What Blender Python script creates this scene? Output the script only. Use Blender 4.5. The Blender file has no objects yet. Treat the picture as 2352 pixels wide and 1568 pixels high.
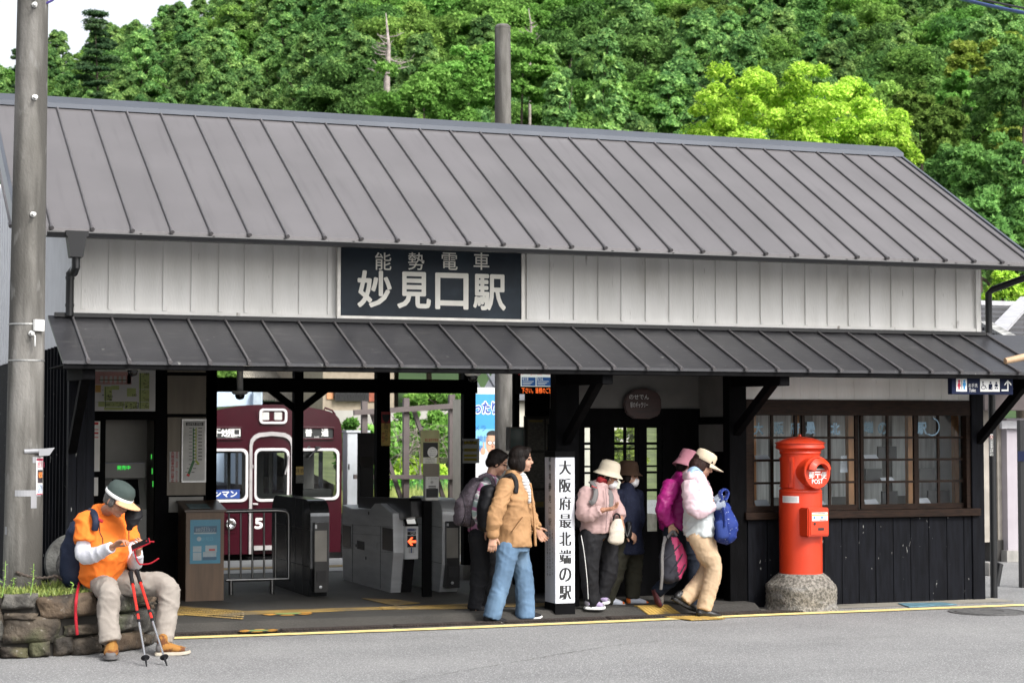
import bpy, bmesh, math, random
import numpy as np
from mathutils import Vector, Matrix
C = bpy.context.scene.collection
scene = bpy.context.scene
# ------------------------------------------------------------------ camera, world, sun, exposure
CAM_H = 1.71
YAW = math.radians(20.4463); PITCH = math.radians(2.6639)
cam = bpy.data.cameras.new('camera'); cam_o = bpy.data.objects.new('camera', cam); C.objects.link(cam_o)
cam.sensor_width = 36; cam.lens = 66.12; cam.clip_start = 0.1; cam.clip_end = 3000
cam_o.location = (0, 0, CAM_H); cam_o.rotation_euler = (math.pi/2 + PITCH, 0, -YAW)
scene.camera = cam_o
cam.dof.use_dof = True; cam.dof.focus_distance = 17.0; cam.dof.aperture_fstop = 5.0
SUN_EL = math.radians(43); SUN_AZ = math.radians(156)     # azimuth from +Y clockwise: behind the camera, to the right
world = bpy.data.worlds.new('World'); scene.world = world; world.use_nodes = True
wn = world.node_tree.nodes; wl = world.node_tree.links
sky = wn.new('ShaderNodeTexSky'); sky.sky_type = 'NISHITA'; sky.sun_disc = False
sky.sun_elevation = SUN_EL; sky.sun_rotation = SUN_AZ
sky.air_density = 1.0; sky.dust_density = 5.0; sky.ozone_density = 1.0; sky.altitude = 200
hsv = wn.new('ShaderNodeHueSaturation'); hsv.inputs['Saturation'].default_value = 0.25
hsv.inputs['Value'].default_value = 1.0
wl.new(sky.outputs[0], hsv.inputs['Color']); wl.new(hsv.outputs[0], wn['Background'].inputs['Color'])
wn['Background'].inputs['Strength'].default_value = 0.15
sun = bpy.data.lights.new('sun', 'SUN'); sun_o = bpy.data.objects.new('sun', sun); C.objects.link(sun_o)
sun.energy = 1.5; sun.angle = math.radians(14); sun.color = (1.0, 0.97, 0.92)
sd = Vector((math.sin(SUN_AZ)*math.cos(SUN_EL), math.cos(SUN_AZ)*math.cos(SUN_EL), math.sin(SUN_EL)))
sun_o.rotation_euler = sd.to_track_quat('Z', 'Y').to_euler(); sun_o.location = sd*50
scene.view_settings.view_transform = 'Standard'; scene.view_settings.look = 'None'
scene.view_settings.gamma = 1.0; scene.view_settings.exposure = 1.0
scene.cycles.max_bounces = 6; scene.cycles.diffuse_bounces = 4; scene.cycles.glossy_bounces = 3
scene.cycles.transmission_bounces = 5; scene.cycles.transparent_max_bounces = 8
scene.cycles.caustics_reflective = False; scene.cycles.caustics_refractive = False

# ------------------------------------------------------------------ where things stand: turn measured photo positions into points of the place
FZ = 0.07      # the station floor lies a little above the road
F_ = 4320.0; CX, CY = 1176.0, 784.0
FW = Vector((math.sin(YAW)*math.cos(PITCH), math.cos(YAW)*math.cos(PITCH), math.sin(PITCH)))
RT = Vector((math.cos(YAW), -math.sin(YAW), 0)); UP = RT.cross(FW)
CAM = Vector((0, 0, CAM_H))
def _ray(x, y): return FW + RT*((x-CX)/F_) - UP*((y-CY)/F_)
def gr(x, y, z=0.0):
    r = _ray(x, y); return CAM + r*((z-CAM_H)/r.z)
def at(x, y, Y):
    r = _ray(x, y); return CAM + r*(Y/r.y)
def atX(x, y, X):
    r = _ray(x, y); return CAM + r*(X/r.x)
def dist(x, y, d): return CAM + _ray(x, y)*d
def z1(x, y): return x*.34098, 1033.6+y*.34098
def z2(x, y): return 402+x*.36621, 832.6+y*.36621
def z3(x, y): return 918.75+x*.40296, 832.6+y*.40296
def z4(x, y): return 1263.3+x*.40296, 832.6+y*.40296
def z5(x, y): return 1665.2+x*.4028, 832.6+y*.4028
def z8(x, y): return 717.8+x*.24414, 832.6+y*.24414
def z6(x, y): return 344.5+x*.43946, 1349.4+y*.43946
def z7(x, y): return 1378.1+x*.41406, 1349.4+y*.41406

# ------------------------------------------------------------------ materials
def lin(r, g, b):
    f = lambda c: (c/255/12.92) if c/255 <= .04045 else ((c/255+.055)/1.055)**2.4
    return (f(r), f(g), f(b))
MATS = {}
def mat(name, col, rough=.6, metal=0.0, var=.12, scale=6.0, bump=0.0, bscale=60.0, col2=None, stretch=(1, 1, 1), spec=.5,
        emit=None, estr=0.0, sheen=0.0, detail=4.0, lo=.35, hi=.65):
    if name in MATS: return MATS[name]
    m = bpy.data.materials.new(name); m.use_nodes = True; MATS[name] = m
    n = m.node_tree.nodes; l = m.node_tree.links; b = n['Principled BSDF']
    b.inputs['Roughness'].default_value = rough; b.inputs['Metallic'].default_value = metal
    b.inputs['Specular IOR Level'].default_value = spec
    tc = n.new('ShaderNodeTexCoord'); mp = n.new('ShaderNodeMapping'); mp.inputs['Scale'].default_value = stretch
    l.new(tc.outputs['Object'], mp.inputs['Vector'])
    if col2 is None:
        c1 = tuple(max(0, c*(1-var)) for c in col); c2 = tuple(min(1, c*(1+var)) for c in col)
    else: c1, c2 = col, col2
    nz = n.new('ShaderNodeTexNoise'); nz.inputs['Scale'].default_value = scale; nz.inputs['Detail'].default_value = detail
    l.new(mp.outputs[0], nz.inputs['Vector'])
    rp = n.new('ShaderNodeValToRGB'); rp.color_ramp.elements[0].position = lo; rp.color_ramp.elements[1].position = hi
    rp.color_ramp.elements[0].color = (*c1, 1); rp.color_ramp.elements[1].color = (*c2, 1)
    l.new(nz.outputs['Fac'], rp.inputs[0]); l.new(rp.outputs[0], b.inputs['Base Color'])
    if bump:
        n2 = n.new('ShaderNodeTexNoise'); n2.inputs['Scale'].default_value = bscale; n2.inputs['Detail'].default_value = 5
        l.new(mp.outputs[0], n2.inputs['Vector'])
        bp = n.new('ShaderNodeBump'); bp.inputs['Strength'].default_value = bump; bp.inputs['Distance'].default_value = .02
        l.new(n2.outputs['Fac'], bp.inputs['Height']); l.new(bp.outputs[0], b.inputs['Normal'])
    if emit: b.inputs['Emission Color'].default_value = (*emit, 1); b.inputs['Emission Strength'].default_value = estr
    if sheen: b.inputs['Sheen Weight'].default_value = sheen
    return m
def over(m, col, scale, lo, hi, stretch=(1, 1, 1), amount=1.0, kind='noise', detail=6.0):
    """a layer of wear, stains or specks on top of a material's colour"""
    n = m.node_tree.nodes; l = m.node_tree.links; b = n['Principled BSDF']
    src = b.inputs['Base Color'].links[0].from_socket
    tc = n.new('ShaderNodeTexCoord'); mp = n.new('ShaderNodeMapping'); mp.inputs['Scale'].default_value = stretch
    l.new(tc.outputs['Object'], mp.inputs['Vector'])
    if kind == 'noise':
        t = n.new('ShaderNodeTexNoise'); t.inputs['Detail'].default_value = detail; o = t.outputs['Fac']
    else:
        t = n.new('ShaderNodeTexVoronoi'); t.feature = 'F1'; o = t.outputs['Distance']
        if kind == 'cell': o = t.outputs['Color']
    t.inputs['Scale'].default_value = scale
    l.new(mp.outputs[0], t.inputs['Vector'])
    rp = n.new('ShaderNodeValToRGB'); rp.color_ramp.elements[0].position = min(lo, hi); rp.color_ramp.elements[1].position = max(lo, hi)
    c0_, c1_ = (0, 0, 0, 1), (amount,)*3 + (1,)
    if lo > hi: c0_, c1_ = c1_, c0_
    rp.color_ramp.elements[0].color = c0_; rp.color_ramp.elements[1].color = c1_
    l.new(o, rp.inputs[0])
    mx = n.new('ShaderNodeMix'); mx.data_type = 'RGBA'
    l.new(rp.outputs[0], mx.inputs['Factor']); l.new(src, mx.inputs[6]); mx.inputs[7].default_value = (*col, 1)
    l.new(mx.outputs[2], b.inputs['Base Color'])
    return m
def glass(name, tint=(1, 1, 1), alpha=.12, rough=.03):
    if name in MATS: return MATS[name]
    m = bpy.data.materials.new(name); m.use_nodes = True; MATS[name] = m
    n = m.node_tree.nodes; l = m.node_tree.links; n.remove(n['Principled BSDF'])
    tr = n.new('ShaderNodeBsdfTransparent'); tr.inputs[0].default_value = (*tint, 1)
    gl = n.new('ShaderNodeBsdfGlossy'); gl.inputs['Roughness'].default_value = rough
    fr = n.new('ShaderNodeFresnel'); fr.inputs['IOR'].default_value = 1.5
    ad = n.new('ShaderNodeMath'); ad.operation = 'ADD'; ad.inputs[1].default_value = alpha
    mx = n.new('ShaderNodeMixShader'); l.new(fr.outputs[0], ad.inputs[0]); l.new(ad.outputs[0], mx.inputs[0])
    l.new(tr.outputs[0], mx.inputs[1]); l.new(gl.outputs[0], mx.inputs[2]); l.new(mx.outputs[0], n['Material Output'].inputs[0])
    return m

# ------------------------------------------------------------------ mesh helpers
class MB:
    def __init__(s): s.v = []; s.f = []; s.mi = []
    def add(s, vs, fs, mi=0):
        k = len(s.v); s.v += [tuple(v) for v in vs]; s.f += [tuple(i+k for i in f) for f in fs]; s.mi += [mi]*len(fs); return s
    def box(s, x0, x1, y0, y1, z0, z1, mi=0):
        x0, x1 = min(x0, x1), max(x0, x1); y0, y1 = min(y0, y1), max(y0, y1); z0, z1 = min(z0, z1), max(z0, z1)
        return s.add([(x0, y0, z0), (x1, y0, z0), (x1, y1, z0), (x0, y1, z0), (x0, y0, z1), (x1, y0, z1), (x1, y1, z1), (x0, y1, z1)],
                     [(0, 3, 2, 1), (4, 5, 6, 7), (0, 1, 5, 4), (1, 2, 6, 5), (2, 3, 7, 6), (3, 0, 4, 7)], mi)
    def bar(s, a, b, w, h, up=(0, 0, 1), mi=0):
        """a rectangular bar from a to b; w across, h along up"""
        a = Vector(a); b = Vector(b); t = (b-a).normalized(); r = t.cross(Vector(up)).normalized(); u = r.cross(t)
        vs = [p + r*(i*w/2) + u*(j*h/2) for p in (a, b) for i, j in ((-1, -1), (1, -1), (1, 1), (-1, 1))]
        return s.add(vs, [(0, 1, 2, 3), (7, 6, 5, 4), (0, 4, 5, 1), (1, 5, 6, 2), (2, 6, 7, 3), (3, 7, 4, 0)], mi)
    def tube(s, pts, rad, n=10, mi=0, cap=True):
        pts = [Vector(p) for p in pts]; rad = rad if isinstance(rad, (list, tuple)) else [rad]*len(pts)
        vs = []; fs = []; prev = None
        for i, p in enumerate(pts):
            t = (pts[min(i+1, len(pts)-1)] - pts[max(i-1, 0)]).normalized()
            if prev is None: r = t.orthogonal().normalized()
            else: r = (prev - t*prev.dot(t)).normalized()
            prev = r; u = t.cross(r)
            vs += [p + (r*math.cos(2*math.pi*k/n) + u*math.sin(2*math.pi*k/n))*rad[i] for k in range(n)]
        for i in range(len(pts)-1):
            for k in range(n): fs.append((i*n+k, i*n+(k+1) % n, (i+1)*n+(k+1) % n, (i+1)*n+k))
        if cap: fs.append(tuple(range(n-1, -1, -1))); fs.append(tuple((len(pts)-1)*n+k for k in range(n)))
        return s.add(vs, fs, mi)
    def lathe(s, prof, n=32, cen=(0, 0, 0), axis=None, mi=0, a0=0.0):
        cen = Vector(cen); z = Vector(axis).normalized() if axis is not None else Vector((0, 0, 1))
        x = z.orthogonal().normalized() if axis is not None else Vector((1, 0, 0)); y = z.cross(x)
        vs = []; fs = []
        for r, h in prof:
            vs += [cen + z*h + (x*math.cos(a0+2*math.pi*k/n) + y*math.sin(a0+2*math.pi*k/n))*max(r, 1e-4) for k in range(n)]
        for i in range(len(prof)-1):
            for k in range(n): fs.append((i*n+k, i*n+(k+1) % n, (i+1)*n+(k+1) % n, (i+1)*n+k))
        return s.add(vs, fs, mi)
    def prism(s, out, dvec, mi=0):
        """a flat outline (3-D points) pushed along dvec"""
        out = [Vector(p) for p in out]; d = Vector(dvec); n = len(out)
        vs = out + [p+d for p in out]
        fs = [tuple(range(n-1, -1, -1)), tuple(range(n, 2*n))] + [(i, (i+1) % n, n+(i+1) % n, n+i) for i in range(n)]
        return s.add(vs, fs, mi)
    def ell(s, c, r, ax=None, nu=14, nv=9, mi=0):
        c = Vector(c); X, Y, Z = ax if ax else (Vector((1, 0, 0)), Vector((0, 1, 0)), Vector((0, 0, 1)))
        vs = [c + Z*r[2]]; fs = []
        for j in range(1, nv):
            ph = math.pi*j/nv
            vs += [c + Z*(r[2]*math.cos(ph)) + X*(r[0]*math.sin(ph)*math.cos(2*math.pi*k/nu)) + Y*(r[1]*math.sin(ph)*math.sin(2*math.pi*k/nu)) for k in range(nu)]
        vs.append(c - Z*r[2]); L = len(vs)-1
        for k in range(nu):
            fs.append((0, 1+k, 1+(k+1) % nu)); fs.append((L, 1+(nv-2)*nu+(k+1) % nu, 1+(nv-2)*nu+k))
        for j in range(nv-2):
            for k in range(nu): fs.append((1+j*nu+k, 1+(j+1)*nu+k, 1+(j+1)*nu+(k+1) % nu, 1+j*nu+(k+1) % nu))
        return s.add(vs, fs, mi)
    def quad(s, a, b, c, d, mi=0): return s.add([a, b, c, d], [(0, 1, 2, 3)], mi)
    def build(s, name, ms, parent=None, smooth=False, bevel=0.0, fix=True, loc=None):
        o0 = world_loc(parent) if parent else Vector(loc) if loc is not None else Vector((0, 0, 0))
        me = bpy.data.meshes.new(name)
        me.from_pydata([tuple(Vector(v)-o0) for v in s.v], [], s.f)
        for m in (ms if isinstance(ms, (list, tuple)) else [ms]): me.materials.append(m)
        me.polygons.foreach_set('material_index', s.mi)
        if fix:
            bm = bmesh.new(); bm.from_mesh(me); bmesh.ops.recalc_face_normals(bm, faces=bm.faces)
            if bevel:
                es = [e for e in bm.edges if len(e.link_faces) == 2 and e.calc_face_angle(0) > .6]
                bmesh.ops.bevel(bm, geom=es, offset=bevel, segments=2, affect='EDGES', clamp_overlap=True)
            bm.to_mesh(me); bm.free()
        if smooth:
            me.polygons.foreach_set('use_smooth', [True]*len(me.polygons))
            if smooth != 'all': me.set_sharp_from_angle(angle=math.radians(40))
        o = bpy.data.objects.new(name, me); C.objects.link(o)
        if parent: o.parent = parent
        else: o.location = o0
        return o
def world_loc(o):
    v = Vector((0, 0, 0))
    while o is not None: v += Vector(o.location); o = o.parent
    return v
def tag(o, label=None, cat=None, group=None, kind=None):
    if label: o['label'] = label
    if cat: o['category'] = cat
    if group: o['group'] = group
    if kind: o['kind'] = kind
    return o
def thing(name, label, cat, loc=(0, 0, 0), group=None):
    o = bpy.data.objects.new(name, None); C.objects.link(o); o.location = loc; o.empty_display_size = .2
    return tag(o, label, cat, group)
def struct(o): o['kind'] = 'structure'; return o
def copy_tree(o, parent=None):
    c = o.copy(); C.objects.link(c)
    if parent is not None: c.parent = parent
    for ch in list(o.children): copy_tree(ch, c)
    return c
def xform(o, M):
    """apply a matrix to a mesh object's vertices given in its own frame"""
    o.data.transform(M); o.data.update()

# ------------------------------------------------------------------ lettering
_tcache = {}
def text_bm(body, size, offset=0.0, vertical=False, pitch=1.1):
    """flat outline of a text in the XZ plane, centred, as (verts, faces)"""
    key = (body, size, offset, vertical, pitch)
    if key in _tcache: return _tcache[key]
    def one(t, offset):
        cu = bpy.data.curves.new('lettering', 'FONT'); cu.body = t; cu.size = size; cu.offset = offset
        cu.align_x = 'CENTER'; cu.align_y = 'CENTER'; cu.resolution_u = 3
        o = bpy.data.objects.new('lettering', cu); C.objects.link(o)
        dg = bpy.context.evaluated_depsgraph_get(); dg.update()
        me = bpy.data.meshes.new_from_object(o.evaluated_get(dg))
        vs = [(v.co.x, 0, v.co.y) for v in me.vertices]; fs = [tuple(p.vertices) for p in me.polygons]
        bpy.data.objects.remove(o); bpy.data.curves.remove(cu); bpy.data.meshes.remove(me)
        return vs, fs
    if vertical:
        vs, fs = [], []; n = len(body)
        for i, ch in enumerate(body):
            if ch == ' ': continue
            v, f = one(ch, offset); k = len(vs)
            zc = ((n-1)/2-i)*size*pitch
            if v:
                cx = (min(a[0] for a in v)+max(a[0] for a in v))/2
                zm = (min(a[2] for a in v)+max(a[2] for a in v))/2
            vs += [(a[0]-cx, 0, a[2]-zm+zc) for a in v]; fs += [tuple(i_+k for i_ in q) for q in f]
    else:
        vs, fs = one(body, offset)
        if vs:
            cx = (min(a[0] for a in vs)+max(a[0] for a in vs))/2; cz = (min(a[2] for a in vs)+max(a[2] for a in vs))/2
            vs = [(a[0]-cx, 0, a[2]-cz) for a in vs]
    _tcache[key] = (vs, fs); return vs, fs
def write(mb, body, cen, size, right=(1, 0, 0), up=(0, 0, 1), nrm=None, off=.003, offset=0.0, vertical=False, pitch=1.1, mi=0, sx=1.0, sz=1.0, fit=None, serif=0.0):
    """lettering laid flat on a surface with the given axes, off metres proud of it"""
    bold = max(0.0, offset); vs, fs = text_bm(body, size, min(0.0, offset), vertical, pitch)
    if not vs: return
    R = Vector(right).normalized(); U = Vector(up).normalized(); N = Vector(nrm).normalized() if nrm else R.cross(U)
    if fit:
        w = max(a[0] for a in vs)-min(a[0] for a in vs); h = max(a[2] for a in vs)-min(a[2] for a in vs)
        if fit[0]: sx = fit[0]/w
        if fit[1]: sz = fit[1]/h
    shifts = [(0.0, 0.0)] if not serif else [(-serif, 0), (-serif/3, 0), (serif/3, 0), (serif, 0)]
    if bold: shifts = [(bold*math.cos(k*math.pi/4), bold*math.sin(k*math.pi/4)) for k in range(8)]
    for q, (sh, sv) in enumerate(shifts):
        mb.add([Vector(cen) + R*(a[0]*sx+sh) + U*(a[2]*sz+sv) + N*(off+.0003*q) for a in vs], fs, mi)

# ------------------------------------------------------------------ shared materials
K = lambda *c: lin(*c)
M_white = mat('white_paint', (.74, .74, .73), .5, var=.05)
M_black = mat('black_lacquer', (.003, .003, .0035), .7, var=.3, scale=5, spec=.08)
M_blackwood = mat('black_stained_boards', (.0050, .0056, .0080), .7, var=.35, scale=4, stretch=(9, 9, 1), bump=.12, bscale=30, spec=.10)
over(M_blackwood, (.28, .28, .27), 7, .70, .715, (4, 4, 1.2), .8)
M_beam = mat('black_timber', (.0025, .0025, .003), .75, var=.35, scale=4, stretch=(3, 3, 1), bump=.15, bscale=25, spec=.06)
M_dkmetal = mat('dark_sheet_metal', (.006, .0065, .008), .45, var=.2, scale=3)
M_steel = mat('brushed_steel', (.33, .34, .35), .34, .9, var=.12, scale=3, stretch=(1, 1, 14))
M_paper = mat('paper', (.72, .72, .70), .6, var=.04)
M_brownwood = mat('dark_brown_wood', (.015, .0075, .0045), .6, var=.4, scale=5, stretch=(2, 2, 12), spec=.15)
M_ink = mat('black_ink', (.012, .012, .013), .6)
M_red = mat('red_ink', (.5, .03, .03), .6)
M_green = mat('green_ink', (.07, .2, .06), .6)
M_blue = mat('blue_ink', (.02, .05, .25), .6)
M_yellow = mat('yellow_paint', (.70, .46, .11), .6, var=.18, scale=14, bump=.1)
M_glass = glass('window_glass', (.86, .9, .9), .0)
M_concrete = mat('concrete', (.30, .29, .27), .85, var=.25, scale=4, bump=.25, bscale=40)
over(M_concrete, (.12, .12, .11), 1.6, .5, .7, (3, 3, .5), .7)
# ------------------------------------------------------------------ ground
M_asph = mat('worn_asphalt', (.175, .175, .177), .92, col2=(.225, .225, .224), scale=.7, bump=.5, bscale=70)
over(M_asph, (.46, .46, .455), 55, .42, .14, (1, 1, 1), .75, 'vor')
over(M_asph, (.065, .065, .068), 55, .60, .66, (1, 1, 1), .75)
over(M_asph, (.115, .115, .115), .5, .56, .72, (.6, 1.5, 1), .5)
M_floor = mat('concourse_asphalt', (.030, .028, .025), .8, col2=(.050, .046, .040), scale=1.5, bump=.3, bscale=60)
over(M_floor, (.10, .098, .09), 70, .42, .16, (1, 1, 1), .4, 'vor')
M_apron = mat('concrete_apron', (.19, .178, .15), .9, col2=(.27, .255, .215), scale=2.2, bump=.3, bscale=50)
over(M_apron, (.05, .048, .042), 1.2, .5, .68, (1, 2, 1), .6)
M_ballast = mat('ballast', (.11, .095, .08), .95, var=.4, scale=14, bump=.8, bscale=20)
YP = 23.3
m = MB()
xs = [-1500, -60, -20, 0, 2, 4, 6, 8, 10, 12, 16, 40, 80, 1500]; ys = [-1500, -40, 4, 10, 13, 15, 16, 18, 20, 22, YP]
for i in range(len(xs)-1):
    for j in range(len(ys)-1):
        m.quad((xs[i], ys[j], 0), (xs[i+1], ys[j], 0), (xs[i+1], ys[j+1], 0), (xs[i], ys[j+1], 0))
m.quad((-1500, YP, 0), (16, YP, 0), (16, YP, -1.65), (-1500, YP, -1.65), 1)
m.quad((16, YP, 0), (1500, YP, 0), (1500, YP+60, 0), (16, YP+60, 0))
m.quad((16, YP, 0), (16, YP+60, 0), (16, YP+60, -1.65), (16, YP, -1.65), 1)
m.quad((-1500, YP, -1.65), (16, YP, -1.65), (16, 1500, -1.65), (-1500, 1500, -1.65), 2)
m.quad((16, YP+60, -1.65), (1500, YP+60, -1.65), (1500, 1500, -1.65), (16, 1500, -1.65), 2)
struct(m.build('ground', [M_asph, M_concrete, M_ballast], fix=False))
def slab(name, out, z, mt, front):
    m = MB(); m.add([(x, y, z) for x, y in out], [tuple(range(len(out)))])
    for (xa_, ya_), (xb_, yb_) in front: m.quad((xa_, ya_-.16, .003), (xb_, yb_-.16, .003), (xb_, yb_, z), (xa_, ya_, z))
    return struct(m.build(name, mt, fix=False))
M_plat = mat('platform_tiles', (.30, .295, .285), .85, col2=(.40, .395, .38), scale=2, bump=.2, bscale=50)
m = MB(); m.add([(2.15, 21.2, FZ+.004), (12.0, 21.2, FZ+.004), (12.0, 23.285, FZ+.004), (2.15, 23.285, FZ+.004)], [(0, 1, 2, 3)]); struct(m.build('platform', M_plat, fix=False))
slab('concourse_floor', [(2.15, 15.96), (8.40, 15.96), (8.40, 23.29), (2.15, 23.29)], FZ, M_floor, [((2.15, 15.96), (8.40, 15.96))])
m = MB(); m.add([(8.41, 22.2, .004), (12.5, 22.2, .004), (12.5, 23.29, .004), (8.41, 23.29, .004)], [(0, 1, 2, 3)])
struct(m.build('pavement', M_floor, fix=False))
m = MB(); m.add([(8.42, 15.8, .003), (11.25, 15.85, .003), (11.25, 16.25, .003), (8.42, 16.25, .003)], [(0, 1, 2, 3)])
struct(m.build('concrete_apron', M_apron, fix=False))
# yellow line along the kerb, hand-laid tape with uneven edges
rnd = random.Random(3)
m = MB(); N = 90; x0, x1 = 2.72, 13.2; vs = []
for i in range(N+1):
    x = x0+(x1-x0)*i/N; y = 15.36+.04*math.sin(x*.9)+.03*max(0, x-9)
    vs += [(x+.08*(i == 0), y+rnd.uniform(-.008, .008), .008), (x, y+.155+rnd.uniform(-.008, .008), .008)]
m.add(vs, [(2*i, 2*i+2, 2*i+3, 2*i+1) for i in range(N)])
over(M_yellow, (.25, .2, .12), 12, .66, .7, (1, 3, 1), .8)
M_line = mat('road_line_paint', (.80, .63, .26), .6, var=.16, scale=7, bump=.15, bscale=60)
over(M_line, (.3, .25, .16), 9, .62, .68, (1, 4, 1), .8)
struct(m.build('road_marking', M_line, fix=False))
# tactile paving inside the station, and the strip out of the gallery
M_tact = mat('tactile_paving', (.26, .17, .045), .75, var=.3, scale=5)
over(M_tact, (.11, .10, .08), 3, .5, .68, (1, 1, 1), .7)
def poly_px(pts, z): return [gr(*p, z) for p in pts]
m = MB()
segs = [[(408, 1391), (564, 1403), (564, 1412), (395, 1412)], [(564, 1403), (860, 1394), (870, 1399), (564, 1411)],
        [(860, 1394), (1076, 1386), (1085, 1397), (870, 1399)], [(830, 1374), (905, 1376), (965, 1384), (905, 1390)],
        [(1160, 1386), (1262, 1384), (1262, 1391), (1160, 1393)]]
for s in segs: m.prism(poly_px(s, FZ+.003), (0, 0, .004))
def dots(p0, p1, p2, nu, nv):
    a, b, c = gr(*p0, FZ+.007), gr(*p1, FZ+.007), gr(*p2, FZ+.007)
    for i in range(nu):
        for j in range(nv):
            p = a+(b-a)*((i+.5)/nu)+(c-a)*((j+.5)/nv)
            m.lathe([(.022, 0), (.018, .006), (.004, .008)], 8, p)
dots((408, 1393), (560, 1404), (398, 1411), 24, 4)
dots((870, 1394), (1076, 1387), (880, 1399), 30, 4)
m.box(2.2, 12, 21.75, 22.05, FZ+.0045, FZ+.010); struct(m.build('tactile_paving', M_tact, fix=False))
A0, B0 = gr(*z4(430, 1384), FZ), gr(*z4(655, 1383), FZ); A1, B1 = gr(*z4(838, 1474), .004), gr(*z4(1000, 1462), .004)
def cutY(a, b, y): t = (y-a.y)/(b.y-a.y); return Vector((a.x+(b.x-a.x)*t, y, 0))
def fz(y): return FZ if y >= 15.96 else .003 if y <= 15.80 else .003+(FZ-.003)*(y-15.80)/.16
m = MB(); ys_ = [min(A0.y, B0.y), 15.96, 15.80, max(A1.y, B1.y)]
for i in range(3):
    rows__ = []
    for y in (ys_[i], ys_[i+1]):
        a, b = cutY(A0, A1, y), cutY(B0, B1, y); rows__.append((a, b))
    for k in range(9):
        t0, t1 = k/9+.008, (k+1)/9-.008; qs = []
        for (a, b), y in zip(rows__, (ys_[i], ys_[i+1])):
            for t in ((t0, t1) if not qs else (t1, t0)): v = a+(b-a)*t; v.z = fz(y)+.006; qs.append(v)
        m.prism(qs, (0, 0, .006))
    (a, b), (c, d) = rows__; 
    for v, y in ((a, ys_[i]), (b, ys_[i]), (c, ys_[i+1]), (d, ys_[i+1])): v.z = fz(y)+.0035
    m.quad(a, b, d, c)
M_tact2 = mat('tactile_paving_outside', (.45, .29, .07), .7, var=.22, scale=6)
over(M_tact2, (.2, .17, .12), 6, .58, .66, (1, 1, 1), .7)
struct(m.build('tactile_strip', M_tact2, fix=False))
# drain grating behind the line
M_grate = mat('rusty_grating', (.035, .026, .022), .7, .3, var=.4, scale=20)
m = MB()
for k in range(6):
    xa = 2.75+k*1.0; xb = xa+.985
    m.box(xa, xb, 15.58, 15.74, .004, .011)
    for i in range(34): 
        x = xa+.02+i*.028; m.box(x, x+.012, 15.585, 15.735, .0112, .019)
    for i in range(5): m.box(xa+.005, xb-.005, 15.59+i*.034, 15.598+i*.034, .0192, .022)
tag(m.build('drain_grating', M_grate), 'long rusty brown drain grating along the yellow line in front of the station', 'drain grating')
m = MB()
for k in range(2):
    xa = 8.0+k*.62
    m.box(xa-.6, xa, 15.57, 15.77, .005, .012)
    for i in range(20): m.box(xa-.59+i*.03, xa-.575+i*.03, 15.575, 15.765, .0122, .019)
tag(m.build('drain_grating', M_grate), 'short dark drain grating beside the striped mat left of the post box', 'drain grating')
# cracks in the asphalt
M_crack = mat('asphalt_crack', (.075, .077, .065), .95, var=.4, scale=9)
rr = random.Random(8); m = MB()
for pts in ([(880, 1572), (1010, 1548), (1140, 1526), (1290, 1500), (1430, 1478), (1520, 1470)], [(2290, 1452), (2352, 1462), (2400, 1470)]):
    P_ = [gr(*q, .004) for q in pts]; fine = []
    for a, b in zip(P_, P_[1:]): fine += [a+(b-a)*(i/14)+Vector((0, rr.uniform(-.02, .02), 0)) for i in range(14)]
    ws = [rr.uniform(.001, .006) for _ in fine]
    for (a, wa), (b, wb) in zip(list(zip(fine, ws)), list(zip(fine, ws))[1:]): m.quad(a-Vector((0, wa, 0)), b-Vector((0, wb, 0)), b+Vector((0, wb, 0)), a+Vector((0, wa, 0)))
struct(m.build('road_crack', M_crack, fix=False))
# blue access plate, manhole, floor stickers
M_bp = mat('blue_plate', (.12, .24, .30), .5, .2, var=.3, scale=12)
m = MB(); m.prism(poly_px([(2062, 1386), (2165, 1384), (2198, 1388), (2088, 1394)], .0045), (0, 0, .008))
tag(m.build('access_plate', M_bp), 'flat pale blue access plate in the concrete under the window wall', 'access plate')
p = gr(2268, 1405); m = MB(); m.lathe([(.36, .002), (.36, .008), (.33, .008), (.33, .005), (.30, .005), (.30, .010), (.15, .010), (.15, .006), (.02, .006), (.001, .007)], 40, p)
tag(m.build('manhole_cover', mat('worn_iron', (.11, .109, .107), .6, .2, var=.3, scale=25)), 'round dark iron manhole cover by the yellow line at the station corner', 'manhole cover')
M_or = mat('orange_sticker', (.62, .30, .04), .6, var=.2, scale=12); M_gn = mat('green_sticker', (.2, .3, .1), .6)
def sticker(cpx, rx, ry, label):
    p = gr(*cpx, .005); p.z = FZ+.002 if p.y > 15.8 else .023; m = MB(); n = 28
    ring = [p+Vector((rx*math.cos(2*math.pi*k/n), ry*math.sin(2*math.pi*k/n), .002)) for k in range(n)]
    m.add(ring, [tuple(range(n))], 0)
    for k in range(6):
        a0 = k*math.pi/3; a1 = a0+.62
        m.add([p+Vector((r*rx*math.cos(a), r*ry*math.sin(a), .0035)) for r, a in ((.96, a0), (.96, (a0+a1)/2), (.96, a1), (.55, a1), (.55, a0))], [(0, 1, 2, 3, 4)], 1)
    m.add([p+Vector((.5*rx*math.cos(2*math.pi*k/n), .5*ry*math.sin(2*math.pi*k/n), .0045)) for k in range(n)], [tuple(range(n))], 2)
    tag(m.build('floor_sticker', [M_ink, M_or, M_gn], fix=False), label, 'floor sticker', 'floor stickers')
sticker((661, 1426), .24, .19, 'round worn orange, black and green sticker on the asphalt before the ticket gates')
sticker((594, 1453), .18, .12, 'half worn orange and black sticker at the drain grating, near the yellow line')

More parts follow.
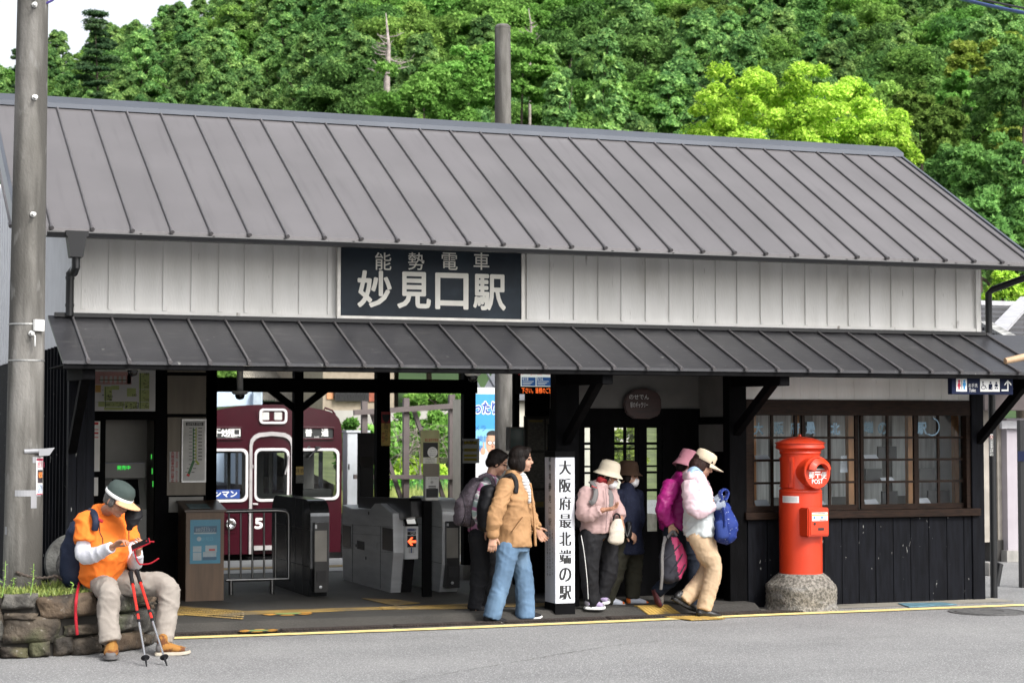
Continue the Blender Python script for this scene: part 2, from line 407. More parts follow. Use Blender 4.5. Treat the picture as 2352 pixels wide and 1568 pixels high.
# ------------------------------------------------------------------ the station building
BL = thing('station_building', 'long wooden station with a grey metal roof, white upper boards and black walls', 'station building', (2.06, 16.2, 0))
YW = 16.2
M_roof = mat('grey_brown_sheet_roof', (.138, .131, .135), .48, .2, var=.07, scale=1.2)
over(M_roof, (.165, .155, .162), 1.1, .45, .75, (1, .35, 1), .5); over(M_roof, (.10, .094, .098), 2.2, .55, .8, (6, .5, .5), .6); over(M_roof, (.30, .30, .30), 30, .77, .79, (1, 1, 1), .6)
M_seam = mat('roof_seam', (.125, .118, .122), .45, .3, var=.1)
M_pent = mat('pent_roof_sheet', (.050, .050, .055), .34, .35, var=.12, scale=2, bump=.06, bscale=90)
over(M_pent, (.16, .155, .15), 5, .55, .8, (1, 4, 1), .35)
over(M_pent, (.3, .3, .28), 16, .70, .74, (1, 1, 1), .5)
M_ridge = mat('blue_grey_ridge_sheet', (.10, .11, .13), .35, .4, var=.08, scale=2)
M_wb = mat('white_weathered_boards', (.72, .71, .68), .65, col2=(.82, .81, .785), scale=1.6, stretch=(3, 3, .6), bump=.12, bscale=25)
over(M_wb, (.14, .11, .08), 7, .67, .75, (2.2, 2.2, .5), .7); over(M_wb, (.22, .19, .15), 16, .68, .76, (3, 3, .25), .4)
over(M_wb, (.36, .33, .28), 2.2, .58, .75, (1, 1, .5), .45)
# main roof
YE_, ZE_, YR_, ZR_ = 15.5, 3.338, 18.1, 4.80; XL, XR = 1.56, 11.30
m = MB()
nrm = Vector((0, -(ZR_-ZE_), YR_-YE_)).normalized()
for sgn in (1, -1):
    ye = YE_ if sgn > 0 else 2*YR_-YE_
    xl_ = XL if sgn > 0 else 2.05; m.prism([(xl_, ye, ZE_), (XR, ye, ZE_), (XR, YR_, ZR_), (xl_, YR_, ZR_)], (0, 0, -.05), 0)
roof = m.build('roof', [M_roof], BL)
m = MB()
for k in range(-2, 29):
    x = 2.128+.3243*k
    a = Vector((x, YE_-.03, ZE_-.0164+.012)); b = Vector((x, YR_-.02, ZR_-.011+.012))
    m.tube([a, b], .011, 10, 0)
    m.tube([a+Vector((0, -.004, -.002)), a+Vector((0, .05, .027))], .017, 10, 0)
m.build('standing_seams', [M_seam], roof, smooth=True)
m = MB(); m.add([], [])
prof = [(-.16, -.075), (-.16, -.03), (0, .058), (.16, -.03), (.16, -.075), (0, .01)]
m.prism([(XL-.03, YR_+a, ZR_+b) for a, b in prof], (XR-XL+.06, 0, 0))
for sgn in (-1, 1): m.box(XL-.02, XR+.02, YR_+sgn*.12-.01, YR_+sgn*.12+.01, ZR_-.11, ZR_-.04)
m.build('ridge_cap', M_ridge, roof)
m = MB()
for x in (XL-.035, XR+.004):
    for sgn in ((1, -1) if x > 5 else (1,)):
        ye = YE_ if sgn > 0 else 2*YR_-YE_
        m.prism([(x, ye, ZE_+.02), (x, YR_, ZR_+.02), (x, YR_, ZR_-.17), (x, ye, ZE_-.17)], (.03, 0, 0))
    m.build('barge_board', M_ridge, roof); m = MB()
m = MB(); m.box(XL, XR, YE_+.02, YE_+.05, ZE_-.075, ZE_-.052)
m.build('soffit', M_black, roof)
# gutter and downpipes
m = MB(); yg = YE_-.03
m.prism([(XL+.2, yg-.055, ZE_-.035), (XL+.2, yg-.06, ZE_-.045), (XL+.2, yg-.045, ZE_-.078), (XL+.2, yg+.03, ZE_-.078), (XL+.2, yg+.045, ZE_-.035), (XL+.2, yg+.035, ZE_-.035), (XL+.2, yg+.02, ZE_-.072), (XL+.2, yg-.035, ZE_-.072), (XL+.2, yg-.045, ZE_-.035)], (XR-XL-.1, 0, 0))
for k in range(16):
    x = 1.9+k*.6; m.box(x, x+.018, yg-.062, yg+.05, ZE_-.036, ZE_-.032)
m.build('gutter', M_dkmetal, BL)
hx = at(175, 540, yg).x
m = MB(); m.prism([(hx-.09, yg-.075, ZE_-.03), (hx+.09, yg-.075, ZE_-.03), (hx+.09, yg-.075, ZE_-.07), (hx+.075, yg-.07, ZE_-.075), (hx+.05, yg-.06, ZE_-.24), (hx-.05, yg-.06, ZE_-.24), (hx-.075, yg-.07, ZE_-.075), (hx-.09, yg-.075, ZE_-.07)], (0, .15, 0))
pipe_b = Vector((2.03, 16.10, 3.02))
m.tube([(hx, yg, ZE_-.22), (hx, yg, ZE_-.32), (hx-.01, yg+.04, ZE_-.36), pipe_b+Vector((.03, -.06, .04)), pipe_b, pipe_b+Vector((0, 0, -.36))], .034, 14)
for z in (2.98, 2.75): m.lathe([(.038, -.012), (.038, .012)], 14, (pipe_b.x, pipe_b.y, z))
m.build('downpipe', M_dkmetal, BL, smooth=True)
m = MB(); rx = 11.16
m.tube([(rx, 16.12, 2.68), (rx, 16.12, 3.08), (rx+.03, 16.09, 3.12), (rx+.34, 15.55, 3.30)], .034, 14)
m.build('downpipe', M_dkmetal, BL, smooth=True)
m = MB(); q = gr(2268, 1370); m.tube([(q.x, 16.28, 0), (q.x, 16.28, 2.2)], .036, 14); m.tube([(q.x+.03, 16.28, .12), (q.x+.08, 16.28, .33), (q.x+.08, 16.4, .34)], .03, 12)
m.build('downpipe', M_dkmetal, BL, smooth=True)
# upper front wall: boards with cover battens, bottom rail, corner trim
m = MB(); m.box(2.10, 11.08, YW, YW+.10, 2.64, 3.655)
rr = random.Random(7); x = 2.135
while x < 11.05:
    m.box(x, x+.036, YW-.018+rr.uniform(-.003, .002), YW, 2.725, 3.64)
    x += .243+rr.uniform(-.02, .02)
m.box(2.10, 11.06, YW-.026, YW, 2.672, 2.722); m.box(2.062, 2.13, YW-.035, YW+.0, 2.672, 3.64); m.box(11.045, 11.10, YW-.035, YW+.0, 2.672, 3.64)
m.build('upper_wall', M_wb, BL)
# left gable wall: corrugated white sheet above, black boards below
M_corr = mat('white_ribbed_sheet', (.66, .67, .70), .45, var=.04)
m = MB(); n = 60; y0, y1 = YW+.02, 2*YR_-YW
for i in range(n):
    ya = y0+(y1-y0)*i/n; yb = y0+(y1-y0)*(i+1)/n; ym = ya+(yb-ya)*.6
    zt = lambda y: min(ZE_+(ZR_-ZE_)*(y-YE_)/(YR_-YE_), ZE_+(ZR_-ZE_)*(2*YR_-YE_-y)/(YR_-YE_))-.06
    m.quad((2.06, ya, 2.45), (2.06, ym, 2.45), (2.06, ym, zt(ym)), (2.06, ya, zt(ya)))
    m.quad((2.085, ym, 2.45), (2.085, yb, 2.45), (2.085, yb, zt(yb)), (2.085, ym, zt(ym)))
    m.quad((2.06, ym, 2.45), (2.085, ym, 2.45), (2.085, ym, zt(ym)), (2.06, ym, zt(ym)))
    m.quad((2.085, yb, 2.45), (2.06, yb, 2.45), (2.06, yb, zt(yb)), (2.085, yb, zt(yb)))
m.build('gable_wall', M_corr, BL, fix=False)
m = MB(); m.box(2.085, 3.4, 20.16, 36, 2.45, 4.6)
for i in range(52): m.box(2.06, 2.0845, 20.16+i*.3, 20.34+i*.3, 2.45, 4.6)
m.build('rear_wing_wall', M_corr, BL); m = MB(); m.box(2.075, 3.4, 20.21, 36, 0, 2.449); m.build('rear_wing_base', M_blackwood, BL)
m = MB(); m.box(2.07, 2.13, YW+.1, 20.2, 0, 2.45)
for i in range(17): m.box(2.045, 2.07, YW+.1+i*.24, YW+.13+i*.24, 0, 2.45)
m.build('side_wall', M_blackwood, BL)
m = MB()
for i, (xa, xb) in enumerate(((2.045, 2.115), (2.118, 2.19), (2.193, 2.262))): m.box(xa, xb, YW-.01*(i % 2), YW+.095, 0.002, 2.3)
m.build('boarded_wall', M_blackwood, BL)
# right gable (seen only from the side) and back wall over the platform opening
m = MB(); m.add([(11.12, YW+.1, 0), (11.12, 20.2, 0), (11.12, 20.2, 3.5), (11.12, YR_, 4.72), (11.12, YW+.1, 3.6)], [(0, 1, 2, 3, 4)]); m.build('end_wall', M_corr, BL, fix=False)
# pent roof
ZT_, ZB_, YB_ = 2.665, 2.25, 15.15; PL, PR = 1.86, 11.62
m = MB(); m.prism([(PL, YB_, ZB_), (PR, YB_, ZB_), (PR, YW-.03, ZT_), (PL, YW-.03, ZT_)], (0, 0, -.025))
pent = m.build('pent_roof', M_pent, BL)
m = MB()
for k in range(0, 30):
    x = 2.057+.3243*k
    if x > 11.25: break
    m.tube([(x, YB_-.03, ZB_-.0122+.013), (x, YW-.03, ZT_+.013)], .011, 10)
    m.tube([(x, YB_-.034, ZB_-.015+.010), (x, YB_+.02, ZB_+.007+.010)], .017, 10)
m.build('standing_seams', M_seam, pent, smooth=True)
m = MB(); m.box(PL+.05, 11.12, YW-.09, YW-.0285, ZT_-.012, ZT_+.024); m.build('wall_flashing', M_dkmetal, pent)
m = MB(); m.box(PL+.01, PR-.01, YB_+.012, YB_+.05, ZB_-.062, ZB_-.0255); m.box(PL+.02, PR-.02, YB_+.052, YW-.002, ZB_-.035, ZB_-.026)
m.build('eave_fascia', M_black, pent)
m = MB(); m.box(2.05, 11.12, YW+.001, YW+.1, 2.27, 2.635); m.build('wall_plate', M_beam, BL)
# unseen boarding over the concourse, added to darken the inside
m = MB(); m.box(2.14, 11.1, YW+.102, 20.3, 2.62, 2.66)
for i in range(5): m.box(2.4+i*1.4, 2.5+i*1.4, YW+.104, 20.2, 2.50, 2.618)
m.build('added_ceiling', M_beam, BL)
# brackets that carry the pent roof
for px, py in ((166, 1032), (1302, 1012), (1692, 992), (2250, 1012)):
    p = at(px, py, YW-.03); z = 2.2
    m = MB(); m.bar((p.x, YW-.01, p.z), (p.x, YB_+.20, 2.185), .085, .07, up=(1, 0, 0))
    m.bar((p.x, YW-.001, 2.166), (p.x, YB_+.06, 2.156), .10, .105)
    m.build('eave_bracket', M_beam, BL, bevel=.004)
# posts of the front row
def post(xa, xb, Y, d=.14, z1_=2.27, mt=None):
    m = MB(); m.box(xa, xb, Y, Y+d, .0, z1_); return m.build('post', mt or M_beam, BL, bevel=.004)
pa, pb = at(1276, 1200, YW), at(1330, 1200, YW); post(pa.x, pb.x, YW-.01)
pa, pb = at(1673, 1200, YW), at(1712, 1200, YW); post(pa.x, pb.x, YW-.035); XP1 = pb.x
pa, pb = at(2229, 1150, YW), at(2260, 1150, YW); post(pa.x, 11.115, YW-.035, mt=M_blackwood); XP2 = pa.x
# back row: posts, beam, braces
YBK = 19.6
for xa, xb, Y, z in ((866, 896, YBK, 2.6), (1066, 1093, YBK, 2.6), (676.5, 697, YBK+.02, 2.6), (474, 498, 18.45, 2.6)):
    A = at(xa, 1000, Y); B = at(xb, 1000, Y); post(A.x, B.x, Y, .12, z)
A = at(474, 885, YBK); B = at(1093, 885, YBK)
zb0 = at(780, 901, YBK).z; zb1 = at(780, 869, YBK).z
m = MB(); m.box(A.x-.3, B.x+.02, YBK+.002, YBK+.115, zb0, zb1); m.build('beam', M_beam, BL)
xm = at(687, 940, YBK).x
for sgn in (-1, 1):
    m = MB(); m.bar((xm, YBK+.06, zb0-.20), (xm+sgn*.32, YBK+.06, zb0+.04), .06, .07); m.build('brace', M_beam, BL)
for xc, yc, s in ((866, 1000, -1), (1066, 1000, -1)): pass
# concrete footing of the post at the end of the gates
q = gr(1093, 1330, FZ); m = MB(); m.box(at(1060, 1300, YBK).x, at(1100, 1300, YBK).x, YBK-.06, YBK+.2, 0, .22); m.build('footing', M_concrete, BL)

# ---- ticket wall on the left: fare map wall, niche, panels
YT = 18.45
M_beige = mat('beige_panel', (.16, .14, .11), .6, var=.10, scale=3, stretch=(6, 6, .6))
M_grey = mat('grey_panel', (.21, .205, .19), .5, var=.06)
def pl(x0, y0, x1, y1, Y):
    a = at(x0, y0, Y); b = at(x1, y1, Y); return a.x, b.x, b.z, a.z     # x0,x1,z0,z1
def wallbox(mb, x0, y0, x1, y1, Y, d, mi=0):
    a, b, c, e = pl(x0, y0, x1, y1, Y); mb.box(a, b, Y, Y+d, c, e, mi)
nx0, nx1, nz0, nz1 = pl(243, 964, 355, 1245, YT)
wx1 = at(498, 1000, YT).x
m = MB(); m.box(2.14, nx0, YT, YT+.08, 0, 2.6); m.box(nx1, wx1, YT, YT+.08, 0, 2.6); m.box(nx0, nx1, YT, YT+.08, nz1, 2.6); m.box(nx0, nx1, YT, YT+.08, 0, nz0)
m.build('ticket_wall', M_beam, BL)
m = MB()
m.box(nx0-.02, nx1+.02, YT+.5, YT+.52, nz0-.02, nz1+.02); m.box(nx0-.02, nx0, YT+.001, YT+.5, nz0-.02, nz1); m.box(nx1, nx1+.02, YT+.081, YT+.5, nz0-.02, nz1)
m.box(nx0, nx1, YT+.081, YT+.5, nz1, nz1+.02); m.box(nx0, nx1, YT+.001, YT+.5, nz0-.03, nz0-.001)
m.build('niche', M_grey, BL)
m = MB()
for r in ((385, 845, 473, 855), (385, 862, 473, 950), (385, 958, 472, 1136)): wallbox(m, *r, YT-.012, .011)
m.build('wall_panel', M_beige, BL)
m = MB(); wallbox(m, 388, 1141, 467, 1175, YT-.02, .019)
m.build('white_panel', M_grey, BL)
# small glimpses of posters at the niche's left
m = MB()
wallbox(m, 375.5*0+213, 967, 229, 1082, YT-.012, .010, 0)
wallbox(m, 213, 1096, 225, 1138, YT-.012, .010, 0)
a = at(213, 969, YT-.014); b = at(227, 1000, YT-.014)
for i, (ya, yb) in enumerate(((969, 975), (985, 987), (992, 996), (1003, 1005))): wallbox(m, 214, ya, 226, yb, YT-.0135, .001, 1)
m.build('wall_notice', [M_paper, M_red], BL)

# ---- gallery recess
YG = 17.0
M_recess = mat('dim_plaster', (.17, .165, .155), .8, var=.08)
gx0 = at(1270, 1000, YG).x; gx1 = XP1-.051
zl = at(1500, 962, YG).z
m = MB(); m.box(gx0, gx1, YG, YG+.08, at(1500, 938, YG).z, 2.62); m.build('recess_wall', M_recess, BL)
m = MB(); m.box(gx0, gx1, YG-.03, YG+.1, at(1500, 974, YG).z, at(1500, 938, YG).z)
m.build('lintel', M_beam, BL)
zdt = at(1500, 974, YG).z
# glazed lattice: openings between black members; the cells look through to the platform side
m = MB()
a = lambda px: at(px, 1050, YG).x
zz = lambda py: at(1480, py, YG).z
verts = [(1270, 1343), (1360, 1411), (1468, 1485), (1513, 1519), (1519, 1523)]
# posts and panels
for x0, x1 in ((1262, 1343), (1359.5, 1411.5), (1467, 1486), (1513, 1519.5), (1523, 1622)): m.box(a(x0), a(x1), YG, YG+.05, 0, zdt)
m.box(a(1435), a(1440), YG+.01, YG+.04, .75, zdt); m.box(a(1461), a(1467), YG+.008, YG+.042, .75, zdt); 
for y0, y1 in ((1015, 1021), (1028, 1032), (1068, 1072), (1082, 1087), (1122, 1128)):
    m.box(a(1343), a(1523), YG+.012, YG+.038, zz(y1), zz(y0))
m.box(a(1343), a(1523), YG+.006, YG+.044, 0, .7)
m.box(a(1343), a(1523), YG+.006, YG+.044, zz(982), zdt)
m.build('lattice_door', M_beam, BL)
m = MB(); m.quad((a(1343), YG+.025, .7), (a(1523), YG+.025, .7), (a(1523), YG+.025, zdt), (a(1343), YG+.025, zdt)); m.build('door_glass', M_glass, BL, fix=False)
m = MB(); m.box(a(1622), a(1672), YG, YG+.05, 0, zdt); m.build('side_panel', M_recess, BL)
m = MB(); m.box(a(1622), XP1-.11, YG-.012, YG-.001, 0, zz(1036)); m.build('dado', M_beam, BL)
# wall right of recess (return wall) and left screen wall with notice boards
m = MB(); xr0, xr1 = XP1-.10, XP1-.05
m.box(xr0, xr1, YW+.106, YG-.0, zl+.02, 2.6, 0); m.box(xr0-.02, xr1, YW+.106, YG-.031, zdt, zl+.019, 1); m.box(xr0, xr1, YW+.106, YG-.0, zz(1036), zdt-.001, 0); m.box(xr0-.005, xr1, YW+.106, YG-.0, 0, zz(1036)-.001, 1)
m.build('return_wall', [M_recess, M_beam], BL)
YN = 17.7
n0 = at(1209, 1000, YN).x; n1 = at(1290, 1000, YN).x
m = MB(); m.box(n0, n1, YN, YN+.05, 0, 2.6); m.build('screen_wall', M_beam, BL)
# ---- right room: window wall
zs_t, zs_b = at(1974, 1171, YW).z, at(1974, 1188, YW).z
zh = at(1974, 918, YW).z
m = MB(); m.box(XP1, XP2, YW, YW+.1, zh, 2.27)
x = XP1+.21
while x < XP2-.05: m.box(x, x+.005, YW-.004, YW+.0, zh, 2.269); x += .2
m.build('fascia_boards', M_wb, BL)
m = MB(); m.box(XP1, XP2, YW, YW+.1, 0.0, zs_b-.001)
rr = random.Random(5); x = XP1+.02
while x < XP2-.05:
    w = rr.choice((.19, .2, .21)); m.box(x, min(x+w-.008, XP2), YW-.016-rr.uniform(0, .004), YW-.0005, .004, zs_b-.01); x += w
m.box(XP1, XP2, YW-.022, YW-.0005, .0, .05) if 0 else None
m.build('wainscot', M_blackwood, BL)
WI = MB()
xa = at(1712, 1000, YW).x; xb = at(2228, 1000, YW).x
WI.box(xa, xb, YW-.02, YW+.09, at(1974, 954, YW).z, zh-.002)                       # header
WI.box(xa, at(1727, 1000, YW).x, YW-.012, YW+.09, zs_t+.001, at(1974, 954, YW).z-.001); WI.box(at(2218, 1000, YW).x, xb, YW-.012, YW+.09, zs_t+.001, at(1974, 954, YW).z-.001)
win = WI.build('window', M_brownwood, BL, bevel=.003)
m = MB(); m.box(at(1705, 1000, YW).x, at(2243, 1000, YW).x, YW-.07, YW+.09, zs_b, zs_t); m.build('sill', M_brownwood, win, bevel=.004)
sash = [(150, 415, 272), (440, 760, 598), (775, 1095, 930), (1090, 1380, 1220)]
ztop = at(1974, 952, YW).z; zbot = zs_t+.004
zt_, zb_ = at(1974, z5(0, 300)[1], YW).z, at(1974, z5(0, 808)[1], YW).z
for i, (s0, s1, sm) in enumerate(sash):
    Y = YW+.012+.03*(i % 2)
    X0, X1, XM = [at(z5(q, 0)[0], 1050, Y).x for q in (s0, s1, sm)]
    m = MB(); fw = .045
    m.box(X0, X0+fw*.7, Y, Y+.028, zbot, ztop); m.box(X1-fw*.7, X1, Y, Y+.028, zbot, ztop)
    m.box(X0+fw*.7, X1-fw*.7, Y, Y+.028, zt_, ztop); m.box(X0+fw*.7, X1-fw*.7, Y, Y+.028, zbot, zb_)
    m.box(XM-.012, XM+.012, Y+.003, Y+.025, zb_, zt_)
    for k in (1, 2, 3):
        z = zb_+(zt_-zb_)*k/4; m.box(X0+fw*.7, X1-fw*.7, Y+.005, Y+.023, z-.011, z+.011)
    f = m.build('sash', M_brownwood, win)
    m = MB(); m.quad((X0+.01, Y+.014, zb_), (X1-.01, Y+.014, zb_), (X1-.01, Y+.014, zt_), (X0+.01, Y+.014, zt_)); m.build('pane', M_glass, f, fix=False)
# showcase behind the panes
M_case = mat('showcase_back', (.20, .196, .19), .7, var=.12, scale=2)
M_warm = mat('warm_wood_jamb', (.55, .26, .11), .5, var=.2, scale=3, stretch=(5, 5, .5))
m = MB(); m.box(XP1, XP2, YW+.9, YW+.93, .6, 2.3, 0); m.box(XP1, XP2, YW+.12, YW+.9, zs_t-.03, zs_t-.004, 0)
for q in (163, 410, 715, 740, 1320, 1055):
    X = at(z5(q, 0)[0], 1050, YW+.3).x; m.box(X-.02, X+.03, YW+.3, YW+.36, zs_t, 2.2, 1)
for i, q in enumerate((200, 330, 560, 640, 850, 1010, 1150, 1260)):
    X = at(z5(q, 0)[0], 1050, YW+.85).x; m.box(X-.11, X+.10, YW+.86, YW+.87, zs_t+.1*(i % 2), 2.1, 2)
m.build('showcase', [M_case, M_warm, mat('pale_curtain', (.72, .72, .72), .8, var=.3, scale=3, stretch=(8, 8, .4))], win)
def plate(name, loops, th, ms, parent=None, origin=(0, 0, 0), right=(1, 0, 0), up=(0, 0, 1), bevel=0.0):
    """a flat plate with holes: loops = list of 2-D outlines (first the rim), lying in the right/up plane"""
    cu = bpy.data.curves.new('outline', 'CURVE'); cu.dimensions = '2D'; cu.fill_mode = 'BOTH'; cu.extrude = th/2; cu.bevel_depth = bevel
    for lp in loops:
        sp = cu.splines.new('POLY'); sp.points.add(len(lp)-1); sp.use_cyclic_u = True
        for p, q in zip(sp.points, lp): p.co = (q[0], q[1], 0, 1)
    o = bpy.data.objects.new('outline', cu); C.objects.link(o); dg = bpy.context.evaluated_depsgraph_get(); dg.update()
    me = bpy.data.meshes.new_from_object(o.evaluated_get(dg)); bpy.data.objects.remove(o); bpy.data.curves.remove(cu)
    R = Vector(right).normalized(); U = Vector(up).normalized(); N = R.cross(U); O = Vector(origin)
    m = MB(); m.add([O+R*v.co.x+U*v.co.y+N*v.co.z for v in me.vertices], [tuple(p.vertices) for p in me.polygons])
    bpy.data.meshes.remove(me)
    return m.build(name, ms, parent)
def rrect(x0, x1, y0, y1, r, n=5):
    out = []
    for cx, cy, a in ((x1-r, y1-r, 0), (x0+r, y1-r, 90), (x0+r, y0+r, 180), (x1-r, y0+r, 270)):
        out += [(cx+r*math.cos(math.radians(a+90*k/n)), cy+r*math.sin(math.radians(a+90*k/n))) for k in range(n+1)]
    return out

# ------------------------------------------------------------------ station name sign
YS = YW-.06
def zs(x, y): return 746.5+x*.20752, 545.5+y*.20752
sx0, sx1 = at(774, 700, YS).x, at(1204, 700, YS).x; sz0 = 2.685; sz1 = 3.40
SG = thing('station_sign', 'big dark blue station name board with white characters under the main eave', 'sign', ((sx0+sx1)/2, YS, sz0))
M_navy = mat('worn_navy_board', (.008, .014, .022), .5, spec=.25, col2=(.018, .029, .042), scale=2.5)
over(M_navy, (.035, .055, .072), 3, .55, .8, (1, 1, 3), .5)
M_ivory = mat('ivory_lettering', (.80, .78, .71), .5, var=.06)
m = MB(); m.box(sx0+.03, sx1-.03, YS, YS+.035, sz0+.03, 3.44); m.build('board', M_navy, SG)
m = MB(); m.box(sx0, sx0+.03, YS-.012, YS+.04, sz0, 3.44); m.box(sx1-.03, sx1, YS-.012, YS+.04, sz0, 3.44); m.box(sx0+.03, sx1-.03, YS-.012, YS+.04, sz0, sz0+.03)
m.build('frame', mat('white_aluminium', (.66, .64, .6), .4, .2, var=.1, scale=9), SG)
m = MB()
for ch, x in zip('能勢電車', (643, 1008, 1378, 1730)):
    p = at(*zs(x, 263), YS); write(m, ch, p, .165, nrm=(0, -1, 0), off=.003, offset=.0012, fit=(.15, .155))
for ch, x, y in zip('妙見口駅', (548, 985, 1403, 1820), (570, 583, 594, 606)):
    p = at(*zs(x, y), YS); write(m, ch, p, .33, nrm=(0, -1, 0), off=.003, offset=.0085, fit=(.302, .315))
m.build('lettering', M_ivory, SG, fix=False)

# ------------------------------------------------------------------ white sign pillar
P0 = at(*z3(886, 1424), 15.88); pw, pd = .19, .26
ptop = at(*z3(895, 505), P0.y).z
SP = thing('sign_pillar', 'tall white square pillar with black vertical characters standing before the station', 'sign pillar', (P0.x+pw/2, P0.y+pd/2, 0))
M_pw = mat('white_acrylic', (.66, .68, .74), .35, var=.02)
zb = .135; zt = ptop-.055
m = MB(); m.box(P0.x, P0.x+pw, P0.y, P0.y+pd, zb, zt); m.build('panel', M_pw, SP, bevel=.003)
m = MB(); m.box(P0.x-.002, P0.x+pw+.002, P0.y-.002, P0.y+pd+.002, 0, zb-.001); m.build('base', M_black, SP)
m = MB(); m.box(P0.x-.002, P0.x+pw+.002, P0.y-.002, P0.y+pd+.002, zt+.001, ptop); m.build('cap', M_black, SP)
m = MB()
for k, ch in enumerate('大阪府最北端の駅'):
    p = at(*z3(948-k*.9, 597+k*101.6), P0.y); write(m, ch, (P0.x+pw/2+.001, P0.y, p.z), .128, nrm=(0, -1, 0), off=.001, offset=-.0006, serif=.0058, fit=(.110, .126))
LX = (-1, 0, 0)
def side(body, z, size, y, offset=0, serif=.0012, pitch=1.25):
    n = len(body)
    write(m, body, (P0.x, P0.y+y, z), size, right=(0, -1, 0), nrm=LX, off=.001, vertical=True, pitch=pitch, offset=offset, serif=serif)
def sz(y): return at(*z3(860, y), P0.y).z
side('能勢電鉄', sz(625), .062, .13, pitch=1.33); side('妙見口駅', sz(813), .074, .13, pitch=1.4)
side('【標高】一八八・七メートル', sz(1080), .026, .07, serif=.0006); side('【北緯】三十四度五四分四二秒', sz(1080), .026, .13, serif=.0006); side('【東経】百三五度二六分四二秒', sz(1080), .026, .19, serif=.0006)
m.build('lettering', M_ink, SP, fix=False)

# ------------------------------------------------------------------ toilet sign
YTs = YB_+.10
def zt4(x, y): return 2124.6+x*.2381, 545.5+y*.2381
ax, bx, az, bz = pl(2186, 861, 2327, 906, YTs)
TS = thing('toilet_sign', 'dark blue toilet sign with pictograms and an arrow hanging under the pent roof', 'sign', ((ax+bx)/2, YTs, az))
M_navy2 = mat('navy_sign', (.007, .012, .038), .6, var=.1, spec=.15)
m = MB(); m.box(ax, bx, YTs, YTs+.07, az, bz); m.box(ax+.1, ax+.13, YTs+.02, YTs+.05, bz, 2.25); m.box(bx-.13, bx-.1, YTs+.02, YTs+.05, bz, 2.25)
m.build('board', M_navy2, TS, bevel=.002)
def panel(mb, x0, y0, x1, y1, Y, off, mi=0, f=None):
    a, b, c, d = pl(*(f or (lambda *q: q))(x0, y0), *(f or (lambda *q: q))(x1, y1), Y); mb.box(a, b, Y-off, Y-.0005, c, d, mi)
m = MB(); panel(m, 300, 1358, 404, 1484, YTs, .002, 0, zt4); panel(m, 531, 1360, 720, 1486, YTs, .002, 0, zt4)
def q4(x, y, o=.004): p = at(*zt4(x, y), YTs); return Vector((p.x, YTs-o, p.z))
def figure(cx, mi, skirt):
    r = .013; c = q4(cx, 1384); m.lathe([(r, 0), (r, .001)], 14, c, axis=(0, -1, 0), mi=mi); m.add([c+Vector((r*math.cos(k*.45), -.001, r*math.sin(k*.45))) for k in range(14)], [tuple(range(14))], mi)
    if skirt: pts = [(cx-9, 1398), (cx+9, 1398), (cx+17, 1436), (cx+8, 1436), (cx+6, 1464), (cx-6, 1464), (cx-8, 1436), (cx-17, 1436)]
    else: pts = [(cx-14, 1398), (cx+14, 1398), (cx+15, 1430), (cx+8, 1430), (cx+7, 1464), (cx-7, 1464), (cx-8, 1430), (cx-15, 1430)]
    m.add([q4(*p) for p in pts], [tuple(range(8))], mi)
figure(327, 1, True); figure(377, 2, False)
m.add([q4(*p) for p in ((350, 1376), (354, 1376), (354, 1466), (350, 1466))], [(0, 1, 2, 3)], 3)
# wheelchair, ostomate and baby pictograms
def disc(cx, cy, r, mi): m.add([q4(cx+r*math.cos(k*.449), cy+r*math.sin(k*.449)) for k in range(14)], [tuple(range(14))], mi)
disc(557, 1392, 7, 3); m.add([q4(*p) for p in ((552, 1402), (560, 1402), (564, 1424), (580, 1424), (590, 1452), (596, 1450), (597, 1455), (586, 1458), (574, 1431), (557, 1431))], [tuple(range(10))], 3)
ring = [(560+20*math.cos(a*.3+.4), 1444+20*math.sin(a*.3+.4)) for a in range(15)]; ring2 = [(560+15*math.cos(a*.3+.4), 1444+15*math.sin(a*.3+.4)) for a in range(15)]
for k in range(14): m.add([q4(*p) for p in (ring[k], ring[k+1], ring2[k+1], ring2[k])], [(0, 1, 2, 3)], 3)
disc(630, 1398, 9, 3); m.add([q4(*p) for p in ((612, 1418), (618, 1411), (642, 1411), (648, 1418), (648, 1464), (612, 1464))], [tuple(range(6))], 3)
m.add([q4(*p, .005) for p in ((635, 1446), (642, 1446), (642, 1452), (635, 1452))], [(0, 1, 2, 3)], 0)
disc(686, 1400, 9, 3); m.add([q4(*p) for p in ((676, 1412), (696, 1412), (706, 1432), (700, 1436), (694, 1428), (694, 1440), (678, 1440), (678, 1428), (672, 1436), (667, 1432))], [tuple(range(10))], 3)
disc(677, 1452, 7, 3); disc(695, 1452, 7, 3)
m.add([q4(*p) for p in ((736, 1464), (791, 1464), (791, 1398), (766, 1428), (763, 1414), (797, 1372), (832, 1414), (829, 1428), (804, 1398), (804, 1480), (736, 1480))], [tuple(range(11))], 0)
pp = at(*zt4(462, 1424), YTs); write(m, 'お手洗', pp, .040, nrm=(0, -1, 0), off=.003, mi=0, fit=(.100, .036)); pp = at(*zt4(456, 1470), YTs); write(m, 'Toilet', pp, .075, nrm=(0, -1, 0), off=.003, mi=0, fit=(.073, .034))
m.build('pictograms', [M_paper, mat('pink_red', (.55, .02, .06)), mat('sky_blue', (.03, .28, .6)), M_navy2], TS, fix=False)

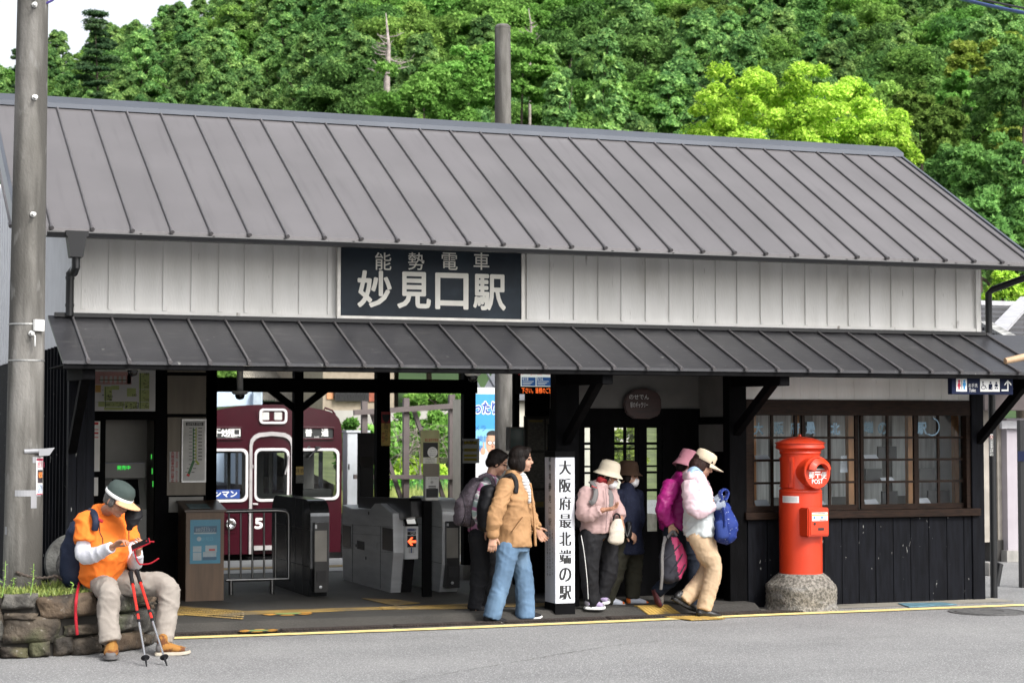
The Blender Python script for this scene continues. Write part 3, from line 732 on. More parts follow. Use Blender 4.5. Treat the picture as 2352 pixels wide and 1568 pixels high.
# ------------------------------------------------------------------ gallery sign, monitor, cameras, notice boards
YGs = YG-.035
c = at(1474, 926, YGs); GS = thing('gallery_sign', 'dark red wooden slab with white writing above the lattice door', 'sign', c)
def zz4(x, y): p = at(*z4(x, y), YGs); return (p.x, YGs, p.z)
m = MB(); m.prism([zz4(*p) for p in ((412, 235), (425, 190), (470, 155), (540, 146), (600, 165), (625, 200), (628, 255), (615, 300), (560, 320), (470, 318), (425, 290))], (0, -.04, 0))
m.build('slab', mat('dark_red_wood', (.030, .008, .006), .5, var=.4, scale=5, stretch=(1, 1, 6)), GS, bevel=.012)
m = MB(); write(m, 'のせでん', at(*z4(507, 195), YGs-.04), .055, nrm=(0, -1, 0), off=.003); write(m, '駅のギャラリー', at(*z4(508, 240), YGs-.04), .058, nrm=(0, -1, 0), off=.003, fit=(.19, None))
m.build('lettering', M_paper, GS, fix=False)
YM = 16.6
ax, bx, az, bz = pl(1190, 848, 1310, 905, YM)
MO = thing('information_monitor', 'black information monitor hanging under the eave with an orange running text', 'monitor', ((ax+bx)/2, YM, az))
m = MB(); m.box(ax, bx, YM, YM+.09, az, bz); m.box((ax+bx)/2-.03, (ax+bx)/2+.03, YM+.03, YM+.07, bz, 2.62); m.build('housing', M_black, MO, bevel=.004)
m = MB()
a_, b_, c_, d_ = pl(1196, 848, 1300, 888, YM); m.box(a_, b_, YM-.002, YM, c_, d_, 0)
for i in range(3):
    a_, b_, c_, d_ = pl(1198+i*34, 866, 1230+i*34, 886, YM); m.box(a_, b_, YM-.003, YM, c_, d_, 1)
    write(m, ('4/18', '5/16', '10/2')[i], at(1206+i*34, 870, YM), .035, nrm=(0, -1, 0), off=.004, mi=0)
    for j in range(3): a_, b_, c_, d_ = pl(1200+i*34, 875+j*3.5, 1226+i*34-4*j, 876.2+j*3.5, YM); m.box(a_, b_, YM-.0035, YM, c_, d_, 0)
write(m, 'スタート受付 10時～11時', at(1228, 858.5, YM), .03, nrm=(0, -1, 0), off=.004, mi=2)
m.build('screen', [mat('screen_white', (.3, .31, .3), .3, emit=(.75, .8, .75), estr=.35), mat('screen_blue', (.01, .03, .09), .3, emit=(.02, .06, .16), estr=.5), mat('screen_red', (.3, .02, .02), .3, emit=(.5, .05, .05), estr=.4)], MO, fix=False)
m = MB(); write(m, '下さい。皆様のご協力', at(1237, 896.5, YM), .058, nrm=(0, -1, 0), off=.003, fit=(.345, None))
m.build('lettering', mat('orange_led', (.3, .05, .01), emit=(1, .16, .03), estr=.9), MO, fix=False)
def dome_camera(px, py, Y, s, label):
    p = at(px, py, Y); t = thing('security_camera', label, 'security camera', p, 'dome security cameras')
    m = MB(); m.lathe([(.001, .035), (.075*s, .035), (.075*s, .012), (.06*s, -.002), (.05*s, -.004), (.001, -.004)], 24, p); 
    m.tube([p+Vector((0, 0, .03)), p+Vector((0, 0, .035+max(.05, (2.27 if Y < 17 else 2.62)-p.z)))], .03*s, 12); m.build('mount', M_white, t, smooth=True)
    m = MB(); m.lathe([(.045*s, -.005), (.046*s, -.02), (.036*s, -.045), (.018*s, -.055), (.001, -.058)], 20, p); m.build('dome', mat('smoked_dome', (.01, .01, .012), .08), t, smooth=True)
dome_camera(305, 848, 16.0, 1.0, 'white dome camera under the eave above the fare map')
dome_camera(551, 905, 19.3, 1.1, 'white dome camera hanging from the beam over the dark red train')
dome_camera(1086, 862, 16.3, 1.0, 'grey dome camera under the eave above the blue billboard')
YNb = YN-.03
ax, bx, az, bz = pl(1205, 955, 1290, 1218, YNb)
NB = thing('notice_board', 'dark glazed notice board behind the sign pillar with yellowed timetables', 'notice board', ((ax+bx)/2, YNb, az))
m = MB(); m.box(ax, bx, YNb, YNb+.028, az, bz); m.build('frame', mat('bronze_frame', (.03, .028, .025), .4, .5), NB)
m = MB(); M_dimp = mat('faded_print', (.11, .105, .09), .6, col2=(.05, .048, .042), scale=30, stretch=(1, 1, 2.5))
for x0, y0, x1, y1 in ((1212, 962, 1250, 1033), (1254, 962, 1285, 1033), (1212, 1040, 1250, 1120), (1254, 1040, 1285, 1120), (1212, 1126, 1250, 1165)): panel(m, x0, y0, x1, y1, YNb, .003)
panel(m, 1214, 1152, 1248, 1163, YNb, .004, 1); panel(m, 1216, 964, 1246, 969, YNb, .004, 1); panel(m, 1256, 1026, 1284, 1031, YNb, .004, 1)
m.build('timetable', [M_dimp, mat('faded_yellow', (.16, .12, .03))], NB)
p = at(1190, 990, 18.6); t = thing('display_case', 'small grey box with green glass on the post left of the notice board', 'display case', p)
m = MB(); wallbox(m, 1171, 980, 1208, 1035, 18.6, .12); m.build('case', M_grey, t); m = MB(); wallbox(m, 1173, 984, 1206, 1032, 18.595, .004); m.build('pane', mat('green_glass', (.02, .07, .06), .1), t)
m = MB(); a = at(1180, 1000, 18.74); m.box(a.x, a.x+.06, 18.725, 18.79, 0, 2.6); m.build('stand', M_beam, t)
c = at(1645, 1085, YG-.02); t = thing('gallery_poster', 'framed poster with coloured blocks right of the lattice door', 'poster', c)
m = MB(); wallbox(m, 1620, 1046, 1666, 1132, YG-.03, .016, 0); m.build('frame', M_black, t)
m = MB()
for x0, y0, x1, y1, k in ((1623, 1050, 1663, 1128, 0), (1632, 1078, 1650, 1096, 1), (1652, 1084, 1662, 1120, 2), (1628, 1100, 1646, 1112, 3)): wallbox(m, x0, y0, x1, y1, YG-.032-.001*(k > 0), .001, k)
m.build('print', [mat('dim_paper', (.2, .2, .18)), mat('dim_yellow', (.25, .22, .06)), mat('dim_red', (.2, .06, .03)), mat('dim_green', (.1, .16, .12))], t)

# ------------------------------------------------------------------ fare map, route map, warnings, ticket machine
ax, bx, az, bz = pl(216, 846, 356, 944, YT-.02)
FM = thing('fare_map', 'white fare map board with pink and green station blocks above the ticket machine', 'fare map', ((ax+bx)/2, YT-.02, az))
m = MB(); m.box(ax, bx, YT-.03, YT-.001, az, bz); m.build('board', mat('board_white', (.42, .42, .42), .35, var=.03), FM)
def zf(x, y): return 172.3+x*.21973, 821.2+y*.21973
m = MB()
for x0, y0, x1, y1, k in ((212, 145, 590, 280, 0), (545, 175, 585, 275, 1), (212, 285, 270, 362, 1), (305, 300, 385, 450, 2), (378, 292, 460, 335, 2), (543, 318, 636, 406, 2), (670, 160, 776, 328, 2), (670, 332, 776, 460, 2), (670, 464, 776, 536, 2), (243, 458, 510, 512, 2), (517, 458, 648, 536, 2), (303, 517, 505, 548, 2)):
    panel(m, x0, y0, x1, y1, YT-.03, .002, k, zf)
for x0 in (265, 312, 362, 408, 457, 503): panel(m, x0, 192, x0+26, 275, YT-.0305, .0025, 3, zf)
for x0, y0, x1, y1 in ((250, 228, 540, 238), (680, 160, 684, 536), (212, 464, 660, 468), (656, 468, 664, 530), (316, 306, 320, 520)): panel(m, x0, y0, x1, y1, YT-.031, .003, 4, zf)
rr = random.Random(4)
for i in range(70):
    x = rr.choice((rr.uniform(690, 760), rr.uniform(255, 500), rr.uniform(525, 640), rr.uniform(325, 380))); y = rr.uniform(465, 530) if x < 640 and x > 385 else rr.uniform(180, 530) if x > 660 else rr.uniform(310, 445)
    panel(m, x, y, x+rr.uniform(8, 22), y+5, YT-.031, .003, 5, zf)
for x0, y0, s in ((748, 170, '680'), (748, 305, '640'), (748, 440, '770'), (748, 515, '710'), (370, 405, '650'), (620, 390, '640'), (340, 490, '640'), (490, 490, '630'), (632, 515, '680')): write(m, s, at(*zf(x0, y0), YT-.03), .032, nrm=(0, -1, 0), off=.0042, mi=5)
for x0, s in zip((278, 325, 375, 421, 470, 516), ('250', '280', '220', '220', '180', '160')): write(m, s, at(*zf(x0, 266), YT-.03), .022, nrm=(0, -1, 0), off=.0046, mi=6)
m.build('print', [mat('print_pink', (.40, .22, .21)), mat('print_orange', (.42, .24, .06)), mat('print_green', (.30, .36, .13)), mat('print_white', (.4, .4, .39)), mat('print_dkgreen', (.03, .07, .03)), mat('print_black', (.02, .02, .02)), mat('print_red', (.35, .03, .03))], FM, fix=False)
ax, bx, az, bz = pl(418, 962, 473, 1107, YT-.04)
RM = thing('route_map', 'tall white framed route map with a green line on the beige panel', 'route map', ((ax+bx)/2, YT-.04, az))
m = MB(); m.box(ax, bx, YT-.04, YT-.013, az, bz); m.build('frame', mat('frame_grey', (.5, .5, .5), .35, .4), RM)
m = MB(); YRm = YT-.041
panel(m, 421, 966, 470, 1103, YRm, .002, 0); panel(m, 427, 969.5, 467, 977, YRm, .003, 1)
write(m, '能勢電鉄 路線図', at(447, 973, YRm), .028, nrm=(0, -1, 0), off=.0042, mi=0, fit=(.145, None))
def strip(pts, w, mi, o):
    P_ = [Vector((at(*q, YRm).x, YRm-o, at(*q, YRm).z)) for q in pts]
    for a, b in zip(P_, P_[1:]): m.bar(a, b, .0012, w, up=(b-a).cross(Vector((0, 1, 0))), mi=mi)
strip([(445, 981), (444.5, 1058)], .020, 2, .003); strip([(449.5, 981), (449, 1058)], .016, 3, .003); strip([(445, 1057), (432, 1091)], .026, 2, .0032); strip([(448, 1056), (457, 1066)], .02, 3, .0035); strip([(433, 1088), (431, 1093)], .03, 4, .004)
for i in range(10):
    y = 983+i*8; disc_c = at(447, y, YRm); m.add([(disc_c.x+.011*math.cos(k*.628), YRm-.0055, disc_c.z+.011*math.sin(k*.628)) for k in range(10)], [tuple(range(10))], 0)
    panel(m, 455, y-1, 464, y+.8, YRm, .003, 1); panel(m, 434, y-.6, 441, y+.5, YRm, .003, 1)
for x, y in ((443, 1066), (439, 1075), (435.5, 1084)): panel(m, x+4, y-.6, x+11, y+.8, YRm, .003, 1); panel(m, x-10, y-.6, x-5, y+.5, YRm, .003, 1)
m.build('print', [mat('print_white2', (.46, .46, .45)), M_ink, mat('route_green', (.04, .13, .05)), mat('route_lime', (.28, .34, .05)), M_red], RM, fix=False)
ax, bx, az, bz = pl(389.5, 1037, 411.5, 1106, YT-.02)
t = thing('warning_sign', 'white notice with red vertical characters beside the route map', 'sign', ((ax+bx)/2, YT-.02, az))
m = MB(); m.box(ax, bx, YT-.02, YT-.013, az, bz, 0)
write(m, '危険品車内持込禁止', ((ax*.68+bx*.32), YT-.02, (az+bz)/2), .033, nrm=(0, -1, 0), vertical=True, off=.002, mi=1, pitch=1.0, offset=.0006); write(m, '爆発物・油脂類・高圧ガス等', ((ax*.27+bx*.73), YT-.02, (az+bz)/2), .0235, nrm=(0, -1, 0), vertical=True, off=.002, mi=1, pitch=.98)
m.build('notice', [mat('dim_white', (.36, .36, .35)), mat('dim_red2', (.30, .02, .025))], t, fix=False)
# ticket machine in the niche
YV = YT+.12
ax, bx, az, bz = pl(244.5, 1062, 336, 1250, YV)
TM = thing('ticket_machine', 'grey ticket machine in the wall niche with a green lamp and a dark screen', 'ticket machine', ((ax+bx)/2, YV, nz0))
M_tm = mat('machine_grey', (.13, .13, .125), .45, var=.05)
zsl = at(290, 1098, YV).z; zsc = at(290, 1165, YV).z
m = MB(); X0, X1 = ax, bx
m.prism([(X0, YV+.06, nz0), (X0, YV+.06, zsc), (X0, YV+.22, zsl), (X0, YV+.10, zsl+.001), (X0, YV+.10, bz), (X0, YV+.37, bz), (X0, YV+.37, nz0)], (X1-X0, 0, 0)) if 0 else None
m.box(X0, X1, YV+.10, YV+.37, zsl, bz); m.prism([(X0, YV, nz0), (X0, YV, zsc-.02), (X0, YV+.02, zsc), (X0, YV+.18, zsl-.001), (X0, YV+.37, zsl-.001), (X0, YV+.37, nz0)], (X1-X0, 0, 0))
m.build('body', M_tm, TM, bevel=.004)
m = MB(); m.box(X0+.005, X1-.005, YV+.095, YV+.099, at(0, 1066, YV).z-.0, bz-.004); m.build('header_strip', mat('blue_strip', (.015, .02, .07), .3), TM)
m = MB(); write(m, '発売中', (at(285, 1074, YV).x+.01, YV+.095, at(0, 1071, YV).z-.02), .045, nrm=(0, -1, 0), off=.003); m.build('status_lamp', mat('green_led', (.02, .3, .02), emit=(.05, 1, .1), estr=.6), TM, fix=False)
a = Vector((X0+.08, YV+.02, zsc+.0)); d_ = Vector((0, .16, zsl-zsc)).normalized(); nn = Vector((0, -(zsl-zsc), .16)).normalized(); L_ = math.hypot(.16, zsl-zsc)
m = MB(); o_ = nn*.004; m.add([a+d_*.03+o_, a+Vector((X1-X0-.14, 0, 0))+d_*.03+o_, a+Vector((X1-X0-.14, 0, 0))+d_*(L_-.02)+o_, a+d_*(L_-.02)+o_], [(0, 1, 2, 3)]); m.build('screen', mat('dead_screen', (.006, .006, .007), .15), TM, fix=False)
m = MB()
for i in range(7): b = Vector((X0+.02, YV+.02, zsc))+d_*(.02+i*.028)+o_; m.add([b, b+Vector((.04, 0, 0)), b+Vector((.04, 0, 0))+d_*.02, b+d_*.02], [(0, 1, 2, 3)], i % 3 == 1)
m.box(X0+.15, X1-.1, YV-.004, YV, nz0+.14, nz0+.20, 2); m.box(X1-.13, X1-.05, YV-.006, YV, nz0+.22, nz0+.3, 0)
m.build('buttons', [M_paper, M_red, M_black], TM, fix=False)
m = MB()
for k, (y0, y1) in enumerate(((1045, 1056), (1078, 1092), (1108, 1122))): 
    pz = at(0, y0, YT).z; pz2 = at(0, y1, YT).z; m.box(nx1-.006, nx1-.002, YT+.20-.05*k, YT+.207-.05*k, pz2, pz)
m.build('light_strip', mat('green_light', (.02, .4, .03), emit=(.1, 1, .12), estr=.45), TM)

# ------------------------------------------------------------------ wooden stamp desk
k0 = gr(*z2(62, 1495), FZ); k1 = gr(*z2(308, 1490), FZ); YKf = (k0.y+k1.y)/2
kz = at(*z2(180, 935), YKf).z; kzb = kz+.07
KD = thing('stamp_desk', 'wooden stamp desk with a blue poster beside the steel railing', 'desk', ((k0.x+k1.x)/2, YKf, 0))
M_kw = mat('desk_wood', (.10, .060, .034), .5, var=.2, scale=3, stretch=(6, 6, .7)); over(M_kw, (.07, .035, .02), 1.4, .5, .7, (1, 1, .6), .6)
m = MB(); X0, X1 = k0.x, k1.x; kd = .42
m.prism([(X0, YKf, 0), (X0, YKf+kd, 0), (X0, YKf+kd, kzb), (X0, YKf, kz)], (X1-X0, 0, 0)); m.build('cabinet', M_kw, KD, bevel=.004)
m = MB(); m.prism([(X0-.02, YKf-.03, kz), (X0-.02, YKf+kd, kzb+.006), (X0-.02, YKf+kd, kzb+.028), (X0-.02, YKf-.03, kz+.02)], (X1-X0+.04, 0, 0)); m.build('top', mat('dark_desk_top', (.05, .03, .02), .35, var=.3), KD, bevel=.003)
m = MB(); a = Vector((X0+.04, YKf+.02, kz+.033)); m.prism([a, a+Vector((.2, 0, 0)), a+Vector((.2, .2, .033)), a+Vector((0, .2, .033))], (0, 0, .003)); m.build('leaflet', mat('dim_cyan', (.07, .13, .15), .4, var=.3, scale=20), KD)
m = MB(); Yp = YKf-.003
panel(m, *z2(95, 985), *z2(283, 1256), Yp, .002, 0); panel(m, *z2(118, 1025), *z2(262, 1062), Yp, .003, 1); panel(m, *z2(118, 1065), *z2(258, 1071), Yp, .003, 2)
for r_, k in (((112, 1150, 165, 1185), 2), ((190, 1145, 262, 1185), 2), ((112, 1190, 165, 1238), 2), ((175, 1185, 258, 1215), 2), ((172, 1218, 260, 1235), 1), ((212, 1166, 250, 1178), 3)): panel(m, *z2(*r_[:2]), *z2(*r_[2:]), Yp, .003+.001*(k == 3), k)
write(m, '来駅記念スタンプ', at(*z2(190, 1048), Yp), .042, nrm=(0, -1, 0), off=.005, mi=2, fit=(.19, None)); write(m, 'のせでん', at(*z2(190, 1033), Yp), .02, nrm=(0, -1, 0), off=.005, mi=2); write(m, '妙見口', at(*z2(200, 1104), Yp), .04, nrm=(0, -1, 0), off=.005, mi=4)
cc = at(*z2(150, 1104), Yp); m.add([(cc.x+.022*math.cos(k*.45), Yp-.0035, cc.z+.022*math.sin(k*.45)) for k in range(14)], [tuple(range(14))], 2)
m.build('poster', [mat('poster_cyan', (.03, .17, .26), .3, var=.08), mat('poster_navy', (.015, .07, .13), .3), mat('poster_pale', (.24, .30, .33), .3), mat('poster_red', (.3, .05, .05), .3), mat('poster_blue2', (.07, .25, .36), .3)], KD, fix=False)

# ------------------------------------------------------------------ steel railing
YRl = 18.55
def r2(x, y, Y=YRl): return at(*z2(x, y), Y)
RL = thing('steel_railing', 'low steel pipe railing between the wooden stamp desk and the ticket gate', 'railing', (r2(500, 1400).x, YRl, 0))
M_pipe = mat('stainless_pipe', (.18, .18, .18), .3, .9, var=.1)
m = MB(); tp = [r2(318, 932), r2(640, 926), r2(690, 930), r2(708, 945), r2(713, 975), r2(713, 1355), r2(318, 1362)]
m.tube(tp, .021, 12); m.build('frame', M_pipe, RL, smooth=True)
for x in (338, 412, 485, 558, 630): m = MB(); a = r2(x, 932); b = r2(x, 1360); m.tube([a, b], .011, 10); m.build('bar', M_pipe, RL, smooth=True)
for x in (350, 608): m = MB(); a = r2(x, 1360); m.tube([a, (a.x, a.y, 0)], .022, 12); m.lathe([(.06, 0), (.06, .008), (.02, .012)], 20, (a.x, a.y, 0)); m.build('leg', M_pipe, RL, smooth=True)

# ------------------------------------------------------------------ ticket gates
M_gst = mat('gate_steel', (.42, .43, .44), .38, .55, var=.14, scale=2, stretch=(1, 1, 6)); M_gdk = mat('gate_dark', (.010, .010, .011), .3, var=.2); M_gsl = mat('gate_silver', (.62, .63, .64), .42, .35, var=.10, scale=2, stretch=(1, 1, 6)); M_gch = mat('gate_charcoal', (.09, .094, .10), .22, .8, var=.2, scale=2, stretch=(2, 2, .5)); M_gbl = mat('gate_beige', (.20, .19, .17), .4, .3)
def zg(x, y): return 769.5+x*.16113, 1125.5+y*.16113
Xg = 5.69*.965
def gp(x, y, X=Xg): p = atX(*zg(x, y), X); return (X, p.y, p.z)
prof = [gp(*q) for q in ((105, 205), (238, 262), (495, 268), (560, 188), (650, 188), (770, 290), (825, 330), (835, 890), (790, 1420))]
gyf = prof[-1][1]; gyb = prof[0][1]
GT = thing('ticket_gate', 'steel ticket gate with a red arrow display and the number 1', 'ticket gate', (Xg+.1, gyf+.5, 0))
m = MB(); m.prism([(Xg, prof[0][1], prof[0][2])]+prof[1:-1]+[(Xg, gyf, .05), (Xg, gyb-.05, .05), (Xg, gyb+.02, gp(90, 830)[2])], (.20, 0, 0)); m.build('body', M_gsl, GT, bevel=.006)
m = MB(); m.box(Xg+.01, Xg+.19, gyf+.02, gyb-.08, 0, .049); m.build('plinth', M_gdk, GT)
m = MB(); h = [gp(*q) for q in ((250, 250), (248, 130), (275, 97), (965, 112), (990, 160), (1010, 380), (835, 420), (825, 335), (770, 292), (650, 190), (560, 190), (495, 268))]
m.prism([(Xg+.06, a[1], a[2]) for a in h], (.13, 0, 0)); m.build('hood', M_gdk, GT, bevel=.005)
for a, b in (((112, 490), (222, 820)), ((683, 525), (828, 870))): A = gp(*a); B = gp(*b); m = MB(); m.box(Xg-.006, Xg-.0005, A[1], B[1], A[2], B[2]); m.build('flap', M_gdk, GT)
m = MB()
for pts in (((250, 480), (250, 1340)), ((648, 510), (648, 1400)), ((250, 615), (648, 640)), ((100, 482), (830, 520)), ((90, 820), (250, 830)), ((650, 875), (830, 885))):
    A, B = gp(*pts[0]), gp(*pts[1]); m.bar((Xg-.001, A[1], A[2]), (Xg-.001, B[1], B[2]), .002, .005, up=(1, 0, 0))
A, B = gp(318, 712), gp(420, 852); m.box(Xg-.004, Xg, A[1], B[1], A[2], B[2])
for x, y in ((482, 325), (302, 785), (442, 965)): A = gp(x, y); m.lathe([(.018, 0), (.018, .004), (.001, .005)], 12, A, axis=(-1, 0, 0))
for i in range(6):
    for x in (255, 590): A = gp(x, 750+i*16); B = gp(x+26, 757+i*16); m.box(Xg-.002, Xg-.0003, A[1], B[1], A[2], B[2])
m.build('panel_lines', mat('seam_dark', (.03, .03, .033), .5), GT)
# reader box at the front end
Yr = gyf-.16
def rp(x, y, Y=None): return at(*zg(x, y), Y or Yr)
rx0, rx1 = rp(1000, 700).x, rp(1188, 700).x; rz0 = rp(1090, 980).z; rz1 = rp(1090, 512).z
m = MB(); m.box(rx0, rx1, Yr, gyf+.06, rz0, rz1); m.build('reader_box', M_gsl, GT, bevel=.004)
m = MB(); m.prism([(rx0, Yr, rz1+.001), (rx0, Yr+.2, rz1+.001), (rx0, Yr+.2, rz1+.10), (rx0, Yr+.1, rz1+.10)], (rx1-rx0, 0, 0)); m.build('reader_top', M_gdk, GT)
m = MB(); a = Vector((rx0+.03, Yr+.02, rz1+.024)); m.add([a, a+Vector((.09, 0, 0)), a+Vector((.09, .06, .06)), a+Vector((0, .06, .06))], [(0, 1, 2, 3)]); m.build('reader_window', mat('pale_reader', (.6, .6, .58), .2, emit=(1, 1, .95), estr=.25), GT, fix=False)
m = MB(); 
def rpan(x0, y0, x1, y1, o, mi): a = rp(x0, y0); b = rp(x1, y1); m.box(a.x, b.x, Yr-o, Yr-.0003, b.z, a.z, mi)
rpan(1030, 645, 1155, 808, .002, 0); rpan(1032, 545, 1148, 580, .002, 1); rpan(1032, 590, 1150, 632, .002, 0); rpan(1050, 812, 1126, 892, .002, 2)
write(m, '1', rp(1087, 852), .07, nrm=(0, -1, 0), off=.004, offset=.002, mi=1); write(m, 'QR', rp(1110, 611), .036, nrm=(0, -1, 0), off=.004, mi=2, offset=.001); write(m, 'タッチ決済', rp(1100, 562), .02, nrm=(0, -1, 0), off=.004, mi=2)
m.build('front_labels', [M_ink, mat('label_navy', (.02, .04, .16)), mat('label_white', (.45, .45, .45))], GT, fix=False)
m = MB(); m.add([(rp(x, y).x, Yr-.004, rp(x, y).z) for x, y in ((1032, 727), (1082, 670), (1112, 670), (1085, 712), (1153, 712), (1153, 746), (1085, 746), (1112, 785), (1082, 785))], [tuple(range(9))]); m.build('arrow', mat('red_arrow', (.5, .04, .01), emit=(1, .10, .03), estr=1.6), GT, fix=False)
m = MB(); m.prism([(rx0-.0, gyf-.03, .1), (rx0, gyf-.002, .05), (rx0, gyf-.002, rz0-.002), (rx0, gyf-.13, rz0-.002)], (rx1-rx0-.03, 0, 0)); m.build('front_skirt', M_gdk, GT)
m = MB()
for i in range(7): m.box(rx0-.006, rx0-.001, gyf-.06, gyf-.012, .16+i*.035, .174+i*.035)
m.build('vent', M_gst, GT)
# gate with a rounded side seen left of it
def gate2(Xs, front, back, ztop, label, steel_front):
    t = thing('ticket_gate', label, 'ticket gate', (Xs+.1, front+.5, 0), None)
    m = MB(); n = 8; pr = [(front+.10, 0.05), (front, .35), (front, ztop-.16)]
    pr += [(front+.22*(1-math.cos(a*math.pi/2/n)), ztop-.16+.16*math.sin(a*math.pi/2/n)) for a in range(1, n+1)]
    pr += [(back-.2, ztop)]+[(back-.2*math.cos(a*math.pi/2/n), ztop-.2+.2*math.cos(a*math.pi/2/n)) if 0 else (back-.2+.2*math.sin(a*math.pi/2/n), ztop-.2+.2*math.cos(a*math.pi/2/n)) for a in range(1, n+1)] + [(back, .5), (back-.08, .05)]
    m.prism([(Xs, y, z) for y, z in pr], (.19, 0, 0)); m.build('body', M_gch if steel_front else M_gsl, t, bevel=.005)
    m = MB(); m.box(Xs+.01, Xs+.18, front+.12, back-.12, 0, .049); m.build('plinth', M_gdk, t)
    m = MB(); m.box(Xs+.03, Xs+.17, front-.05, front+.08, .12, ztop-.22); m.build('front_column', M_gdk, t, bevel=.004)
    m = MB(); m.box(Xs+.028, Xs+.15, front-.056, front-.0505, .42, .72); m.build('front_panel', M_gbl, t)
    m = MB(); m.box(Xs+.05, Xs+.14, front-.058, front-.051, .22, .33); m.build('card_slot', MATS['ink_black'] if 'ink_black' in MATS else M_ink, t); m = MB(); m.lathe([(.015, 0), (.015, .006), (.001, .008)], 12, (Xs+.09, front-.0505, .17), axis=(0, -1, 0)); m.build('lock', M_gst, t); m = MB(); m.box(Xs+.03, Xs+.05, front-.0575, front-.051, .74, ztop-.24); m.build('column_trim', M_gst, t)
    m = MB()
    for y in (front+.30, front+.62): m.box(Xs-.002, Xs-.0003, y, y+.004, .08, ztop-.02)
    for z in (.36, .72): m.box(Xs-.002, Xs-.0003, front+.02, back-.06, z, z+.004)
    m.build('panel_lines', mat('seam_dark', (.03,)*3), t)
    return t
pA = gr(*z2(950, 1470), FZ); Xa = pA.x-.15
bA = atX(*z2(606, 1000), Xa)
gate2(Xa, pA.y+.05, bA.y, at(*z2(760, 850), pA.y+.5).z, 'dark steel ticket gate with a rounded back behind the pipe railing', True)
pC = gr(*z3(330, 1310), FZ); Xc_ = pC.x-.15; bC = atX(*z3(40, 900), Xc_)
gate2(Xc_, pC.y+.05, bC.y, at(*z3(200, 768), pC.y+.5).z, 'steel ticket gate behind the slim black intercom post', False)
q = at(1232, 1250, 18.0); gate2(q.x-.12, 17.9, 18.25, 1.05, 'grey gate body half hidden between the walking woman and the sign pillar', True) if 0 else None

# ------------------------------------------------------------------ intercom post, gate board, posters on posts
pI = gr(983, 1370, FZ); YI = pI.y
IP = thing('intercom_post', 'slim black post carrying a grey intercom and a staff notice', 'intercom', (pI.x, YI, 0))
m = MB(); wallbox(m, 973, 1150, 992, 1371, YI, .06); a = at(973, 1371, YI); m.build('post', M_black, IP)
m = MB(); x0_, x1_, c_, d_ = pl(*z3(146, 650), *z3(222, 783), YI-.02); m.box(x0_, x1_, YI-.02, YI+.06, c_, d_); m.build('intercom', mat('intercom_grey', (.58, .58, .56), .4), IP, bevel=.004)
m = MB()
wallbox(m, *z3(150, 717), *z3(217, 767), YI-.024, .003, 0)
for y in (703, 712): wallbox(m, *z3(163, y-2), *z3(205, y+2), YI-.024, .003, 0)
write(m, 'インターホン', at(*z3(185, 660), YI-.02), .017, nrm=(0, -1, 0), off=.004, mi=0)
m.tube([at(*z3(182, 672), YI-.022), at(*z3(182, 690), YI-.022)], .003, 6); m.tube([at(*z3(176, 676), YI-.022), at(*z3(176, 686), YI-.022)], .002, 6); m.tube([at(*z3(188, 676), YI-.022), at(*z3(188, 686), YI-.022)], .002, 6)
m.build('intercom_face', [M_ink], IP, fix=False)
m = MB(); wallbox(m, *z3(132, 575), *z3(226, 648), YI-.012, .01, 0); m.build('back_plate', M_beige, IP)
m = MB(); wallbox(m, *z3(118, 384), *z3(225, 573), YI-.012, .01, 0)
# the notice's figure is left as plain shapes: a red line of characters and a white disc of text
cc = at(*z3(185, 510), YI-.012); m.add([(cc.x+.052*math.cos(k*.2618), YI-.0135, cc.z+.052*math.sin(k*.2618)) for k in range(24)], [tuple(range(24))], 1)
wallbox(m, *z3(132, 455), *z3(216, 538), YI-.0128, .0007, 2)
for i, s in enumerate(('この駅は無人駅です', 'インターホンを', 'おしてください', '係員と話せます')): write(m, s, at(*z3(186, 490+i*12.5), YI-.0135), .0125, nrm=(0, -1, 0), off=.001, mi=2, fit=(.062, None))
write(m, 'おこまりですか', at(*z3(180, 440), YI-.012), .032, nrm=(0, -1, 0), off=.002, mi=3, fit=(.135, .03), offset=.0008)
m.build('notice', [mat('olive_paper', (.42, .42, .20), .5), mat('dim_white3', (.7, .7, .68)), M_ink, mat('dim_red3', (.38, .03, .03))], IP, fix=False)
m = MB(); wallbox(m, *z3(132, 540), *z3(210, 574), YI-.0165, .003, 0)
for i, s in enumerate(('ご用のお客さまは', 'インターホンで', 'おたずね下さい。')): write(m, s, at(*z3(171, 547+i*10), YI-.0165), .0165, nrm=(0, -1, 0), off=.002, mi=1, fit=(.095, None))
m.build('instruction_card', [mat('dim_white4', (.62, .62, .56)), M_ink], IP, fix=False)
YBd = 20.4
x0_, x1_, c_, d_ = pl(822, 994, 862, 1067, YBd)
t = thing('notice_stand', 'plain dark board on a stand left of the thick black post', 'notice stand', ((x0_+x1_)/2, YBd, 0))
m = MB(); m.box(x0_, x1_, YBd, YBd+.02, c_, d_); m.build('board', mat('dark_back_board', (.055, .05, .05), .6), t)
m = MB(); a_, b_, c2, d2 = pl(826, 1045, 858, 1140, YBd+.021); m.box(a_, b_, YBd+.021, YBd+.12, 0, d2); m.build('stand', M_gdk, t)
m = MB(); a_, b_, c3, d3 = pl(829, 1048, 855, 1072, YBd-.012); m.box(a_, b_, YBd-.012, YBd-.0005, c3, d3); m.build('leaflet_box', mat('dim_brown', (.04, .035, .03)), t)
def postposter(x0, y0, x1, y1, Y, label, fn):
    a_, b_, c_, d_ = pl(x0, y0, x1, y1, Y); t = thing('poster', label, 'poster', ((a_+b_)/2, Y, c_)); fn(t, a_, b_, c_, d_, Y); return t
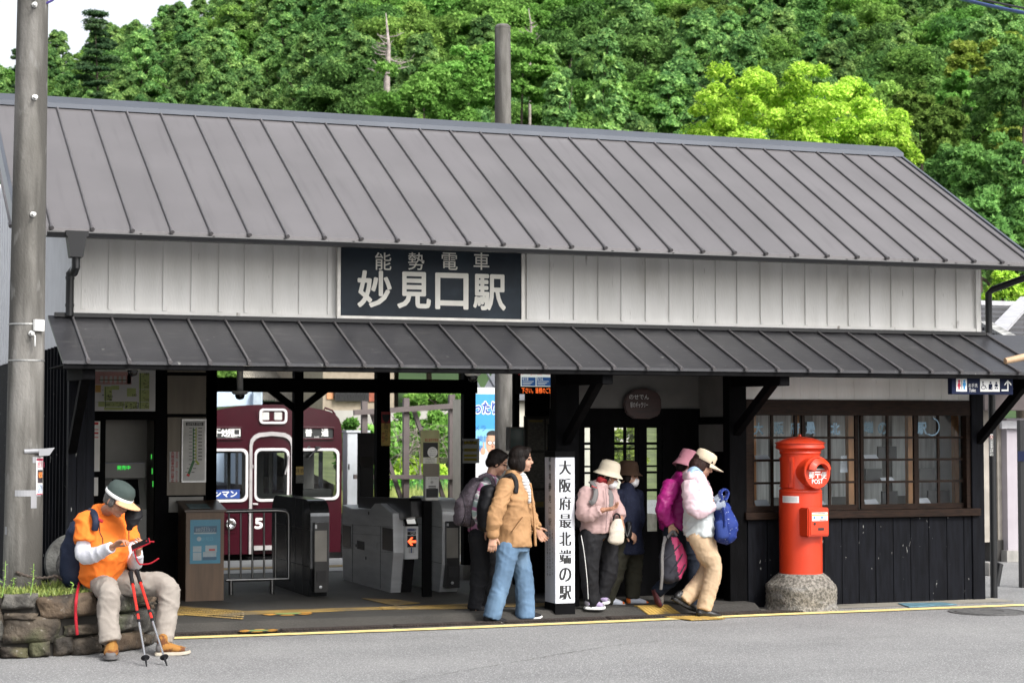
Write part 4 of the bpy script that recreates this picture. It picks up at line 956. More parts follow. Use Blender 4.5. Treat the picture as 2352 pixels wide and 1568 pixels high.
def pA_(t, a, b, c, d, Y):
    m = MB(); zm = c+(d-c)*.66; m.box(a, b, Y, Y+.006, zm, d, 0); m.box(a, b, Y, Y+.006, c, zm-.0005, 1)
    n = 16; m.add([((a+b)/2+(b-a)*.44*math.cos(math.pi+math.pi*k/n), Y-.001, d-.03+.085*math.sin(math.pi+math.pi*k/n)) for k in range(n+1)], [tuple(range(n+1))], 2)
    write(m, '監視カメラ', (a*.5+b*.5, Y, (c+zm)/2+.03), .06, nrm=(0, -1, 0), vertical=True, mi=2, off=.002, pitch=.95, fit=(.045, .2)); write(m, '作動中', (a*.8+b*.2, Y, c+.09), .035, nrm=(0, -1, 0), vertical=True, mi=0, off=.002)
    m.build('sheet', [mat('sticker_red', (.35, .02, .02), .4), mat('sticker_mustard', (.55, .38, .07), .4, var=.2, scale=20), M_ink], t, fix=False)
postposter(876, 945, 897, 1023, YBK-.01, 'red and mustard camera warning sticker on the thick black post', pA_)
def pB_(t, a, b, c, d, Y):
    m = MB(); m.box(a, b, Y, Y+.006, c, d, 0)
    for f0, f1 in ((.78, .9), (.48, .6), (.26, .36), (.1, .2)): m.box(a+.015, b-.03, Y-.0008, Y-.0001, c+(d-c)*f0, c+(d-c)*f1, 1)
    write(m, '進入禁止', ((a+b)/2-.02, Y, c+(d-c)*.84), .05, nrm=(0, -1, 0), off=.003, mi=2); write(m, '危険があります。', ((a+b)/2-.01, Y, c+(d-c)*.54), .025, nrm=(0, -1, 0), off=.003, mi=2)
    m.build('sheet', [mat('plastic_sheet', (.6, .6, .56), .2), mat('highlight', (.45, .36, .04), .4), M_ink], t, fix=False)
postposter(1063, 1007, 1101, 1063, YBK-.03, 'white plastic covered notice with yellow lines taped on the post by the gates', pB_)
def pC_(t, a, b, c, d, Y):
    m = MB(); zm = (c+d)/2; m.box(a, b, Y, Y+.005, zm, d, 0); m.box(a, b, Y, Y+.005, c, zm-.0005, 1); write(m, '注意', ((a+b)/2, Y, (zm+d)/2), .05, nrm=(0, -1, 0), off=.002, mi=2); m.build('sheet', [mat('sticker_mustard', (.3, .21, .04)), mat('dim_paper2', (.16, .16, .15), var=.3, scale=60), M_ink], t, fix=False)
postposter(680, 1071, 697, 1109, YBK-.005, 'small yellow and grey sticker on the slim post before the train', pC_)

# ------------------------------------------------------------------ lettering and cards behind the panes
M_wl = mat('pale_blue_film', (.16, .27, .36), .5)
t = thing('window_lettering', 'pale blue film characters along the top panes of the brown window', 'lettering', at(*z5(800, 370), YW+.03)); m = MB()
for ch, x, y in (('大', 195, 375), ('阪', 312, 372), ('府', 402, 372), ('最', 492, 372), ('北', 632, 376), ('端', 822, 366), ('の', 902, 374), ('駅', 1128, 374)): write(m, ch, at(*z5(x, y), YW+.02), .125, nrm=(0, -1, 0), off=-.012, offset=.004, fit=(.10, .115))
n = 22; c = at(*z5(1180, 365), YW+.035); ra = at(*z5(1225, 365), YW+.035).x-c.x
for k in range(n): 
    a0, a1 = -2.2+3.6*k/n, -2.2+3.6*(k+1)/n; m.quad(*[Vector((c.x+r*math.cos(a), c.y, c.z+r*math.sin(a))) for r, a in ((ra, a0), (ra, a1), (ra*.86, a1), (ra*.86, a0))])
m.build('lettering', M_wl, t, fix=False)
M_card = mat('white_card', (.72, .73, .80), .6, var=.03)
for i, (x0, y0, x1, y1, lb) in enumerate(((178, 525, 262, 553, 'white card on the upper shelf at the left end of the window display'), (176, 782, 258, 814, 'white card on the sill at the left end of the window display'), (800, 523, 880, 550, 'white card on the upper shelf at the middle of the window display'), (802, 778, 880, 806, 'white card on the sill at the middle of the window display'), (1110, 771, 1176, 801, 'white card on the sill near the right end of the window display'), (895, 653, 972, 676, 'white card in front of the grey screens in the window display'), (540, 788, 578, 810, 'white card on the sill just right of the post box'), (655, 528, 700, 625, 'tall pale notice hanging behind the second window sash'))):
    Y = YW+.18; a, b, c_, d_ = pl(*z5(x0, y0), *z5(x1, y1), Y); tl = .0 if i == 7 else .05; m = MB(); m.prism([(a, Y, c_), (b, Y, c_), (b-.01, Y+tl, d_), (a+.01, Y+tl, d_-.006)], (0, .006, 0)); tag(m.build('display_card', M_card), lb, 'card', 'cards in the window display')
M_scr = mat('grey_screen', (.055, .055, .06), .35)
for i, (x0, y0, x1, y1, lb) in enumerate(((803, 605, 895, 672, 'grey flat screen left of the card in the window display'), (875, 477, 980, 548, 'grey flat screen on the upper shelf of the window display'), (1108, 602, 1198, 672, 'grey flat screen behind the last window sash'), (1160, 728, 1280, 800, 'dark flat screen on the sill at the right of the window display'), (898, 732, 985, 802, 'dark gridded screen on the sill by the middle card'))):
    Y = YW+.30; a, b, c_, d_ = pl(*z5(x0, y0), *z5(x1, y1), Y); m = MB(); m.box(a, b, Y, Y+.03, c_, d_); m.box((a+b)/2-.05, (a+b)/2+.05, Y+.03, Y+.10, c_-.02, c_+.01); tag(m.build('flat_screen', M_scr), lb, 'screen', 'flat screens in the window display')
# ------------------------------------------------------------------ round red post box on its stone base
MX, MY = 8.865, 15.90
def mz(y): return at(1840, 987.65+y*.10987, MY).z      # heights read off the close view
M_mail = mat('vermilion_enamel', (.56, .042, .012), .34, var=.07, scale=2.5, bump=.02, bscale=25)
over(M_mail, (.35, .06, .03), 6, .66, .74, (1, 1, .6), .5)
MBX = thing('post_box', 'round vermilion post box with a hooded slot on a rough granite base', 'post box', (MX, MY, 0))
k = .10987/241.0
prof = [(0.001, 88), (22, 90), (30, 108), (28, 128), (60, 131), (200, 150), (360, 190), (470, 235), (525, 262), (525, 275), (500, 285), (497, 320), (510, 345), (510, 370), (495, 385), (440, 415), (425, 440), (432, 455), (432, 480), (415, 498), (410, 520), (410, 1215), (420, 1232), (440, 1242), (447, 1258), (447, 1290), (440, 1302), (440, 1312), (448, 1316), (448, 2990)]
zb_m = mz(2990)
m = MB(); m.lathe([(r*k, mz(y)) for r, y in prof], 48, (MX, MY, 0)); m.build('body', M_mail, MBX, smooth=True)
ang = math.radians(279); dv = Vector((math.cos(ang), math.sin(ang), 0)); rv = Vector((0, 0, 1)).cross(dv)*-1; rv = Vector((-dv.y, dv.x, 0))
zc = mz(868); R_ = 340*k
m = MB(); cen = Vector((MX, MY, zc))
m.lathe([(.001, .255), (R_*.86, .255), (R_*.90, .262), (R_*.97, .262), (R_, .255), (R_, .235), (R_*.95, .228), (R_*.95, 0)], 40, cen, axis=dv)
mouth = m.build('mouth', M_mail, MBX, smooth=True)
# hood over the slot: an arched shell
m = MB(); n = 16; vs = []
for i in range(n+1):
    a = math.radians(8)+math.radians(164)*i/n
    for rr_, out in ((R_*.80, .258), (R_*.86, .30), (R_*.58, .335), (R_*.50, .335), (R_*.5, .258)):
        vs.append(cen+rv*(rr_*math.cos(a))+Vector((0, 0, 1))*(rr_*math.sin(a)*.92+.012)+dv*out)
fs = []
for i in range(n):
    for j in range(5): fs.append((i*5+j, i*5+(j+1) % 5, (i+1)*5+(j+1) % 5, (i+1)*5+j))
fs += [(0, 1, 2, 3, 4), tuple(n*5+j for j in (4, 3, 2, 1, 0))]
m.add(vs, fs); m.build('hood', M_mail, mouth, smooth=True)
m = MB(); c2 = cen+dv*.257+Vector((0, 0, .028)); m.add([c2+rv*(s*R_*.52)+Vector((0, 0, t*R_)) for s, t in ((-1, 0), (1, 0), (.7, .36), (-.7, .36))], [(0, 1, 2, 3)]); m.build('slot', M_ink, mouth, fix=False)
m = MB(); c2 = cen+dv*.26+Vector((0, 0, .024)); m.prism([c2+rv*(s*R_*.5)+Vector((0, 0, t)) for s, t in ((-1, 0), (1, 0), (1, .012), (-1, .012))], dv*.012); m.build('slot_lip', mat('worn_steel', (.4, .38, .36), .4, .6), mouth)
m = MB(); kw = dict(right=rv, up=(0, 0, 1), nrm=dv, off=.258)
def onface(dx, dz): return cen+rv*dx+Vector((0, 0, dz))
write(m, '郵', onface(-.071, -.025), .07, offset=.0008, **kw); write(m, '便', onface(.075, -.028), .07, offset=.0008, **kw); write(m, 'POST', onface(0, -.085), .058, offset=.0008, fit=(.132, .042), **kw)
for s0, s1, t0, t1 in ((-.032, .036, -.003, .008), (-.032, .036, -.024, -.013), (-.004, .008, -.055, -.022)):
    m.add([cen+rv*s+Vector((0, 0, t))+dv*(.259+.0004*(t1 < -.01)) for s, t in ((s0, t0), (s1, t0), (s1, t1), (s0, t1))], [(0, 1, 2, 3)])
m.build('lettering', M_paper, mouth, fix=False)
# collection box
def zm5(y): return at(1840, 832.6+y*.4028, MY).z
m = MB(); zt_c, zb_c = zm5(820), zm5(983); hw = .125; c0 = Vector((MX, MY, 0))+rv*-.01
m.prism([c0+rv*s+dv*t+Vector((0, 0, zb_c)) for s, t in ((-hw, .12), (hw, .12), (hw, .285), (-hw, .285))], (0, 0, zt_c-zb_c))
cb = m.build('collection_box', M_mail, MBX, bevel=.010)
m = MB(); m.prism([c0+rv*s+dv*.286+Vector((0, 0, z)) for s, z in ((-hw+.02, zb_c+.02), (hw-.015, zb_c+.02), (hw-.015, zt_c-.03), (-hw+.02, zt_c-.03))], dv*.007); m.build('door', M_mail, cb, bevel=.003)
m = MB(); zs0, zs1 = zm5(930), zm5(845)
def cq(s0, s1, t0, t1, o, mi): m.add([c0+rv*s+dv*(.2935+o)+Vector((0, 0, t)) for s, t in ((s0, t0), (s1, t0), (s1, t1), (s0, t1))], [(0, 1, 2, 3)], mi)
za, zb2 = zm5(893), zm5(846)
cq(-.085, .10, za, zb2, .0005, 0); cq(-.085, .10, zb2-.03, zb2-.018, .001, 1); cq(-.07, -.045, za+.02, za+.04, .001, 2); cq(.02, .045, za+.02, za+.04, .001, 2); cq(.0, .09, za+.004, za+.012, .001, 3)
for i in range(3): cq(-.035, .01, za+.02+i*.008, za+.023+i*.008, .001, 4); cq(.052, .09, za+.02+i*.008, za+.023+i*.008, .001, 4)
cq(-.06, .07, zb2-.012, zb2-.006, .001, 4)
m.build('collection_label', [M_paper, mat('label_yellow', (.8, .6, .1)), mat('label_blue', (.05, .2, .5)), mat('label_red', (.6, .05, .05)), M_ink], cb, fix=False)
m = MB(); zk = zm5(908); m.lathe([(.012, .293), (.012, .298), (.001, .298)], 12, c0+rv*-.055+Vector((0, 0, zk)), axis=dv); m.prism([c0+rv*(s-.055)+dv*.2985+Vector((0, 0, zk+t)) for s, t in ((-.004, -.016), (.004, -.016), (.003, .006), (-.003, .006))], dv*.001)
m.prism([c0+rv*(s+.02)+dv*.2935+Vector((0, 0, zm5(940)+t)) for s, t in ((-.035, -.012), (.035, -.012), (.035, .012), (-.035, .012))], dv*.002); m.build('lock', M_ink, cb)
# hinged side door and a small timetable sticker, curved with the body
def curved(mb, a0, a1, r, z0, z1, th, mi=0, n=10):
    vs = []
    for i in range(n+1):
        a = math.radians(a0+(a1-a0)*i/n); d = Vector((math.cos(a), math.sin(a), 0))
        for rr_, z in ((r, z0), (r+th, z0), (r+th, z1), (r, z1)): vs.append(Vector((MX, MY, z))+d*rr_)
    fs = []
    for i in range(n):
        for j in range(4): fs.append((i*4+j, i*4+(j+1) % 4, (i+1)*4+(j+1) % 4, (i+1)*4+j))
    fs += [(0, 1, 2, 3), tuple(n*4+j for j in (3, 2, 1, 0))]; mb.add(vs, fs, mi)
m = MB(); curved(m, 158, 216, 410*k, mz(1175), mz(560), .006)
curved(m, 156, 222, 410*k+.004, mz(620), mz(575), .008); curved(m, 156, 222, 410*k+.004, mz(1185), mz(1150), .008)
curved(m, 215, 222, 410*k+.002, mz(1190), mz(545), .012)
for y in (560, 1090): curved(m, 210, 221, 410*k+.004, mz(y+90), mz(y), .016)
m.build('side_door', M_mail, MBX)
m = MB(); curved(m, 186, 237, 448*k, mz(1500), mz(1362), .0012, 0)
for i in range(5): curved(m, 190, 233, 448*k+.001, mz(1392+i*20), mz(1388+i*20), .0012, 1)
m.build('sticker', [M_paper, mat('grey_print', (.2, .2, .22))], MBX)
# granite base
M_gran = mat('rough_granite', (.10, .092, .078), .9, col2=(.25, .23, .20), scale=34, bump=.8, bscale=60, lo=.40, hi=.62)
over(M_gran, (.05, .046, .04), 60, .57, .64, (1, 1, 1), .75); over(M_gran, (.27, .27, .27), 3, .55, .62, (1, 1, 3), .35); over(M_gran, (.42, .10, .07), 4.5, .70, .735, (1, 1, .4), .5)
m = MB(); n = 72; rows = [(.0, zb_m+.002), (.215, zb_m+.004), (.232, zb_m-.012), (.30, zb_m-.085), (.318, zb_m-.10), (.326, zb_m-.125), (.325, .12), (.323, .05), (.335, .02), (.36, -.01)]
rr = random.Random(11); vs = []; fs = []
rows2 = []
for (ra, za), (rb, zb3) in zip(rows, rows[1:]):
    s = max(1, int(math.hypot(rb-ra, zb3-za)/.02))
    rows2 += [(ra+(rb-ra)*i/s, za+(zb3-za)*i/s) for i in range(s)]
rows2.append(rows[-1])
for r, z in rows2:
    for q in range(n):
        a = 2*math.pi*q/n; sq = 1+.035*math.cos(4*(a-ang))*-1*(r > .24)
        j = (rr.uniform(-.004, .004)+.003*math.sin(a*5+z*30)+.002*math.sin(a*11-z*60)) if r > .22 else 0
        vs.append((MX+(r*sq+j)*math.cos(a), MY+(r*sq+j)*math.sin(a), z+(rr.uniform(-.003, .003) if r > .22 else 0)))
for i in range(len(rows2)-1):
    for q in range(n): fs.append((i*n+q, i*n+(q+1) % n, (i+1)*n+(q+1) % n, (i+1)*n+q))
m.add(vs, fs); m.build('stone_base', M_gran, MBX, smooth='all')

# ------------------------------------------------------------------ concrete poles
M_pole = mat('weathered_concrete_pole', (.135, .128, .115), .9, col2=(.20, .192, .178), scale=5, stretch=(1, 1, .5), bump=.3, bscale=60)
over(M_pole, (.055, .052, .046), 2.1, .38, .54, (2.5, 2.5, .3), .9); over(M_pole, (.25, .245, .235), 14, .62, .70, (1, 1, .3), .4)
def pole(name, bx, by, zb, tx, ty, zt, rb, rt, label, rad=28):
    t = thing(name, label, 'utility pole', (bx, by, zb)); m = MB()
    N = 14; pts = [(bx+(tx-bx)*i/N, by+(ty-by)*i/N, zb+(zt-zb)*i/N) for i in range(N+1)]
    m.tube(pts, [rb+(rt-rb)*i/N for i in range(N+1)], rad); m.build('shaft', M_pole, t, smooth=True); return t
A = at(51, 1345, 15.2); B = at(75, 0, 15.2); s = 9.0/(B.z-A.z); T_ = A+(B-A)*s
rB = (at(97, 1350, 15.2).x-at(5, 1350, 15.2).x)/2*.97; rT = (at(112, 0, 15.2).x-at(38, 0, 15.2).x)/2*.97
PO = pole('utility_pole', A.x-(B.x-A.x)*.48/(B.z-A.z)*1.0, 15.2, 0, T_.x, 15.2, 9.0, rB+.005, rB+(rT-rB)*s, 'thick weathered concrete utility pole rising out of the stone planter')
def pc(px, py): 
    z = at(px, py, 15.2).z; f = (z-A.z)/(B.z-A.z); return Vector((A.x+(B.x-A.x)*f, 15.2, z)), rB+(rT-rB)*f
def ponface(px, py, off=0.0):
    c, r = pc(px, py); x = at(px, py, 15.2-r*.8).x; dx = max(-r*.98, min(r*.98, x-c.x)); return Vector((c.x+dx, 15.2-math.sqrt(r*r-dx*dx)-off, c.z)), math.atan2(-math.sqrt(r*r-dx*dx), dx), c, r
M_galv = mat('galvanised', (.42, .42, .41), .4, .8)
for (px, py) in ((78, 231), (74, 497), (70, 768), (78, 20)):
    p, a, c, r = ponface(px, py); d = Vector((math.cos(a), math.sin(a), 0)); m = MB(); m.lathe([(.022, -.01), (.022, .012), (.012, .014), (.012, .05), (.016, .05), (.016, .062), (.001, .062)], 12, p, axis=d)
    if py == 768: m.tube([p+d*.03, p+d*.05+Vector((.02, 0, -.02)), p+d*.05+Vector((.02, 0, -.1))], .009, 8)
    m.build('bolt', M_galv, PO, smooth=True)
def pole_wrap(mb, px0, px1, py0, py1, off, mi=0, n=10, bulge=0):
    vs = []
    for i in range(n+1):
        px = px0+(px1-px0)*i/n
        for py in (py0, py1): p, *_ = ponface(px, py, off); vs.append(p)
    mb.add(vs, [(2*i, 2*i+2, 2*i+3, 2*i+1) for i in range(n)], mi)
for py in (745, 828):
    c, r = pc(60, py); m = MB(); m.lathe([(r+.001, -.006), (r+.005, -.006), (r+.005, .006), (r+.001, .006)], 32, c); m.build('band', M_galv, PO)
p, a, c, r = ponface(86, 749); d = Vector((math.cos(a), math.sin(a), 0)); s_ = Vector((-d.y, d.x, 0))
m = MB(); m.prism([p+s_*u+Vector((0, 0, v)) for u, v in ((-.045, -.045), (.045, -.045), (.045, .045), (-.045, .045))], d*.03); m.build('white_tag', M_paper, PO, bevel=.003)
M_tape = mat('dull_tape', (.27, .275, .29), .3, var=.06)
for i_, q in enumerate(((82, 88, 1045, 1136), (34, 101, 1124, 1138), (70, 84, 1138, 1165), (12, 17, 1208, 1226), (74, 84, 1048, 1062))): m = MB(); pole_wrap(m, *q, .003+.0006*i_); m.build('tape', M_tape, PO, fix=False)
m = MB(); pole_wrap(m, 83, 101.5, 1049, 1135, .006, 0); pole_wrap(m, 84, 101.5, 1052, 1057, .0075, 1); pole_wrap(m, 86, 100, 1078, 1108, .0075, 2); pole_wrap(m, 89, 99, 1083, 1096, .0085, 3); pole_wrap(m, 86, 100, 1112, 1130, .0075, 4); pole_wrap(m, 84, 101.5, 1132, 1134.5, .0078, 1)
p, a, c, r = ponface(92, 1066); write(m, '吉川', p, .05, right=(-math.sin(a), math.cos(a), 0), nrm=(math.cos(a), math.sin(a), 0), off=.009, mi=1)
m.build('poster', [M_paper, mat('crimson_print', (.5, .04, .10)), mat('dark_photo', (.03, .025, .03), var=.8, scale=40), mat('orange_photo', (.5, .16, .04), var=.7, scale=50), mat('pale_text', (.35, .4, .5), var=.6, scale=70)], PO, fix=False)
p, *_ = ponface(88, 1036); m = MB(); m.tube([p+Vector((-.11, -.03, .0)), p+Vector((.04, -.03, .006))], .018, 12); m.prism([p+Vector(q) for q in ((0, -.05, .02), (.12, -.05, .03), (.08, -.05, -.03), (.0, -.05, -.035))], (0, .004, 0)); m.build('rolled_sheet', M_tape, PO)
# pole behind the station
D0 = dist(1158, 1000, 29); D1 = dist(1154.5, 57, 29); dz = (D0.z+1.65)/(D1.z-D0.z); base = D0-(D1-D0)*dz
P2 = pole('utility_pole', base.x, base.y, -1.65, D1.x, D1.y, D1.z-.06, .158, .122, 'bare concrete pole standing behind the station roof', 24)
m = MB(); m.lathe([(.122, -.06), (.12, -.03), (.09, 0), (.001, .012)], 20, D1); m.build('cap', M_pole, P2, smooth=True)
# cables
M_cab = mat('cable_black', (.01, .01, .012), .5); M_cabb = mat('cable_blue', (.03, .08, .28), .4); M_cabg = mat('cable_green', (.03, .16, .12), .4)
def cable(label, pts, r, m_): 
    m = MB(); m.tube(pts, r, 8); tag(m.build('cable', m_, smooth=True), label, 'cable')
def span(a, b, sag, n=14): return [a+(b-a)*i/n-Vector((0, 0, 4*sag*(i/n)*(1-i/n))) for i in range(n+1)]
a = dist(2230, -14, 16); b = dist(2500, 46, 12.5)
cable('black overhead cable at the top right corner', span(dist(2100, -38, 17), dist(2560, 56, 12.5), .02), .008, M_cab); cable('blue overhead cable hanging just under the black one', span(dist(2110, -30, 17.1), dist(2560, 64, 12.55), .03), .011, M_cabb); cable('thin green overhead cable beside the blue one', span(dist(2105, -27, 17.2), dist(2560, 68, 12.6), .03), .006, M_cabg)
p, *_ = ponface(108, 12); cable('short purple cable tied to the top of the thick pole', [p, p+Vector((.04, -.02, .02)), p+Vector((.12, -.05, .10)), p+Vector((.35, -.2, .35)), p+Vector((.8, -.5, .9))], .010, mat('cable_purple', (.08, .06, .25), .4))
p, *_ = ponface(80, 8); cable('white cable entering the thick pole near its top', [p+Vector((-.02, 0, .1)), p+Vector((-.02, -.03, .06)), p+Vector((0, -.03, .02)), p], .008, M_white)

# ------------------------------------------------------------------ stone planter with soil, grass and stakes
SPx = [(-1.6, 14.70), (-.6, 14.66), (.4, 14.62), (1.2, 14.58), (1.7, 14.56), (2.1, 14.62), (2.38, 14.80), (2.55, 15.05), (2.60, 15.4), (2.50, 15.75), (2.3, 15.98)]
def smooth_path(P_, n):
    out = []
    for i in range(len(P_)-1):
        p0, p1, p2, p3 = [Vector((*P_[max(0, min(len(P_)-1, i+k))], 0)) for k in (-1, 0, 1, 2)]
        for j in range(n):
            t = j/n; out.append(.5*((2*p1)+(p2-p0)*t+(2*p0-5*p1+4*p2-p3)*t*t+(-p0+3*p1-3*p2+p3)*t**3))
    out.append(Vector((*P_[-1], 0))); return out
SP_ = smooth_path(SPx, 20); cum = [0]
for a, b in zip(SP_, SP_[1:]): cum.append(cum[-1]+(b-a).length)
def on_path(s):
    s = max(0, min(cum[-1]-1e-6, s)); i = max(j for j in range(len(cum)-1) if cum[j] <= s); t = (s-cum[i])/(cum[i+1]-cum[i])
    p = SP_[i]+(SP_[i+1]-SP_[i])*t; d = (SP_[i+1]-SP_[i]).normalized(); return p, Vector((d.y, -d.x, 0))
PH = .475
SPT = thing('stone_planter', 'low planter of brown mossy stones around the foot of the utility pole', 'planter', (1.0, 14.6, 0))
ST = [mat('brown_field_stone', (.040, .031, .022), .85, col2=(.105, .082, .058), scale=5, bump=1.0, bscale=26), mat('grey_field_stone', (.046, .043, .038), .85, col2=(.13, .122, .108), scale=6, bump=1.0, bscale=30), mat('rust_field_stone', (.055, .036, .022), .85, col2=(.12, .085, .055), scale=5, bump=1.0, bscale=24)]
for q in ST: over(q, (.016, .014, .012), 4, .50, .62, (1, 1, 1), .8); over(q, (.05, .06, .022), 2.6, .56, .68, (1, 1, 1), .65); over(q, (.24, .22, .19), 20, .63, .70, (1, 1, 1), .55)
m = MB(); back = []; 
for p in range(0, len(SP_), 2):
    q, nrm_ = on_path(cum[p]); back.append(q-nrm_*.05)
for a, b in zip(back, back[1:]): m.quad(a, b, b+Vector((0, 0, PH-.02)), a+Vector((0, 0, PH-.02)))
m.build('mortar', mat('dark_mortar', (.030, .027, .023), .95, var=.3), SPT, fix=False)
rr = random.Random(21)
m = MB()
def stone(s0, s1, z0, z1):
    nu, nv = 9, 7; vs = []; fs = []; g = .004; ph = [rr.uniform(0, 6.28) for _ in range(6)]; prot = rr.uniform(-.006, .022); sk = [rr.uniform(-.022, .022) for _ in range(8)]
    for j in range(nv+1):
        for i in range(nu+1):
            u, v = i/nu, j/nv
            e = lambda t: (1-abs(2*t-1)**8)
            edge = min(e(u), e(v))
            dep = prot+.028*edge**.6-.03*(1-edge)+.009*math.sin(5*u+ph[0])*math.sin(4*v+ph[1])+.007*math.sin(11*u+ph[2]+7*v)+rr.uniform(-.004, .004)
            uu = u+.03*math.sin(6*v+ph[3])*(1 if 0 < i < nu else .6); vv = v+.035*math.sin(5*u+ph[4])
            ss = s0+g+(s1-s0-2*g)*uu+sk[0]*v+sk[1]*(1-v); zz_ = z0+g+(z1-z0-2*g)*vv+sk[2]*u+sk[3]*(1-u)
            if j == nv and z1 > PH-.05: zz_ = min(zz_, z1+.012)
            q, nn = on_path(ss); vs.append(q+nn*dep+Vector((0, 0, max(-.01, zz_))))
    for j in range(nv):
        for i in range(nu): k = j*(nu+1)+i; fs.append((k, k+1, k+nu+2, k+nu+1))
    top = [(nv)*(nu+1)+i for i in range(nu+1)]; k0_ = len(vs)
    for i in top: v = Vector(vs[i]); q = v.copy(); vs.append(q)
    for i, t in enumerate(top):
        ss = s0+(s1-s0)*i/nu; q, nn = on_path(ss); vs[k0_+i] = Vector((0, 0, vs[t][2]-.004))+Vector((q.x, q.y, 0))-nn*.13
    for i in range(nu): fs.append((top[i], top[i+1], k0_+i+1, k0_+i))
    m.add(vs, fs, rr.choice((0, 0, 1, 2)))
lv = [(0, .13), (.13, .285), (.285, PH)]
def wav(z, s): return z if z < .01 or z > PH-.02 else z+.028*math.sin(s*5.1+z*20)+.018*math.sin(s*11.7+z*7)
for z0_, z1_ in lv:
    s = .5+rr.uniform(0, .2)
    while s < cum[-1]-.1:
        w_ = rr.uniform(.15, .44) if z0_ < .2 else rr.uniform(.2, .52)
        if z0_ > 0 and rr.random() < .16: stone(s, s+w_, wav(z0_, s), wav((z0_+z1_)/2, s+.4)); stone(s, s+w_, wav((z0_+z1_)/2, s+.4), wav(z1_, s) if z1_ < PH-.02 else PH+rr.uniform(-.012, .012))
        else: stone(s, s+w_, wav(z0_, s), wav(z1_, s) if z1_ < PH-.02 else PH+rr.uniform(-.012, .012))
        s += w_
m.build('stones', ST, SPT, smooth='all', fix=False)
M_soil = mat('mossy_soil', (.05, .042, .028), .95, col2=(.085, .10, .035), scale=6, bump=.6, bscale=30)
m = MB(); ring = [on_path(c)[0]-on_path(c)[1]*.10 for c in [cum[-1]*i/40 for i in range(41)]]
inner = [(x, y) for x, y in [(2.1, 15.98), (-1.6, 15.98)]]
pts = ring+[Vector((x, y, 0)) for x, y in inner]; cz = Vector((.6, 15.3, PH+.01))
m.add([Vector((p.x, p.y, PH-.03)) for p in pts]+[cz], [(i, (i+1) % len(pts), len(pts)) for i in range(len(pts))]); m.build('soil', M_soil, SPT, fix=False)
M_grass = mat('grass_blade', (.10, .16, .03), .6, col2=(.26, .30, .07), scale=30, var=.3)
m = MB(); rr = random.Random(2)
for i in range(9500):
    ss = rr.uniform(.4, cum[-1]-.3); q, nn = on_path(ss); dp = rr.uniform(.03, .55)**1.0; p = q-nn*dp
    if math.hypot(p.x-1.58, p.y-15.2) < .2 or p.y > 15.95: continue
    h = rr.uniform(.015, .05)*(1+.8*(math.sin(ss*7)*math.sin(dp*9) > .2)); a = rr.uniform(0, 6.28); w = rr.uniform(.0035, .008); l = Vector((rr.uniform(-.6, .6), rr.uniform(-.6, .6), 1))*h
    b = Vector((p.x, p.y, PH-.028+.03*dp)); d = Vector((math.cos(a), math.sin(a), 0))*w
    m.add([b-d, b+d, b+l*.6+d*.7, b+l*.6-d*.7, b+l], [(0, 1, 2, 3), (3, 2, 4)])
g = m.build('grass', M_grass, fix=False); g['kind'] = 'stuff'
# weeds
M_leafy = mat('young_leaf', (.16, .30, .05), .5, col2=(.28, .42, .10), scale=20)
def weed(px, py, h, n, label, sd):
    b = gr(px, py, PH); rr = random.Random(sd); t = thing('weed', label, 'plant', b); m = MB()
    tip = b+Vector((.02, -.01, h)); m.tube([b, b+(tip-b)*.5+Vector((.008, 0, 0)), tip], [.004, .0035, .002], 6)
    for i in range(n):
        f = .3+.7*i/n; p = b+(tip-b)*f; a = i*2.4+rr.uniform(0, .4); d = Vector((math.cos(a), math.sin(a)*.8, rr.uniform(.1, .6))).normalized(); s_ = d.cross(Vector((0, 0, 1))).normalized(); L = rr.uniform(.03, .055)*(1.15-.5*f)
        m.add([p, p+d*L*.5+s_*L*.32, p+d*L, p+d*L*.5-s_*L*.32], [(0, 1, 2, 3)])
    m.build('foliage', M_leafy, t, fix=False)
weed(70, 1366, .235, 12, 'young leafy weed beside the rope in the planter', 1); weed(5, 1368, .26, 10, 'tall thin weed at the left edge of the planter', 2); weed(161, 1362, .08, 7, 'tiny reddish weed near the seated man', 3); weed(25, 1362, .12, 9, 'small weed left of the short brown stake', 4)
M_stake = mat('grey_driftwood', (.17, .14, .11), .85, var=.35, scale=6, stretch=(6, 6, .8), bump=.4, bscale=30)
def stake(a, b, r, label):
    m = MB(); a = Vector(a); b = Vector(b); d = (b-a); m.tube([a, a+d*.5, b-d*.06, b], [r, r*1.02, r*.98, r*.8], 10); tag(m.build('stake', M_stake, smooth=True), label, 'stake')
p = gr(37, 1352, PH-.04); q = at(41, 1296, p.y); stake(p, (q.x, p.y, q.z), .026, 'short upright brown stake with the rope tied to it')
p = gr(113, 1352, PH-.03); q = at(146, 1314, p.y-.02); stake(p, q, .028, 'leaning grey driftwood stake beside the seated man')
m = MB(); pa_ = at(39, 1313, 15.0); pb_ = at(128, 1321, 14.9); pc_ = at(170, 1332, 15.0); n = 40
rope = span(pa_, pb_, .03, 24)+span(pb_, pc_, .02, 10)[1:]
m.tube([v+Vector((0, .004*math.sin(i*2.2), .004*math.cos(i*2.2))) for i, v in enumerate(rope)], .011, 8); rope2 = span(pa_+Vector((0, .05, -.0)), at(80, 1345, 15.1), .01, 12); m.tube(rope2, .010, 8)
tag(m.build('rope', mat('brown_rope', (.07, .055, .045), .9, var=.3, scale=60), smooth=True), 'brown rope slung between the stakes in the planter', 'rope')
